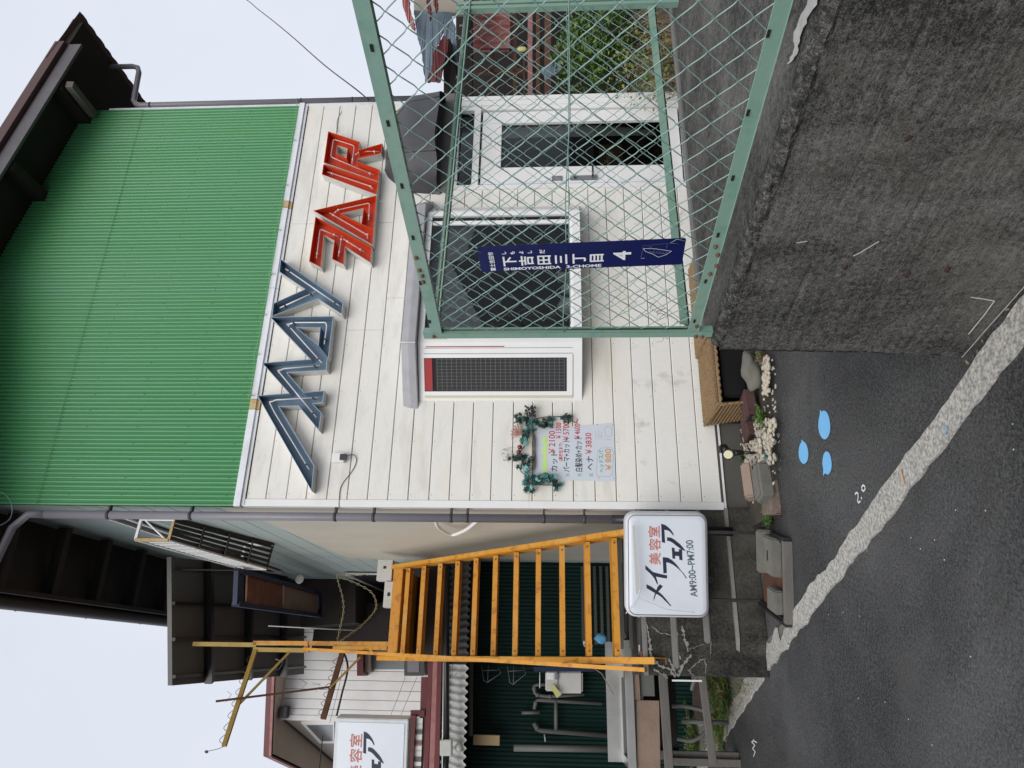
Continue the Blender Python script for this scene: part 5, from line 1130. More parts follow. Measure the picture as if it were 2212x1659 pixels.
mb = MB(); mb.blob(LP(647, 1251, .25), .012, .06, .055, 2, .05, 2, ax=(NF, DS, Z)); tag(mb.build('satellite_dish', METER), 'small oval white dish below the black canopy', 'dish')

# ================================================================== PAVEMENT LIGHTBOX SIGN
sd_ = S(-.48, .17, 0); sdir = (GP(1702, 1310, .03) - GP(1697, 1130, .03)).normalized(); 
SX = -sdir; SX.z = 0; SX.normalize(); SN = V3((SX.y, -SX.x, 0)); 
if SN.dot(CAM - sd_) < 0: SN = -SN
P_leg = (GP(1650, 1158, 0) + GP(1660, 1297, 0)) / 2; P_leg.z = 0
sg_ = thing('lightbox_sign', P_leg, 'rounded white lightbox sign on black legs standing by the shop corner', 'sign')
SF = P_leg + SN * .075
def SP(X, Y, o=0.): return hit(X, Y, SF + SN * o, SN)
def loc(P): d = P - P_leg; return (d.dot(SX), P.z)
cL = loc(SP(1440, 1335)); cR_ = loc(SP(1440, 1108)); cT = loc(SP(1352, 1220)); cB = loc(SP(1531, 1220))
u0, u1, v0, v1 = cL[0], cR_[0], cB[1], cT[1]
def rrect(u0, u1, v0, v1, r, o, n=6):
    out = []
    for cx_, cy_, a0 in ((u1 - r, v1 - r, 0), (u0 + r, v1 - r, 90), (u0 + r, v0 + r, 180), (u1 - r, v0 + r, 270)):
        for k in range(n + 1): a = rad(a0 + 90 * k / n); out.append((cx_ + r * cos(a), cy_ + r * sin(a)))
    return [P_leg + SX * x + Z * y + SN * o for x, y in out]
def SL_(u, v, o, base=None): return P_leg + SX * u + Z * v + SN * o
def lightbox(t, R_, th=.13, scale=1., cab=SIGNA):
    n = len(R_(0, .0)); prof = [(.0, -.065), (-.006, -.062), (-.010, -.03), (-.004, .0), (-.010, .03), (-.004, .055), (.006, .066), (.018, .069)]
    mb = MB()
    for ins, o in prof: mb.v += R_(ins + .006, o)
    for i in range(len(prof) - 1):
        for j in range(n): a = i * n + j; b = i * n + (j + 1) % n; mb.f.append([a, b, b + n, a + n]); mb.m.append(0); mb.sm.append(True)
    mb.f.append(list(range(n))[::-1]); mb.m.append(0); mb.sm.append(False); mb.build('cabinet', cab, t)
    mb = MB(); mb.v += R_(.024, .069) + R_(.030, .071) + R_(.05, .075)
    for i in range(2):
        for j in range(n): a = i * n + j; b = i * n + (j + 1) % n; mb.f.append([a, b, b + n, a + n]); mb.m.append(0); mb.sm.append(True)
    mb.f.append([2 * n + j for j in range(n)]); mb.m.append(0); mb.sm.append(False); mb.build('acrylic_face', SIGNW, t)
    mb = MB(); mb.tube(R_(.019, .0705), .0028, 5, closed=True); mb.tube(R_(-.001, -.035), .003, 5, closed=True); mb.build('gasket', PIPE, t)
lightbox(sg_, lambda ins, o: rrect(u0 + ins, u1 - ins, v0 + ins, v1 - ins, .075 - min(.03, ins), o))
FA = [[(668, 272), (690, 276), (715, 285), (745, 303), (770, 325), (795, 352), (815, 380), (828, 405), (832, 428), (820, 418), (805, 400), (788, 380), (765, 362), (740, 353), (710, 350), (720, 520), (678, 510)],
      [(745, 445), (800, 452), (835, 473), (870, 500), (907, 530), (940, 565), (965, 597), (983, 628), (960, 617), (930, 600), (895, 578), (860, 552), (830, 527), (800, 507), (775, 496), (745, 490)],
      [(805, 580), (842, 585), (845, 628), (898, 632), (898, 600), (940, 602), (945, 745), (905, 738), (900, 690), (848, 685), (850, 725), (815, 722)],
      [(688, 705), (725, 706), (760, 712), (808, 742), (850, 780), (888, 825), (920, 870), (962, 918), (1000, 970), (992, 980), (960, 930), (930, 893), (895, 858), (860, 830), (825, 804), (790, 785), (765, 776), (735, 770), (742, 912), (697, 912)],
      [(463, 805), (485, 827), (510, 850), (535, 873), (560, 895), (650, 920), (745, 940), (745, 980), (670, 970), (600, 955), (615, 1000), (625, 1040), (620, 1065), (600, 1022), (580, 980), (555, 948), (530, 920), (497, 890), (465, 860)],
      [(478, 1055), (540, 1085), (610, 1135), (645, 1160), (680, 1190), (712, 1225), (740, 1260), (772, 1300), (800, 1335), (790, 1340), (755, 1303), (720, 1270), (682, 1230), (640, 1197), (580, 1165), (530, 1135), (480, 1105)],
      [(650, 1055), (690, 1080), (665, 1112), (640, 1140), (618, 1167), (600, 1190), (585, 1230), (570, 1275), (572, 1235), (580, 1200), (590, 1170), (600, 1145), (612, 1115), (620, 1090)]]
def sloc(x, y): return loc(SP(1316.7 + x / 6.0, 1086.3 + y / 6.0, .001))
FAL = [[sloc(*q) for q in P] for P in FA]
def place_logo(t, fr, navy, red, small, hours=True):
    for i, P in enumerate(FAL):
        mb = MB(); k = [fr(u, v, .0765 + .0002 * (i == 6)) for u, v in P]; mb.v = k
        tr_ = tessellate_polygon([[V3((u, v, 0)) for u, v in P]]); mb.f = [list(f) for f in tr_]; mb.m = [0] * len(mb.f); mb.sm = [False] * len(mb.f); mb.build('lettering', navy, t)
    for ch, (x, y) in zip('美容室', ((650, 806), (648, 622), (640, 455))):
        u, v = sloc(x, y); o = fr(u, v, .0765); xd = (fr(u + 1, v, .0765) - o).normalized(); s_ = (fr(u + 1, v, .0765) - o).length; text(ch, 'lettering', red, t, o, xd, Z, .092 * s_, .0016, 'LEFT')
    if hours:
        a = sloc(1140, 1215); b = sloc(1068, 372); o = fr(a[0], a[1], .0765); e = fr(b[0], b[1], .0765); xd = (e - o); L_ = xd.length; xd.normalize(); text('AM9:00~PM7:00', 'lettering', small, t, o, xd, SN.cross(xd) * 1.0, .074, .0012, 'LEFT', sx=L_ / (.074 * 7.75))
place_logo(sg_, SL_, NAVY, REDL, NAVYG)
# tape repair and broken corner
mb = MB(); mb.tube(catmull([SP(1376, 1290, .077), SP(1392, 1297, .077), SP(1415, 1306, .077), SP(1440, 1316, .077), SP(1470, 1320, .077), SP(1500, 1323, .077)], 4), .0025, 5); mb.tube(catmull([SP(1352, 1325, .06), SP(1368, 1308, .077), SP(1378, 1292, .077), SP(1384, 1270, .077)], 4), .004, 5); mb.build('tape_ridge', SIGNA, sg_)
mb = MB(); mb.poly([SP(1366, 1135, .0763), SP(1372, 1135, .0763), SP(1382, 1280, .0763), SP(1374, 1284, .0763)]); mb.build('grey_band', mat('shade_tape', (.50, .50, .48), .5), sg_)
mb = MB()
for i in range(14): mb.blob(SL_(u0 + .24 + random.uniform(-.05, .05), v0 - .01 + random.uniform(-.025, .01), .0 + random.uniform(.0, .05)), .018, .010, .012, i, .4, 1)
mb.build('torn_film', PLASTIC, sg_)
mb = MB(); mb.blob(SL_(u0 + .02, v1 - .10, .03), .03, .03, .02, 4, .4, 1); mb.build('tape_knot', ALU, sg_)
lx = (loc(SP(1600, 1156))[0], loc(SP(1600, 1296))[0])
for x in (u1 - .15, u0 + .12):
    mb = MB(); mb.bar(SL_(x, .02, 0), SL_(x, v0 + .01, 0), .022, .022, SN); mb.build('leg', BLACKM, sg_)
fr_ = .60
for x in (u1 - .15 + .02, u0 + .12 - .02):
    mb = MB(); mb.bar(SL_(x, .03, -.03), SL_(x, .03, fr_), .045, .05); mb.bar(SL_(x, .058, .0), SL_(x, .058, fr_ - .05), .012, .02); mb.build('base_channel', BLACKM, sg_)
mb = MB(); mb.bar(SL_(u0 + .1, .03, fr_ - .01), SL_(u1 - .13, .03, fr_ - .01), .05, .055, Z); mb.build('base_front', BRNSTEEL if False else OLDWOOD, sg_)
mb = MB(); mb.bar(SL_(u0 + .1, .018, .22), SL_(u1 - .13, .018, .22), .40, .02, Z); mb.build('base_tray', BRNSTEEL, sg_)
def slab(u, o, w_, d_, h_, z, m_, nm, label, cat, grp=None, slot=False):
    mb = MB(); mb.obox(SL_(u, z + h_ / 2, o), SX * w_ / 2, SN * d_ / 2, Z * h_ / 2); ob = bevel(mb.build(nm, m_), .01, 2); tag(ob, label, cat, grp)
    if slot: mb = MB(); mb.obox(SL_(u, z + h_ + .0005, o), SX * .035, SN * .012, Z * .001); mb.build('slot', SLOT, ob)
    return ob
um = (u0 + u1) / 2
slab(um + .13, .40, .26, .22, .07, .035, GREYST, 'weight_slab', 'concrete weight slab with a slot in the sign base, right-hand one', 'concrete weight', slot=True)
slab(um + .14, .26, .30, .07, .10, .035, GREYST, 'weight_bar', 'long grey concrete bar laid across the back of the sign base', 'concrete weight')
slab(um - .17, .42, .16, .19, .06, .035, GREYST, 'weight_slab', 'square concrete weight slab in the sign base, left-hand one', 'concrete weight')

# second lightbox, hung high on the left
us = S(-2.16, -.35, 3.08); hs = thing('hanging_sign', us + V3((0, 0, -.3)), 'white lightbox sign with navy and red lettering hung high, cut by the frame edge', 'sign')
HX, HN = (DS * .985 + NF * .17).normalized(), V3((0, 0, 0)); HN = V3((HX.y, -HX.x, 0))
ctr = TP(808, 1548, .6)      # middle of its right-hand edge
hw_, hh_ = .92, .60
def HF(u, v, o):  # map floor sign local coordinates on to the hanging sign
    a = (u - u0) / (u1 - u0); b = (v - v0) / (v1 - v0); return ctr - HX * (hw_ * (1 - a) * .985 - .0) + Z * ((b - .5) * hh_ * 1.02 + .02) + HN * (o - .0)
mb = MB(); mb.obox(ctr - HX * hw_ / 2, HX * hw_ / 2, HN * .07, Z * hh_ / 2); bevel(mb.build('cabinet', SIGNA, hs), .006)
mb = MB(); mb.obox(ctr - HX * hw_ / 2 + HN * .072, HX * (hw_ / 2 - .03), HN * .003, Z * (hh_ / 2 - .03)); mb.build('acrylic_face', SIGNW, hs)
place_logo(hs, HF, NAVY, REDL, NAVYG, hours=False)
mb = MB(); mb.bar(ctr - HX * hw_ - HX * .03, ctr - HX * hw_ - HX * .03 - Z * 3.06, .06, .06); mb.build('sign_post', GREYPIPE, hs)

# ================================================================== SMALL THINGS ALONG THE FRONT
def strand(pts, n, amp, r, mb, ph=0):
    P = []; L_ = [0]
    for a, b in zip(pts, pts[1:]): L_.append(L_[-1] + (b - a).length)
    for i in range(n + 1):
        t = L_[-1] * i / n; j = 0
        while j < len(pts) - 2 and L_[j + 1] < t: j += 1
        f = (t - L_[j]) / (L_[j + 1] - L_[j]); p = pts[j].lerp(pts[j + 1], f); P.append(p + Z * amp * sin(i * 1.9 + ph) + NF * amp * .8 * cos(i * 1.9 + ph))
    mb.tube(P, r, 5)
def basket(s0, s1, n0, n1, zt, label, yawd=0.):
    t = thing('woven_basket', S((s0 + s1) / 2, (n0 + n1) / 2, .05), label, 'basket', 'woven baskets along the shop front')
    # lying on its side: top skin, left skin, open to the street
    mb = MB(); rows = 13
    for k in range(rows + 1):      # top skin strands run along the front
        n = n0 + (n1 - n0) * k / rows; z = zt - .02 * (k / rows) ** 2
        for ph in (0, pi): strand([S(s0 + .02, n, z), S(s1, n, z)], int((s1 - s0) * 60), .0055, .0085, mb, ph + k * 1.3)
    o = mb.build('woven_top', WICK, t)
    mb = MB(); rows = 11
    for k in range(rows + 1):
        f = k / rows; z = zt - (zt - .03) * f; nn1 = n1 + .02 - .0 * f; nn0 = n0 + f * .25 * (n1 - n0)
        for ph in (0, pi): strand([S(s0 + .012 * f, nn0, z), S(s0 + .012 * f, nn1, z - .0)], int(abs(nn1 - nn0) * 60) + 6, .0055, .0085, mb, ph + k * 1.3)
    mb.build('woven_end', WICK, t)
    mb = MB(); strand([S(s0, n0, zt), S(s0 - .005, n1 + .01, zt - .02), S(s0 + .02, n1 + .03, .05)], 60, .006, .012, mb); strand([S(s0 + .0, n1 + .01, zt - .022), S(s1, n1 + .01, zt - .022)], int((s1 - s0) * 60), .006, .011, mb); mb.build('braided_rim', WICK, t)
    mb = MB(); mb.hbox(s0 + .025, s1, n0 + .0, n0 + .02, .04, zt - .02); mb.hbox(s0 + .02, s0 + .03, n0, n1 - .01, .04, zt - .03); mb.hbox(s0 + .03, s1, n0, n1 - .03, zt - .03, zt - .015); mb.build('black_lining', BLACK, t)
    mb = MB(); mb.hbox(s0 + .012, s1, n0, n1 - .01, zt - .014, zt - .008); mb.add([S(s0 + .012, n0, zt - .01), S(s0 + .012, n1, zt - .02), S(s0 + .02, n1, .05), S(s0 + .02, n0 + .15, .05)], [(0, 1, 2, 3)]); mb.build('inner_straw', BROWN, t)
    return t
basket(.69, 1.62, .04, .56, .33, 'large woven basket lying on its side with a black liner, beside the maroon bricks')
bk2 = basket(1.32, 2.2, .02, .40, .345, 'second woven basket behind the first, mostly hidden by the concrete wall')
mb = MB(); mb.hbox(.76, 1.6, .30, .54, .09, .27); ob = bevel(mb.build('planter_trough', BLACK), .012, 2); tag(ob, 'long black plastic planter trough set in the mouth of the woven basket', 'planter')
mb = MB(); P = catmull([S(.80, .555, .29), S(.95, .56, .305), S(1.05, .56, .29), S(1.15, .56, .312)], 5); mb.tube(P, .006, 5); tag(mb.build('plastic_liner', PLASTIC), 'torn strip of clear plastic along the basket rim', 'plastic sheet')
def gbrick(c, ax, ay, lenx, leny, h, label):
    t = thing('maroon_brick', c, label, 'brick', 'maroon perforated bricks'); az = Z
    q = leny / 4
    for k in range(4):
        mb = MB(); mb.obox(c + ay * (-leny / 2 + q * (k + .5)) + az * h / 2, ax * lenx / 2, ay * (q / 2 - .006), az * h / 2); bevel(mb.build('fluted_bar', BRICKM, t), .003, 1)
    mb = MB(); mb.obox(c + az * h / 2, ax * (lenx / 2 - .010), ay * (leny / 2 - .014), az * (h / 2 - .014)); mb.build('brick_core', SLOT, t)
    mb = MB(); mb.obox(c - ax * (lenx / 2 + .0005) + az * h / 2, ax * .001, ay * leny * .28, az * h * .24); mb.build('frog_hole', SLOT, t)
ad1 = DS * .97 - NF * .22; ad1.normalize(); bd1 = V3((ad1.y, -ad1.x, 0))
gbrick(S(.66, .60, .075), ad1, bd1, .21, .17, .075, 'upper maroon fluted brick resting against the woven basket')
gbrick(S(.555, .40, .035), ad1, bd1, .19, .17, .07, 'lower maroon fluted brick half under the corner of the basket')
def stone(c, rx, ry_, rz, m_, label, cat='stone', ax=None, seed=1, rough=.25, nm='stone'):
    mb = MB(); mb.blob(c, rx, ry_, rz, seed, rough, 3, ax=ax or (DS, NF, Z)); return tag(mb.build(nm, m_), label, cat)
stone(S(.92, .68, .085), .17, .075, .07, GREYST, 'rounded grey green boulder below the black trough', seed=3)
mb = MB(); a = DS * .99 + NF * -.12; a.normalize(); b = V3((a.y, -a.x, 0)); mb.obox(S(.10, .50, .145), a * .135, b * .055 + Z * .02, Z * .035 - b * .02); ob = bevel(mb.build('pink_stone', PINKST), .014, 2); tag(ob, 'pinkish dressed stone propped on the grey kerb block', 'stone')
mb = MB(); mb.obox(S(.055, .655, .085), a * .13, b * .085, Z * .055); ob = bevel(mb.build('kerb_block', GREYST), .018, 3); tag(ob, 'grey rounded concrete kerb block beside the pebbles', 'concrete block')
mb = MB()
P = [GP(1666, 1008), GP(1672, 1006), GP(1680, 1040), GP(1686, 1080), GP(1688, 1112), GP(1666, 1113), GP(1664, 1090), GP(1672, 1055)]
mb.poly([zl(p, .062) for p in P], 0, -Z * .06); fixn(mb.build('edging_slab', REDKERB)); o = bpy.data.objects['edging_slab']; tag(o, 'flat rusty red edging slab flush with the asphalt edge', 'edging')
# white pebbles: the nearest ones are pieces of their own under the gravel bed
rnd = random.Random(11); pm = []
for k in range(6):
    mb = MB(); mb.blob(V3((0, 0, 0)), 1, .72, .5, k + 20, .22, 2); o = mb.build('pebble', PEB if k < 4 else PEB2, None, (0, 0, 0)); pm.append(o.data); bpy.data.objects.remove(o)
gb = thing('pebble_bed', S(.4, .55, .035), 'heap of loose white pebbles along the shop front around the garden lamp', 'pebbles')
def inreg(s_, n): return -.0 < s_ < .62 and .12 + max(0, .10 - s_) < n < .80 - .1 * (s_ < .15)
cnt = 0
while cnt < 255:
    X = rnd.uniform(1608, 1674); Y = rnd.uniform(905, 1012); p = GP(X, Y, .05); s_, n, _ = toS(p)
    if Y > 1000 and X > 1640: continue
    if X < 1622 and Y < 925: continue
    o = bpy.data.objects.new('pebble', pm[rnd.randrange(6)]); k = rnd.uniform(.014, .027); COL.objects.link(o); o.parent = gb
    o.matrix_local = Matrix.Translation(p + Z * rnd.uniform(-.008, .016) - gb.location) @ Matrix.Rotation(rnd.uniform(0, 6.28), 4, 'Z') @ Matrix.Rotation(rnd.uniform(-.6, .6), 4, 'X') @ Matrix.Scale(k, 4); cnt += 1
mb = MB()
for i in range(230):
    X = rnd.uniform(1600, 1676); Y = rnd.uniform(770, 1090); p = GP(X, Y, .042)
    if Y < 900 and X < 1646: continue
    mb.blob(p, rnd.uniform(.007, .014), rnd.uniform(.006, .012), .007, i, .3, 1, mi=0 if rnd.random() < .6 else 1)
for i in range(60): p = GP(rnd.uniform(1648, 1662), rnd.uniform(770, 850), .05); mb.blob(p, .02, .016, .012, i, .3, 1)
mb.build('small_gravel', [PEB, PEB2], gb)['kind'] = 'stuff'
# garden spotlight
lp0 = GP(1640, 978, .035); gl2 = thing('garden_spotlight', lp0, 'small black garden spotlight with a cream lens on a stake in the pebbles', 'garden lamp')
lh = lp0 + Z * .26 + NF * .0
mb = MB(); mb.tube([lp0, lp0 + Z * .12], .010, 8, rs=[.008, .014]); mb.tube([lp0 + Z * .12, lp0 + Z * .20], .02, 10, rs=[.016, .026]); mb.build('stake', BLACK, gl2)
ldir = (DS * -.55 + NF * .8 + Z * .12).normalized(); c = lp0 + Z * .235
mb = MB(); mb.tube([c - ldir * .045, c - ldir * .02, c + ldir * .03, c + ldir * .045], .03, 16, rs=[.018, .034, .042, .043]); mb.build('lamp_head', BLACK, gl2)
mb = MB(); mb.tube([c + ldir * .0455, c + ldir * .049], .036, 16, rs=[.036, .030]); mb.build('lens', LAMPY, gl2)
mb = MB(); mb.tube(catmull([c - ldir * .02 + DS * .03, c + DS * .055 + Z * .02, c + DS * .045 + Z * .05, c + Z * .05], 4), .014, 8); mb.build('swivel_arm', BLACK, gl2)
# weeds
plant('weed', GP(1655, 905, .04), .11, .09, 46, 'leafy green weed growing from the pebbles beside the maroon bricks', [GRASS, GRASSD], .028)
plant('weed', GP(1612, 985, .04), .08, .08, 30, 'dark green weed behind the garden spotlight', [GRASSD], .028)
plant('weed', GP(1651, 770, .04), .09, .07, 34, 'weed at the foot of the retaining wall end', [GRASS, DRYG], .022)
plant('weed', GP(1665, 1118, .02), .07, .10, 60, 'mossy tuft of weed between the edging slab and the sign base', [GRASS, GRASSD], .018)
plant('weed', GP(1660, 1000, .04), .05, .08, 24, 'pale grey green succulent lying on the pebbles', [LEAFL, PEB2], .02)
plant('weed', GP(1640, 1425, .01), .08, .06, 22, 'small weed in the verge in front of the stair block', [GRASS, DRYG], .03)
for X, Y, h, sp, n, lb in ((1556, 1478, .26, .20, 90, 'leafy weeds against the left side of the stair block'), (1572, 1505, .17, .34, 200, 'low green weeds spreading along the verge near the kerb'), (1558, 1545, .15, .34, 170, 'low green weeds beside the oval drain cover'), (1480, 1505, .30, .22, 70, 'tall leafy weed under the wooden sink stand'), (1505, 1600, .22, .38, 150, 'weeds growing below the left end of the sink stand'), (1478, 1480, .16, .12, 26, 'narrow weed behind the drain cover'), (1560, 1590, .07, .25, 50, 'sparse moss and grass on the concrete verge')):
    plant('weed', GP(X, Y, .008), h, sp, n, lb, [GRASS, GRASS, GRASSD, DRYG], .035)
mb = MB()
for i in range(6000):
    X = rnd.uniform(1500, 1640); Y = rnd.uniform(1330, 1659); p = GP(X, Y, .008)
    if mnoise.noise(p * 2.3) < -.08 or X + (Y - 1444) * .65 > 1655 or (Y < 1470 and X < 1625): continue
    a = rnd.uniform(0, 6.28); h = rnd.uniform(.008, .035); d = V3((cos(a), sin(a), 0)); mb.add([p, p + V3((-d.y, d.x, 0)) * .005, p + d * h * .6 + Z * h], [(0, 1, 2)], rnd.randrange(3))
struct('moss_tufts', mb, [GRASS, GRASSD, DRYG], 'stuff')
# oval drain cover
dc = GP(1513, 1513, 0); dr = thing('drain_cover', dc, 'rusty ribbed oval drain cover half buried in the weedy verge', 'drain cover')
mb = MB(); R2 = [(GP(1513 + 17 * cos(2 * pi * i / 32), 1512 + 48 * sin(2 * pi * i / 32), .02)) for i in range(32)]; mb.poly([zl(p, .022) for p in R2], 0, -Z * .02); fixn(mb.build('iron_plate', MANH, dr))
mb = MB()
for k in range(-7, 8):
    y = 1512 + k * 5.6; hw = 15 * sqrt(max(0, 1 - (k * 5.6 / 48) ** 2)); a = GP(1513 - hw + 1, y - 3, .024); b = GP(1513 + hw - 1, y + 3, .024); mb.bar(a, b, .02, .008)
mb.build('ribs', MANH, dr)
mb = MB(); R3 = [(GP(1513 + 21 * cos(2 * pi * i / 32), 1512 + 53 * sin(2 * pi * i / 32), .01)) for i in range(32)]; mb.tube([zl(p, .01) for p in R3], .02, 6, closed=True); mb.build('concrete_collar', CONLEDGE, dr)

# ================================================================== BEHIND THE STAIR: GREEN SHED WALL, SINK, PIPES
TG = 3.2
gw = thing('green_shed', S(-2, -TG, 0), 'dark green corrugated shed behind the orange stair under a low canopy', 'shed')
for i in range(8):
    a = -.02 - i * .62; sheet(a - .63, a, 0.0, 2.9, -TG + .001 * (i % 2), 'corrugated_sheet', DGREEN, amp=.008, par=gw, pitch=.045, per=6)
mb = MB(); mb.hbox(-5, 0, -TG - 2.5, -TG - .02, 0, 2.85); mb.build('shed_body', DARKIN, gw)
# louvred strip low on the wall, seen under the lowest treads
mb = MB()
for k in range(9): z = .62 + k * .075; mb.box8([S(-.95, -TG + .04, z), S(-.05, -TG + .04, z), S(-.05, -TG + .012, z + .03), S(-.95, -TG + .012, z + .03), S(-.95, -TG + .045, z + .008), S(-.05, -TG + .045, z + .008), S(-.05, -TG + .015, z + .038), S(-.95, -TG + .015, z + .038)])
mb.build('louvre', mat('dim_louvre', (.05, .055, .05), .7), gw)
# canopy: clear corrugated sheet on dark red beams
cn = thing('low_canopy', S(-2.2, -2.7, 2.8), 'low canopy with weathered clear corrugated sheet and dark red beams behind the orange stair', 'canopy')
for sa_, sb_, m_ in ((-3.4, -1.2, CLEARC), (-1.2, -.05, mat('shaded_corrugated', (.05, .05, .048), .7, dirt=(.09, .09, .085), dscale=20, damt=.6))):  # section by the stair coloured dark to stand for the shade there
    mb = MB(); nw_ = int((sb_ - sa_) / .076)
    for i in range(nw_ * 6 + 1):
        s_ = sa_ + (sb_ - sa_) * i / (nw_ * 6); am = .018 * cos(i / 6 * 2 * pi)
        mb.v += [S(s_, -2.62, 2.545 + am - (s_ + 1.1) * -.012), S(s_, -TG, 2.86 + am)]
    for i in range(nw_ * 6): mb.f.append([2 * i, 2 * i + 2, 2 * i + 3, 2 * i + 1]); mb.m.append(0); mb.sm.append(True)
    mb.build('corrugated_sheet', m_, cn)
def tbar(X0, Y0, X1, Y1, t, th, dp, m_, nm, par, ext0=0., ext1=0.):
    a = TP(X0, Y0, t); b = TP(X1, Y1, t); d = (b - a).normalized(); mb = MB(); mb.bar(a - d * ext0, b + d * ext1, dp, th, Z if abs(d.z) < .8 else NF); return mb.build(nm, m_, par)
tbar(1019, 1210, 1017, 1590, 2.75, .045, .05, SOFF, 'beam', cn)
tbar(931, 1425, 921, 1659, 3.0, .05, .06, NRED, 'beam', cn, 0, 1.5); tbar(950, 1425, 944, 1659, 2.95, .05, .06, NRED, 'beam', cn, 0, 1.5)
tbar(941, 1425, 933, 1659, 2.97, .055, .05, NPINK, 'fascia_board', cn, 0, 1.5)
mb = MB(); mb.tube([TP(964, 1230, 2.6), TP(964, 1597, 2.6)], .035, 10); mb.tube([TP(964, 1632, 2.6), TP(960, 1690, 2.6)], .035, 10); mb.build('gutter', BLACK, cn)
mb = MB(); mb.tube([TP(958, 1430, 2.57), TP(955, 1700, 2.57)], .006, 5); mb.build('cable', ALU, cn)
mb = MB(); mb.bar(TP(964, 1597, 2.6), TP(964, 1632, 2.6), .10, .125); bevel(mb.build('gutter_cap', METER, cn), .008)
mb = MB(); mb.tube([TP(937, 1430, 3.05), TP(930, 1500, 3.05), TP(919, 1659, 3.05), TP(905, 1800, 3.05)], .024, 8); mb.build('steel_tube', GALV, cn)
mb = MB(); mb.blob(TP(991, 1614, 2.65), .042, .042, .042, 1, .03, 2); tag(mb.build('globe_lamp', METER), 'round pale globe lamp under the left end of the low canopy', 'lamp')
mb = MB(); mb.hbox(-2.02, -1.92, -3.05, -2.95, 2.19, 2.48); tag(mb.build('cardboard_roll', CARD), 'tan cardboard roll hanging under the canopy', 'cardboard')
# pipes on the green wall
def pipe(P, r, label, t=3.12, m_=GREYPIPE, cat='pipe', nm='pipe', grp=None):
    mb = MB(); P2_ = [TP(x, y, t) for x, y in P]; full = [P2_[0]]
    for i in range(1, len(P2_) - 1):
        a = P2_[i - 1] - P2_[i]; b = P2_[i + 1] - P2_[i]; k = min(.05, a.length / 3, b.length / 3); a.normalize(); b.normalize(); full += [P2_[i] + a * k, P2_[i] + (a + b) * k * .3, P2_[i] + b * k]
    full.append(P2_[-1]); mb.tube(full, r, 10)
    for q in full[1:-1:3]: mb.tube([q - Z * .02, q + Z * .02], r * 1.25, 10)
    o = mb.build(nm, m_); tag(o, label, cat, grp); return o
pipe([(1110, 1616), (1330, 1618)], .036, 'thick grey vertical drain pipe at the left of the green wall', 2.9)
pipe([(1153, 1562), (1163, 1578), (1330, 1590)], .026, 'grey vertical water pipe rising to a bent elbow on the green wall')
pipe([(1201, 1578), (1201, 1511)], .022, 'short horizontal grey pipe linking two risers on the green wall')
pipe([(1154, 1532), (1158, 1512), (1300, 1520)], .020, 'thin grey vertical pipe in the middle of the green wall')
pipe([(1262, 1500), (1180, 1505), (1155, 1500), (1153, 1480), (1200, 1478)], .019, 'looped grey pipe beneath the white wall unit')
pipe([(1127, 1540), (1166, 1539)], .018, 'short grey valve stub on the green wall')
pipe([(1176, 1586), (1178, 1602)], .008, 'small pale tap handle on the water pipe', 3.1, METER, 'tap', 'tap')
mu = thing('wall_unit', TP(1262, 1470, 3.0), 'white wall mounted utility unit under a blue board on the green wall', 'utility unit')
def tbox(X0, X1, Y0, Y1, t, th, m_, nm, par=None, bv=.0):
    a, b, c, d = TP(X0, Y0, t), TP(X0, Y1, t), TP(X1, Y1, t), TP(X1, Y0, t); mb = MB().poly([a, b, c, d], 0, -NF * th); o = fixn(mb.build(nm, m_, par)); 
    if bv: bevel(o, bv)
    return o
tbox(1202, 1259, 1450, 1498, 2.98, .10, METER, 'tank_body', mu, .02); tbox(1178, 1206, 1451, 1493, 2.96, .12, METER, 'control_box', mu, .012)
tbox(1181, 1196, 1453, 1468, 2.955, .01, ALU, 'hatch', mu, .002); tbox(1199, 1206, 1454, 1468, 2.955, .01, PIPE, 'dial', mu, .002)
tbox(1153, 1284, 1440, 1451, 2.9, .05, NAVYB, 'blue_board', mu, .004); 
o = mu; mb = MB(); mb.poly([TP(1188, 1484, 2.93), TP(1196, 1478, 2.93), TP(1213, 1500, 2.93), TP(1203, 1508, 2.93)], 0, -NF * .004); fixn(mb.build('yellow_tag', YTAG, mu))
mb = MB(); mb.tube([TP(1166, 1452, 3.0), TP(1166, 1486, 3.05)], .005, 5); mb.build('hook_rod', ALU, mu)
def hanger(X, Y, w_, h_, lb):
    mb = MB(); P = [TP(X, Y, 2.95), TP(X + 5, Y + h_ * .9, 2.9), TP(X + w_ * .3, Y + h_, 2.85), TP(X + w_, Y + h_ * .45, 2.85), TP(X + w_ * .85, Y, 2.95)]; mb.tube(P, .004, 5); mb.tube([TP(X + w_ * .35, Y, 2.95), TP(X + w_ * .32, Y + h_ * .9, 2.88)], .003, 5); mb.tube([TP(X + 2, Y + h_ * .3, 2.92), TP(X + w_ * .9, Y + h_ * .25, 2.92)], .003, 5); tag(mb.build('wire_rack', PIPE), lb, 'wire rack', 'wire racks on the green wall')
hanger(1040, 1438, 42, 36, 'bent wire rack hanging on the green wall, nearer the canopy'); hanger(1096, 1438, 40, 40, 'bent wire rack hanging on the green wall, nearer the white wall unit'); hanger(970, 1436, 22, 28, 'bent wire rack hanging just below the black gutter')
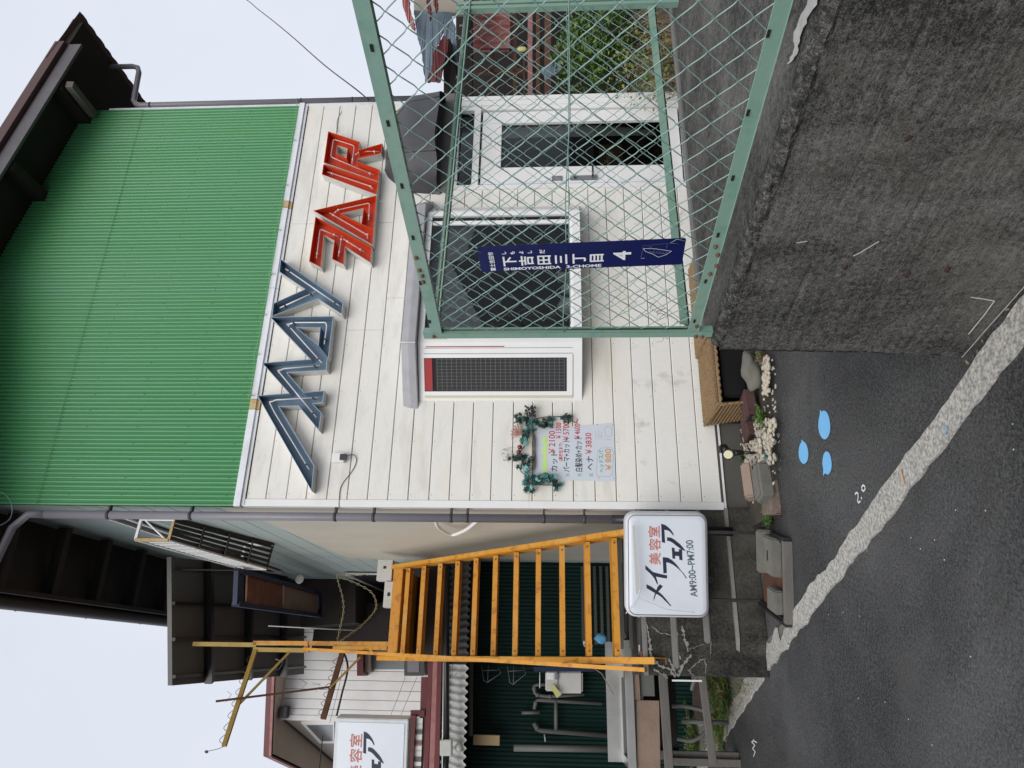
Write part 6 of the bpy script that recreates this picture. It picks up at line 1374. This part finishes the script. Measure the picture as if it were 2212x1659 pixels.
# sink stand
sk = thing('sink_stand', S(-1.5, -1.0, 0), 'old stainless steel sink on a weathered timber stand at the left of the stair block', 'sink')
sa, sb = -1.965, -.98
mb = MB(); mb.hbox(sa, sb, -1.27, -1.25, .93, 1.12); mb.hbox(sa, sb, -1.25, -.78, .98, .992) if False else None
for (a, b, n0, n1) in ((sa, sb, -.83, -.78), (sa, sb, -1.25, -1.17), (sa, sa + .07, -1.17, -.83), (sb - .30, sb, -1.17, -.83)): mb.hbox(a, b, n0, n1, .975, .99)
mb.hbox(sa, sb, -.785, -.775, .925, .985); mb.hbox(sa, sa + .01, -1.25, -.78, .93, .985); mb.build('sink_top', STEEL, sk)
mb = MB(); q = [(sa + .07, -.83), (sb - .30, -.83), (sb - .30, -1.17), (sa + .07, -1.17)]
mb.add([S(a, b, .985) for a, b in q] + [S(a * .98 - .03, b * .98 - .02, .84) for a, b in q], [(0, 1, 5, 4), (1, 2, 6, 5), (2, 3, 7, 6), (3, 0, 4, 7), (4, 5, 6, 7)]); mb.build('basin', mat('shaded_dull_steel', (.16, .16, .155), .45, metal=.6), sk)  # shade of the hollow put into the basin's steel colour
def plank(s0, s1, n, z0a, z1a, z0b, z1b, m_, nm, th=.03, t2=None):
    n2 = n if t2 is None else t2
    mb = MB(); mb.box8([S(s0, n, z0a), S(s1, n2, z0b), S(s1, n2 - th, z0b), S(s0, n - th, z0a), S(s0, n, z1a), S(s1, n2, z1b), S(s1, n2 - th, z1b), S(s0, n - th, z1a)]); return bevel(mb.build(nm, m_, sk), .004, 1)
plank(-1.98, -1.45, -.80, .73, .92, .71, .90, BRWOOD, 'brown_panel'); plank(-1.42, -1.0, -.83, .74, .91, .74, .92, GREYPIPE, 'grey_panel'); plank(-1.45, -1.0, -.80, .865, .925, .87, .925, BRWOOD, 'brown_strip', .02)
plank(-1.97, -.98, -.76, .63, .70, .64, .715, OLDWOOD, 'front_plank'); plank(-1.97, -1.2, -1.25, .5, .93, .5, .93, DARKIN, 'dark_backing', .02)  # last one: dark sheet added to darken the space under the sink
plank(-1.90, -1.05, -.66, .30, .36, .35, .41, OLDWOOD, 'lower_plank'); plank(-1.97, -1.91, -1.15, 0.0, .63, 0.0, .63, OLDWOOD, 'post', .06); plank(-1.12, -1.07, -1.15, 0.0, .63, 0.0, .63, OLDWOOD, 'post', .06); plank(-1.93, -1.86, -1.2, 0.0, .95, 0.0, .95, OLDWOOD, 'post', .06)
mb = MB(); mb.tube(catmull([S(-1.75, -1.02, .55), S(-1.76, -1.0, .42), S(-1.68, -1.0, .30), S(-1.55, -1.0, .28), S(-1.5, -1.0, .45), S(-1.5, -1.0, .58)], 5), .018, 8); mb.tube([S(-1.62, -1.05, .1), S(-1.62, -1.05, .5)], .02, 8); mb.build('trap_pipe', GREYPIPE, sk)
mb = MB(); mb.bar(TP(1350, 1425, .75), TP(1348, 1470, .72), .006, .012); mb.tube([TP(1284, 1445, .9), TP(1300, 1455, .85), TP(1325, 1500, .8)], .004, 5); tag(mb.build('thin_cane', BRWOOD), 'thin cane leaning across the stainless sink', 'cane')
mb = MB(); mb.blob(TP(1298, 1380, 1.2), .05, .04, .055, 3, .4, 2); tag(mb.build('blue_cloth', BLUEC), 'light blue cloth hanging over the tap behind the lowest treads', 'cloth')
mb = MB(); mb.tube([TP(1280, 1396, 1.2), TP(1262, 1394, 1.2), TP(1262, 1384, 1.15)], .012, 8); mb.blob(TP(1268, 1394, 1.2), .02, .02, .03, 5, .3, 2); tag(mb.build('water_tap', STEEL), 'shiny metal water tap beside the blue cloth', 'tap')
mb = MB(); mb.blob(TP(1349, 1372, 1.0), .03, .02, .04, 5, .3, 2); tag(mb.build('white_rag', METER), 'small white rag hanging behind the lowest stair tread', 'rag')
# meter and conduit between block and stair
mb = MB(); mb.hbox(-1.05, -.1, -.9, -.8, .98, 1.06); mb.hbox(-1.05, -.1, -.7, -.62, .90, .95); tag(mb.build('grey_trough', GREYPIPE), 'long grey trough lying behind the concrete block under the stair', 'trough')
tbox(1380, 1394, 1393, 1413, .12, .03, METER, 'water_meter'); tag(bpy.data.objects['water_meter'], 'small white meter standing on the concrete block edge', 'meter')

# ================================================================== NEIGHBOUR HOUSE
TN = 7.2
nh = thing('neighbour_house', TP(1100, 1552, TN), 'white boarded neighbour house with dark red trim rising behind the low canopy', 'house')
Cw = TP(606, 1551, TN); ZE = Cw.z; Lw = GP(708, 1636, ZE); ldn = (Lw - Cw); ldn.z = 0; ldn.normalize()
sC, nC, _ = toS(Cw)
def N(s_, n, z): return S(sC + s_, nC + n, z)
nb_ = 26; pwid = .152
for i in range(nb_):     # vertical boards
    a = i * pwid; mb = MB(); zt = ZE; mb.hbox(sC + a + .004, sC + a + pwid - .004, nC - .03, nC + .001 * (i % 3), 2.9, zt); mb.build('wall_board', NWHITE, nh)
mb = MB(); mb.hbox(sC + .0, sC + nb_ * pwid, nC - .4, nC - .012, 0, ZE); mb.build('wall_core', OLDWOOD, nh)
mb = MB(); q0 = Cw; q1 = Cw + ldn * 6; mb.add([zl(q0, 0), zl(q1, 0), zl(q1, ZE), zl(q0, ZE)], [(0, 1, 2, 3)]); mb.build('side_wall', NBEIGE, nh)
mb = MB(); mb.hbox(sC - .03, sC + .05, nC - .05, nC + .015, 2.9, ZE); mb.build('corner_board', NWHITE, nh)
RC = GP(587, 1632, ZE); RR1 = GP(594, 1462, ZE); RD = (RR1 - RC).normalized(); R2_ = RC + RD * 7; R3_ = GP(650, 1662, ZE); R4_ = RC + (R3_ - RC).normalized() * 6
mb = MB(); mb.poly([RC, R2_, R2_ - NF * 3, R4_ - NF * 0], 0, Z * .04); fixn(mb.build('soffit', mat('pale_beige_soffit', (.66, .57, .48), .8), nh))
for a, b, h, m_, o_ in ((RC, R2_, .13, NRED, 0.), (RC, R4_, .13, NRED, 0.)):
    mb = MB(); mb.bar(a + Z * .07, b + Z * .07, .03, h); mb.build('fascia', m_, nh)
    mb = MB(); mb.bar(a + Z * .02 , b + Z * .02, .06, .04); mb.build('fascia_lip', NPINK, nh)
mb = MB(); mb.add([RC + Z * .14, R2_ + Z * .14, R2_ - NF * 3 + Z * .9, R4_ + Z * .16], [(0, 1, 2, 3)]); mb.build('roof', NRED, nh)
mb = MB(); mb.bar(GP(604, 1546, ZE) - Z * .03, GP(708, 1636, ZE) + ldn * 2 - Z * .03, .05, .05); mb.build('eave_cable', BLACK, nh)
mb = MB(); mb.obox(TP(614, 1538, TN - .1), DS * .09, NF * .08, Z * .06); mb.build('gutter_box', CLAMP, nh)
# left face window
nL = V3((ldn.y, -ldn.x, 0)); 
if nL.dot(CAM - Cw) < 0: nL = -nL
def NLP(X, Y, o=0.): return hit(X, Y, Cw + nL * o, nL)
mb = MB(); P = [NLP(650, 1562, .03), NLP(722, 1562, .03), NLP(722, 1606, .03), NLP(690, 1606, .03)]; mb.poly(P, 0, -nL * .03); fixn(mb.build('window', ALU, nh)); w_o = [o for o in COL.objects if o.name.startswith('window') and o.parent == nh][0]
mb = MB(); P = [NLP(662, 1567, .036), NLP(718, 1567, .036), NLP(718, 1601, .036), NLP(694, 1601, .036)]; mb.poly(P, 0, -nL * .004); fixn(mb.build('pane', mat('grey_pane', (.10, .115, .12), .15, spec=.6), w_o))
# hooded window on the white face
def nbox(X0, X1, Y0, Y1, o, th, m_, nm, par=nh):
    a, b, c, d = [hit(x, y, Cw + NF * o, NF) for x, y in ((X0, Y0), (X0, Y1), (X1, Y1), (X1, Y0))]; mb = MB().poly([a, b, c, d], 0, -NF * th); return fixn(mb.build(nm, m_, par))
wn2 = nbox(800, 874, 1400, 1446, .05, .06, mat('grey_shutter', (.22, .24, .24), .5, dirt=(.16, .18, .18), dscale=6, damt=.5), 'shutter')
nbox(873, 916, 1400, 1460, .30, .30, mat('dark_balcony_glass', (.07, .075, .075), .3), 'window_balcony'); nbox(880, 905, 1427, 1452, .31, .01, PIPE, 'balcony_sheet')
nbox(771, 784, 1280, 1460, .34, .34, NRED, 'window_hood'); nbox(784, 800, 1300, 1452, .20, .2, NBEIGE, 'hood_side')
nbox(795, 850, 1200, 1400, .04, .05, BROWN, 'brown_panel'); nbox(812, 845, 1330, 1362, .05, .02, ALU, 'small_window')
# thin cables across the white face
for P, r_ in (([(735, 1392), (751, 1440), (738, 1500), (727, 1546)], .018), ([(745, 1392), (735, 1470), (712, 1562)], .004), ([(876, 1462), (858, 1510), (838, 1560)], .004), ([(901, 1462), (885, 1500), (864, 1550)], .004)):
    mb = MB(); mb.tube(catmull([hit(x, y, Cw + NF * .6, NF) for x, y in P], 5), r_, 5); tag(mb.build('overhead_cable', BLACK), 'thick black cable sagging across the white house' if r_ > .01 else None, 'cable') if r_ > .01 else tag(mb.build('thin_cable', PIPE), {735: 'thin wire beside the rusty lower arm on the white house', 876: 'faint thin wire crossing the white boards, nearer the arm', 901: 'thin dark wire crossing the white boards, nearer the red porch'}.get(P[0][0], 'thin wire running along beside the thick black cable'), 'cable', 'thin wires across the white house')
mb = MB(); mb.tube([TP(697, 1590, 3.), TP(690, 1659, 2.6)], .006, 5); tag(mb.build('stay_wire', BLACK), 'black stay wire above the high hanging sign', 'wire')
# porch with red rail, lower left
pr_ = thing('red_porch', hit(945, 1640, Cw + NF * 1.6, NF), 'dark red porch frame with pale slatted railing below the high hanging sign', 'porch')
def pb(X0, Y0, X1, Y1, o, th, m_, nm, ex=0.):
    a = hit(X0, Y0, Cw + NF * o, NF); b = hit(X1, Y1, Cw + NF * o, NF); d = (b - a).normalized(); mb = MB(); mb.bar(a, b + d * ex, th, th, Z if abs(d.z) < .8 else NF); mb.build(nm, m_, pr_)
pb(918, 1462, 912, 1659, 1.2, .10, NRED, 'top_beam', 2); pb(893, 1545, 886, 1659, 1.3, .09, NRED, 'hand_rail', 2); pb(888, 1541, 918, 1541, 1.25, .09, NRED, 'end_post')
for k in range(10):
    Y = 1558 + k * 11.5; a = hit(895 - k * .6, Y, Cw + NF * 1.28, NF); b = hit(913 - k * .4, Y, Cw + NF * 1.28, NF); mb = MB(); mb.bar(a, b, .085, .02, NF); mb.build('rail_slat', (ALU, NWHITE, CONLEDGE, ALU, BRWOOD)[k % 5], pr_)
for k in range(4):
    Y = 1478 + k * 50; pb(915, Y, 945, Y + 12, 1.2, .05, NPINK if k % 2 else NRED, 'strut')
mb = MB(); a = hit(948, 1455, Cw + NF * 1.1, NF); mb.hbox(sC - 3.0, sC + 3.4, nC + .1, nC + 1.0, 0, a.z); mb.build('lower_storey', NRED, pr_)

# ================================================================== BEHIND THE FENCE, RIGHT
def fbox(X0, X1, Y0, Y1, d0, d1, m_, nm, par, d0b=None):
    "box from distance d0 to d1 whose near face spans the measured rectangle"
    A = [BP(X0, Y0, d0), BP(X0, Y1, d0), BP(X1, Y1, d0), BP(X1, Y0, d0)]; t = fw * 1.0; t.z = 0; t = t.normalized() * (d1 - d0)
    mb = MB(); mb.poly(A, 0, t); return fixn(mb.build(nm, m_, par))
hh = thing('derelict_house', BP(1200, 60, 12), 'derelict timber house with torn tin roof and faded red corrugated wall behind the fence', 'house')
fbox(985, 1460, -200, 260, 14.2, 14.4, DARKIN, 'back_wall', hh); 
fbox(1008, 1104, -160, 108, 12.0, 12.08, CORPINK, 'red_wall_backing', hh)
# faded red corrugated panel
c_a = BP(1012, 106, 11.9); c_b = BP(1012, -160, 11.9); c_c = BP(1102, 106, 11.9); mb = MB(); n = 15 * 8; dn = fw.copy()
for i in range(n + 1):
    p = c_a.lerp(c_b, i / n) - dn * .03 * cos(i / 8 * 2 * pi); q = p + (c_c - c_a); mb.v += [p, q]
for i in range(n): mb.f.append([2 * i, 2 * i + 1, 2 * i + 3, 2 * i + 2]); mb.m.append(0); mb.sm.append(True)
mb.build('red_corrugated_wall', CORPINK, hh)
for X0, X1, Y0, Y1, d, m_, nm in ((1108, 1116, -160, 215, 12, BROWN, 'wall_plate'), (1100, 1210, 104, 112, 12.0, BROWN, 'rail'), (1130, 1134, 112, 215, 12, BROWN, 'stud'), (1140, 1150, -100, 215, 11.8, NPINK, 'sill_board'), (1158, 1166, -100, 215, 11.8, BROWN, 'sill_board'), (1010, 1200, 148, 156, 12, BROWN, 'rail'), (1060, 1066, 106, 215, 12, BROWN, 'stud'),
                               (1176, 1190, -20, 215, 11.4, BRNSTEEL, 'sill_board'), (894, 1002, -60, 27, 11.0, NBEIGE, 'fascia_board'), (1000, 1020, -120, 215, 11.6, SOFF, 'lintel')):
    fbox(X0, X1, Y0, Y1, d, d + .12, m_, nm, hh)
def torn(P, d, th, m_, nm, par=hh):
    mb = MB(); pts = []
    for a, b in zip(P, P[1:] + P[:1]):
        for k in range(6):
            t = k / 6; j = 1.6 if k else 0; pts.append(BP(a[0] + (b[0] - a[0]) * t + random.uniform(-j, j), a[1] + (b[1] - a[1]) * t + random.uniform(-j, j), d + .02 * mnoise.noise(V3((a[0] * .03 + k, t, 2)))))
    t = V3((.1, 1, 0)) * th; tri = tessellate_polygon([[V3(((q - CAM).dot(RR) / (q - CAM).dot(fw), (q - CAM).dot(UU) / (q - CAM).dot(fw), 0)) for q in pts]]); n = len(pts)
    mb.add(pts + [p + t for p in pts], [tuple(f) for f in tri] + [tuple(n + i for i in f[::-1]) for f in tri] + [(i, (i + 1) % n, n + (i + 1) % n, n + i) for i in range(n)]); return mb.build(nm, m_, par)
torn([(894, 22), (898, 60), (905, 90), (912, 120), (918, 176), (925, 176), (940, 120), (950, 85), (958, 70), (966, 90), (976, 140), (984, 172), (988, 120), (984, 60), (974, 26)], 10.8, .03, GALV, 'torn_tin_sheet')
torn([(862, -30), (872, 20), (880, 45), (896, 68), (896, 50), (886, 20), (880, -30)], 10.6, .05, CORPINK, 'red_roof_edge')
torn([(918, -10), (924, 20), (929, 44), (933, 34), (930, 10), (928, -10)], 10.5, .05, NRED, 'red_roof_edge')
torn([(940, -10), (936, 8), (943, 29), (946, 10), (944, -10)], 10.5, .05, NRED, 'red_roof_edge')
torn([(958, 74), (950, 92), (938, 110), (932, 150), (922, 176), (950, 176), (958, 140), (968, 108), (968, 88)], 10.4, .06, NRED, 'fallen_red_sheet')
torn([(964, 84), (972, 84), (984, 150), (996, 215), (960, 215), (958, 150)], 10.6, .3, DARKIN, 'dark_gable_end')
torn([(1168, 148), (1210, 130), (1212, 152), (1178, 172)], 11.0, .05, GALV, 'broken_board')
mb = MB(); mb.blob(BP(1128, 106, 10.4), .04, .02, .07, 2, .2, 2); tag(mb.build('yellow_rag', YTAG), 'pale yellow scrap caught on the fence wires in front of the derelict house', 'rag')
# overgrown plot: bushes made of many small leaves
def bush(name, X0, X1, Y0, Y1, d0, d1, n, mats, label, ls=.05, seed=1, kind=None, cat='bush', lobes=5):
    rn = random.Random(seed); t = thing(name, zl(BP((X0 + X1) / 2, (Y0 + Y1) / 2, (d0 + d1) / 2), 0), label, cat); mb = MB(); cs = []
    for k in range(lobes): cs.append((V3((rn.uniform(X0, X1), rn.uniform(Y0, Y1), rn.uniform(d0, d1))), rn.uniform(.22, .45)))
    for i in range(n):
        c, rd = cs[i % lobes]; v = V3((rn.gauss(0, 1), rn.gauss(0, 1), rn.gauss(0, 1))).normalized() * rd * (rn.random() ** .35)
        p = BP(c.x, c.y, c.z) + v
        if p.z < .02: continue
        if mnoise.noise(p * 4.5) < -.12: continue
        dr = V3((rn.uniform(-1, 1), rn.uniform(-1, 1), rn.uniform(-.9, .5))).normalized(); sd = dr.cross(V3((rn.uniform(-1, 1), rn.uniform(-1, 1), 1))).normalized(); L_ = ls * rn.uniform(.6, 1.3)
        mb.add([p, p + dr * L_ * .5 + sd * L_ * .3, p + dr * L_, p + dr * L_ * .5 - sd * L_ * .3], [(0, 1, 2, 3)], rn.randrange(len(mats)))
    mb.build('foliage', mats, t); mb = MB()
    for c, rd in cs:
        q = BP(c.x, c.y, c.z); g = zl(t.location, 0) + V3((rn.uniform(-.1, .1), rn.uniform(-.1, .1), 0)); mb.tube(catmull([g, g.lerp(q, .5) + V3((rn.uniform(-.1, .1), 0, 0)), q], 4), .012, 5)
    mb.build('stems', VINE, t); return t
G1 = mat('bush_leaf_green', (.10, .19, .022), .55, dirt=(.16, .26, .04), dscale=6, damt=.6); G2 = mat('bush_leaf_dark', (.030, .070, .015), .6); G3 = mat('bush_leaf_yellow', (.24, .27, .05), .6)
bush('overgrown_bush', 1225, 1330, 60, 185, 8.2, 8.9, 5200, [G1, G2, G1], 'dense green bush behind the fence left of the dry stalks', .055, 3)
bush('overgrown_bush', 1290, 1400, 20, 150, 8.6, 9.4, 4200, [G2, G1, G2], 'darker green bush farther back behind the fence at the frame edge', .05, 4)
bush('yellow_weeds', 1385, 1440, 40, 190, 6.6, 7.3, 1500, [G3, G1, DRYG], 'yellowish weeds low in front of the bushes by the slab edge', .04, 6, cat='weeds', lobes=7)
bush('garden_shrub', 1250, 1420, -180, -20, 7.5, 9, 3000, [G1, G2], 'green shrub beyond the edge of the frame behind the fence', .055, 8)
mb = MB(); rn = random.Random(9)
for i in range(160):
    b = zl(BP(1440, rn.uniform(-20, 200), rn.uniform(6.2, 8.4)), 0); a = rn.uniform(0, 6.28); h = rn.uniform(.2, .8); P = [b, b + V3((cos(a) * .06, sin(a) * .06, h * .5)), b + V3((cos(a) * .22, sin(a) * .2, h))]; mb.tube(catmull(P, 3), .0035, 4)
tag(mb.build('dry_stalks', DRYG), 'tangle of dry brown stalks among the weeds', 'dry stalks', kind='stuff')
# overhead cable to the right corner of the shop
mb = MB(); mb.tube(catmull([FP(798, 221, 0) + DS * .02, BP(768, 192, 7.2), BP(700, 140, 7.8), BP(625, 74, 8.8), BP(560, 22, 10), BP(500, -20, 11.5), BP(300, -130, 15)], 6), .007, 6); tag(mb.build('power_line', BLACK), 'black power line sloping down to the right corner of the shop', 'cable')

# loop of cable at the top left eave
mb = MB(); mb.tube(catmull([FP(-6, 1060, .3), FP(14, 1070, .25), FP(26, 1092, .2), FP(22, 1120, .2), FP(0, 1135, .25), FP(-20, 1140, .3)], 6), .004, 6); tag(mb.build('loose_cable', GALV), 'loose loop of cable hanging under the left gable eave', 'cable')

ds_ = MB(); ds_.hbox(-1.1, -.03, -5.2, -3.62, 2.9, 3.62); tag(ds_.build('dark_filler', SOFF), 'dark block added to darken the gap behind the upper treads of the orange stair', 'filler block')  # added dark block, stands in for the shade behind the treads

# screw heads on the green tin, one joined part
mb = MB()
for z in (4.33, 4.78, 5.24, 5.70, 6.02):
    for i in range(29):
        s_ = .076 + i * .152
        if s_ > 4.24: break
        c = S(s_ + .0, .0165, z + .004 * sin(i * 2.7)); mb.blob(c, .0065, .004, .0065, i, .05, 1, ax=(DS, NF, Z))
mb.build('screw_heads', mat('dull_green_screw', (.05, .16, .08), .5, dirt=(.16, .09, .04), dscale=3, damt=.8), shop)['kind'] = 'stuff'
mb = MB()
for i in range(len(ZL) - 1):
    for s_ in (.10, .56, 1.02, 1.47, 1.93, 2.38, 2.83, 3.10, 4.2):
        z = ZL[i] - .018
        if (BAY[0] - .03 < s_ < BAY[1] + .03 and BAY[2] - .1 < z < BAY[3] + .1) or (s_ > 3.12 and z < 2.8): continue
        mb.blob(S(s_, .0012, z), .0035, .0015, .0035, i, .05, 1, ax=(DS, NF, Z))
mb.build('nail_heads', RUST, shop)['kind'] = 'stuff'
# bolts and brackets on the stair
for k in (0, 3, 6, 9):
    t = tb + (tt - tb) * k / (NT - 1)
    for s_ in (sL - .001, sR + .001):
        pass
for t_ in (.05, .12, 2.3, 2.38):
    p = S(sL - .006, -t_, stp(t_) - .07); bolt(p, -DS, .012, RUST, sts)
for k in range(NT):
    t = tb + (tt - tb) * k / (NT - 1)
    for s_ in (sL + .05, sR - .05): bolt(S(s_, -t + .006, stp(t) - .022), NF, .007, RUST, sts)
mb = MB(); mb.bar(S(sR, .05, .935), S(sR, -.10, .935), .09, .012); mb.build('foot_plate', RUST, sts)
mb = MB(); mb.bar(S(sL, .0, .935), S(sL, -.12, .935), .09, .012); mb.build('foot_plate', RUST, sts)
# litter and dead leaves gathered along the edges
mb = MB(); rn = random.Random(21)
for i in range(260):
    k = rn.random()
    if k < .45: p = GP(rn.uniform(1662, 1694), rn.uniform(900, 1130), .006)
    elif k < .75: a = rn.random(); q = A_[int(a * 250)]; p = V3((q.x + rn.uniform(-.03, .05), q.y + rn.uniform(-.02, .05), .005))
    else: p = KK + WD * rn.uniform(-.02, 1.4) - NW * rn.uniform(.005, .05); p.z = .005
    a = rn.uniform(0, 6.28); r_ = rn.uniform(.004, .012); d = V3((cos(a), sin(a), rn.uniform(0, .5))) * r_; e = V3((-sin(a), cos(a), rn.uniform(0, .4))) * r_ * .6
    mb.add([p - d, p - e, p + d, p + e], [(0, 1, 2, 3)], rn.randrange(3))
struct('leaf_litter', mb, [DRYG, SOIL, OLDWOOD], 'stuff')

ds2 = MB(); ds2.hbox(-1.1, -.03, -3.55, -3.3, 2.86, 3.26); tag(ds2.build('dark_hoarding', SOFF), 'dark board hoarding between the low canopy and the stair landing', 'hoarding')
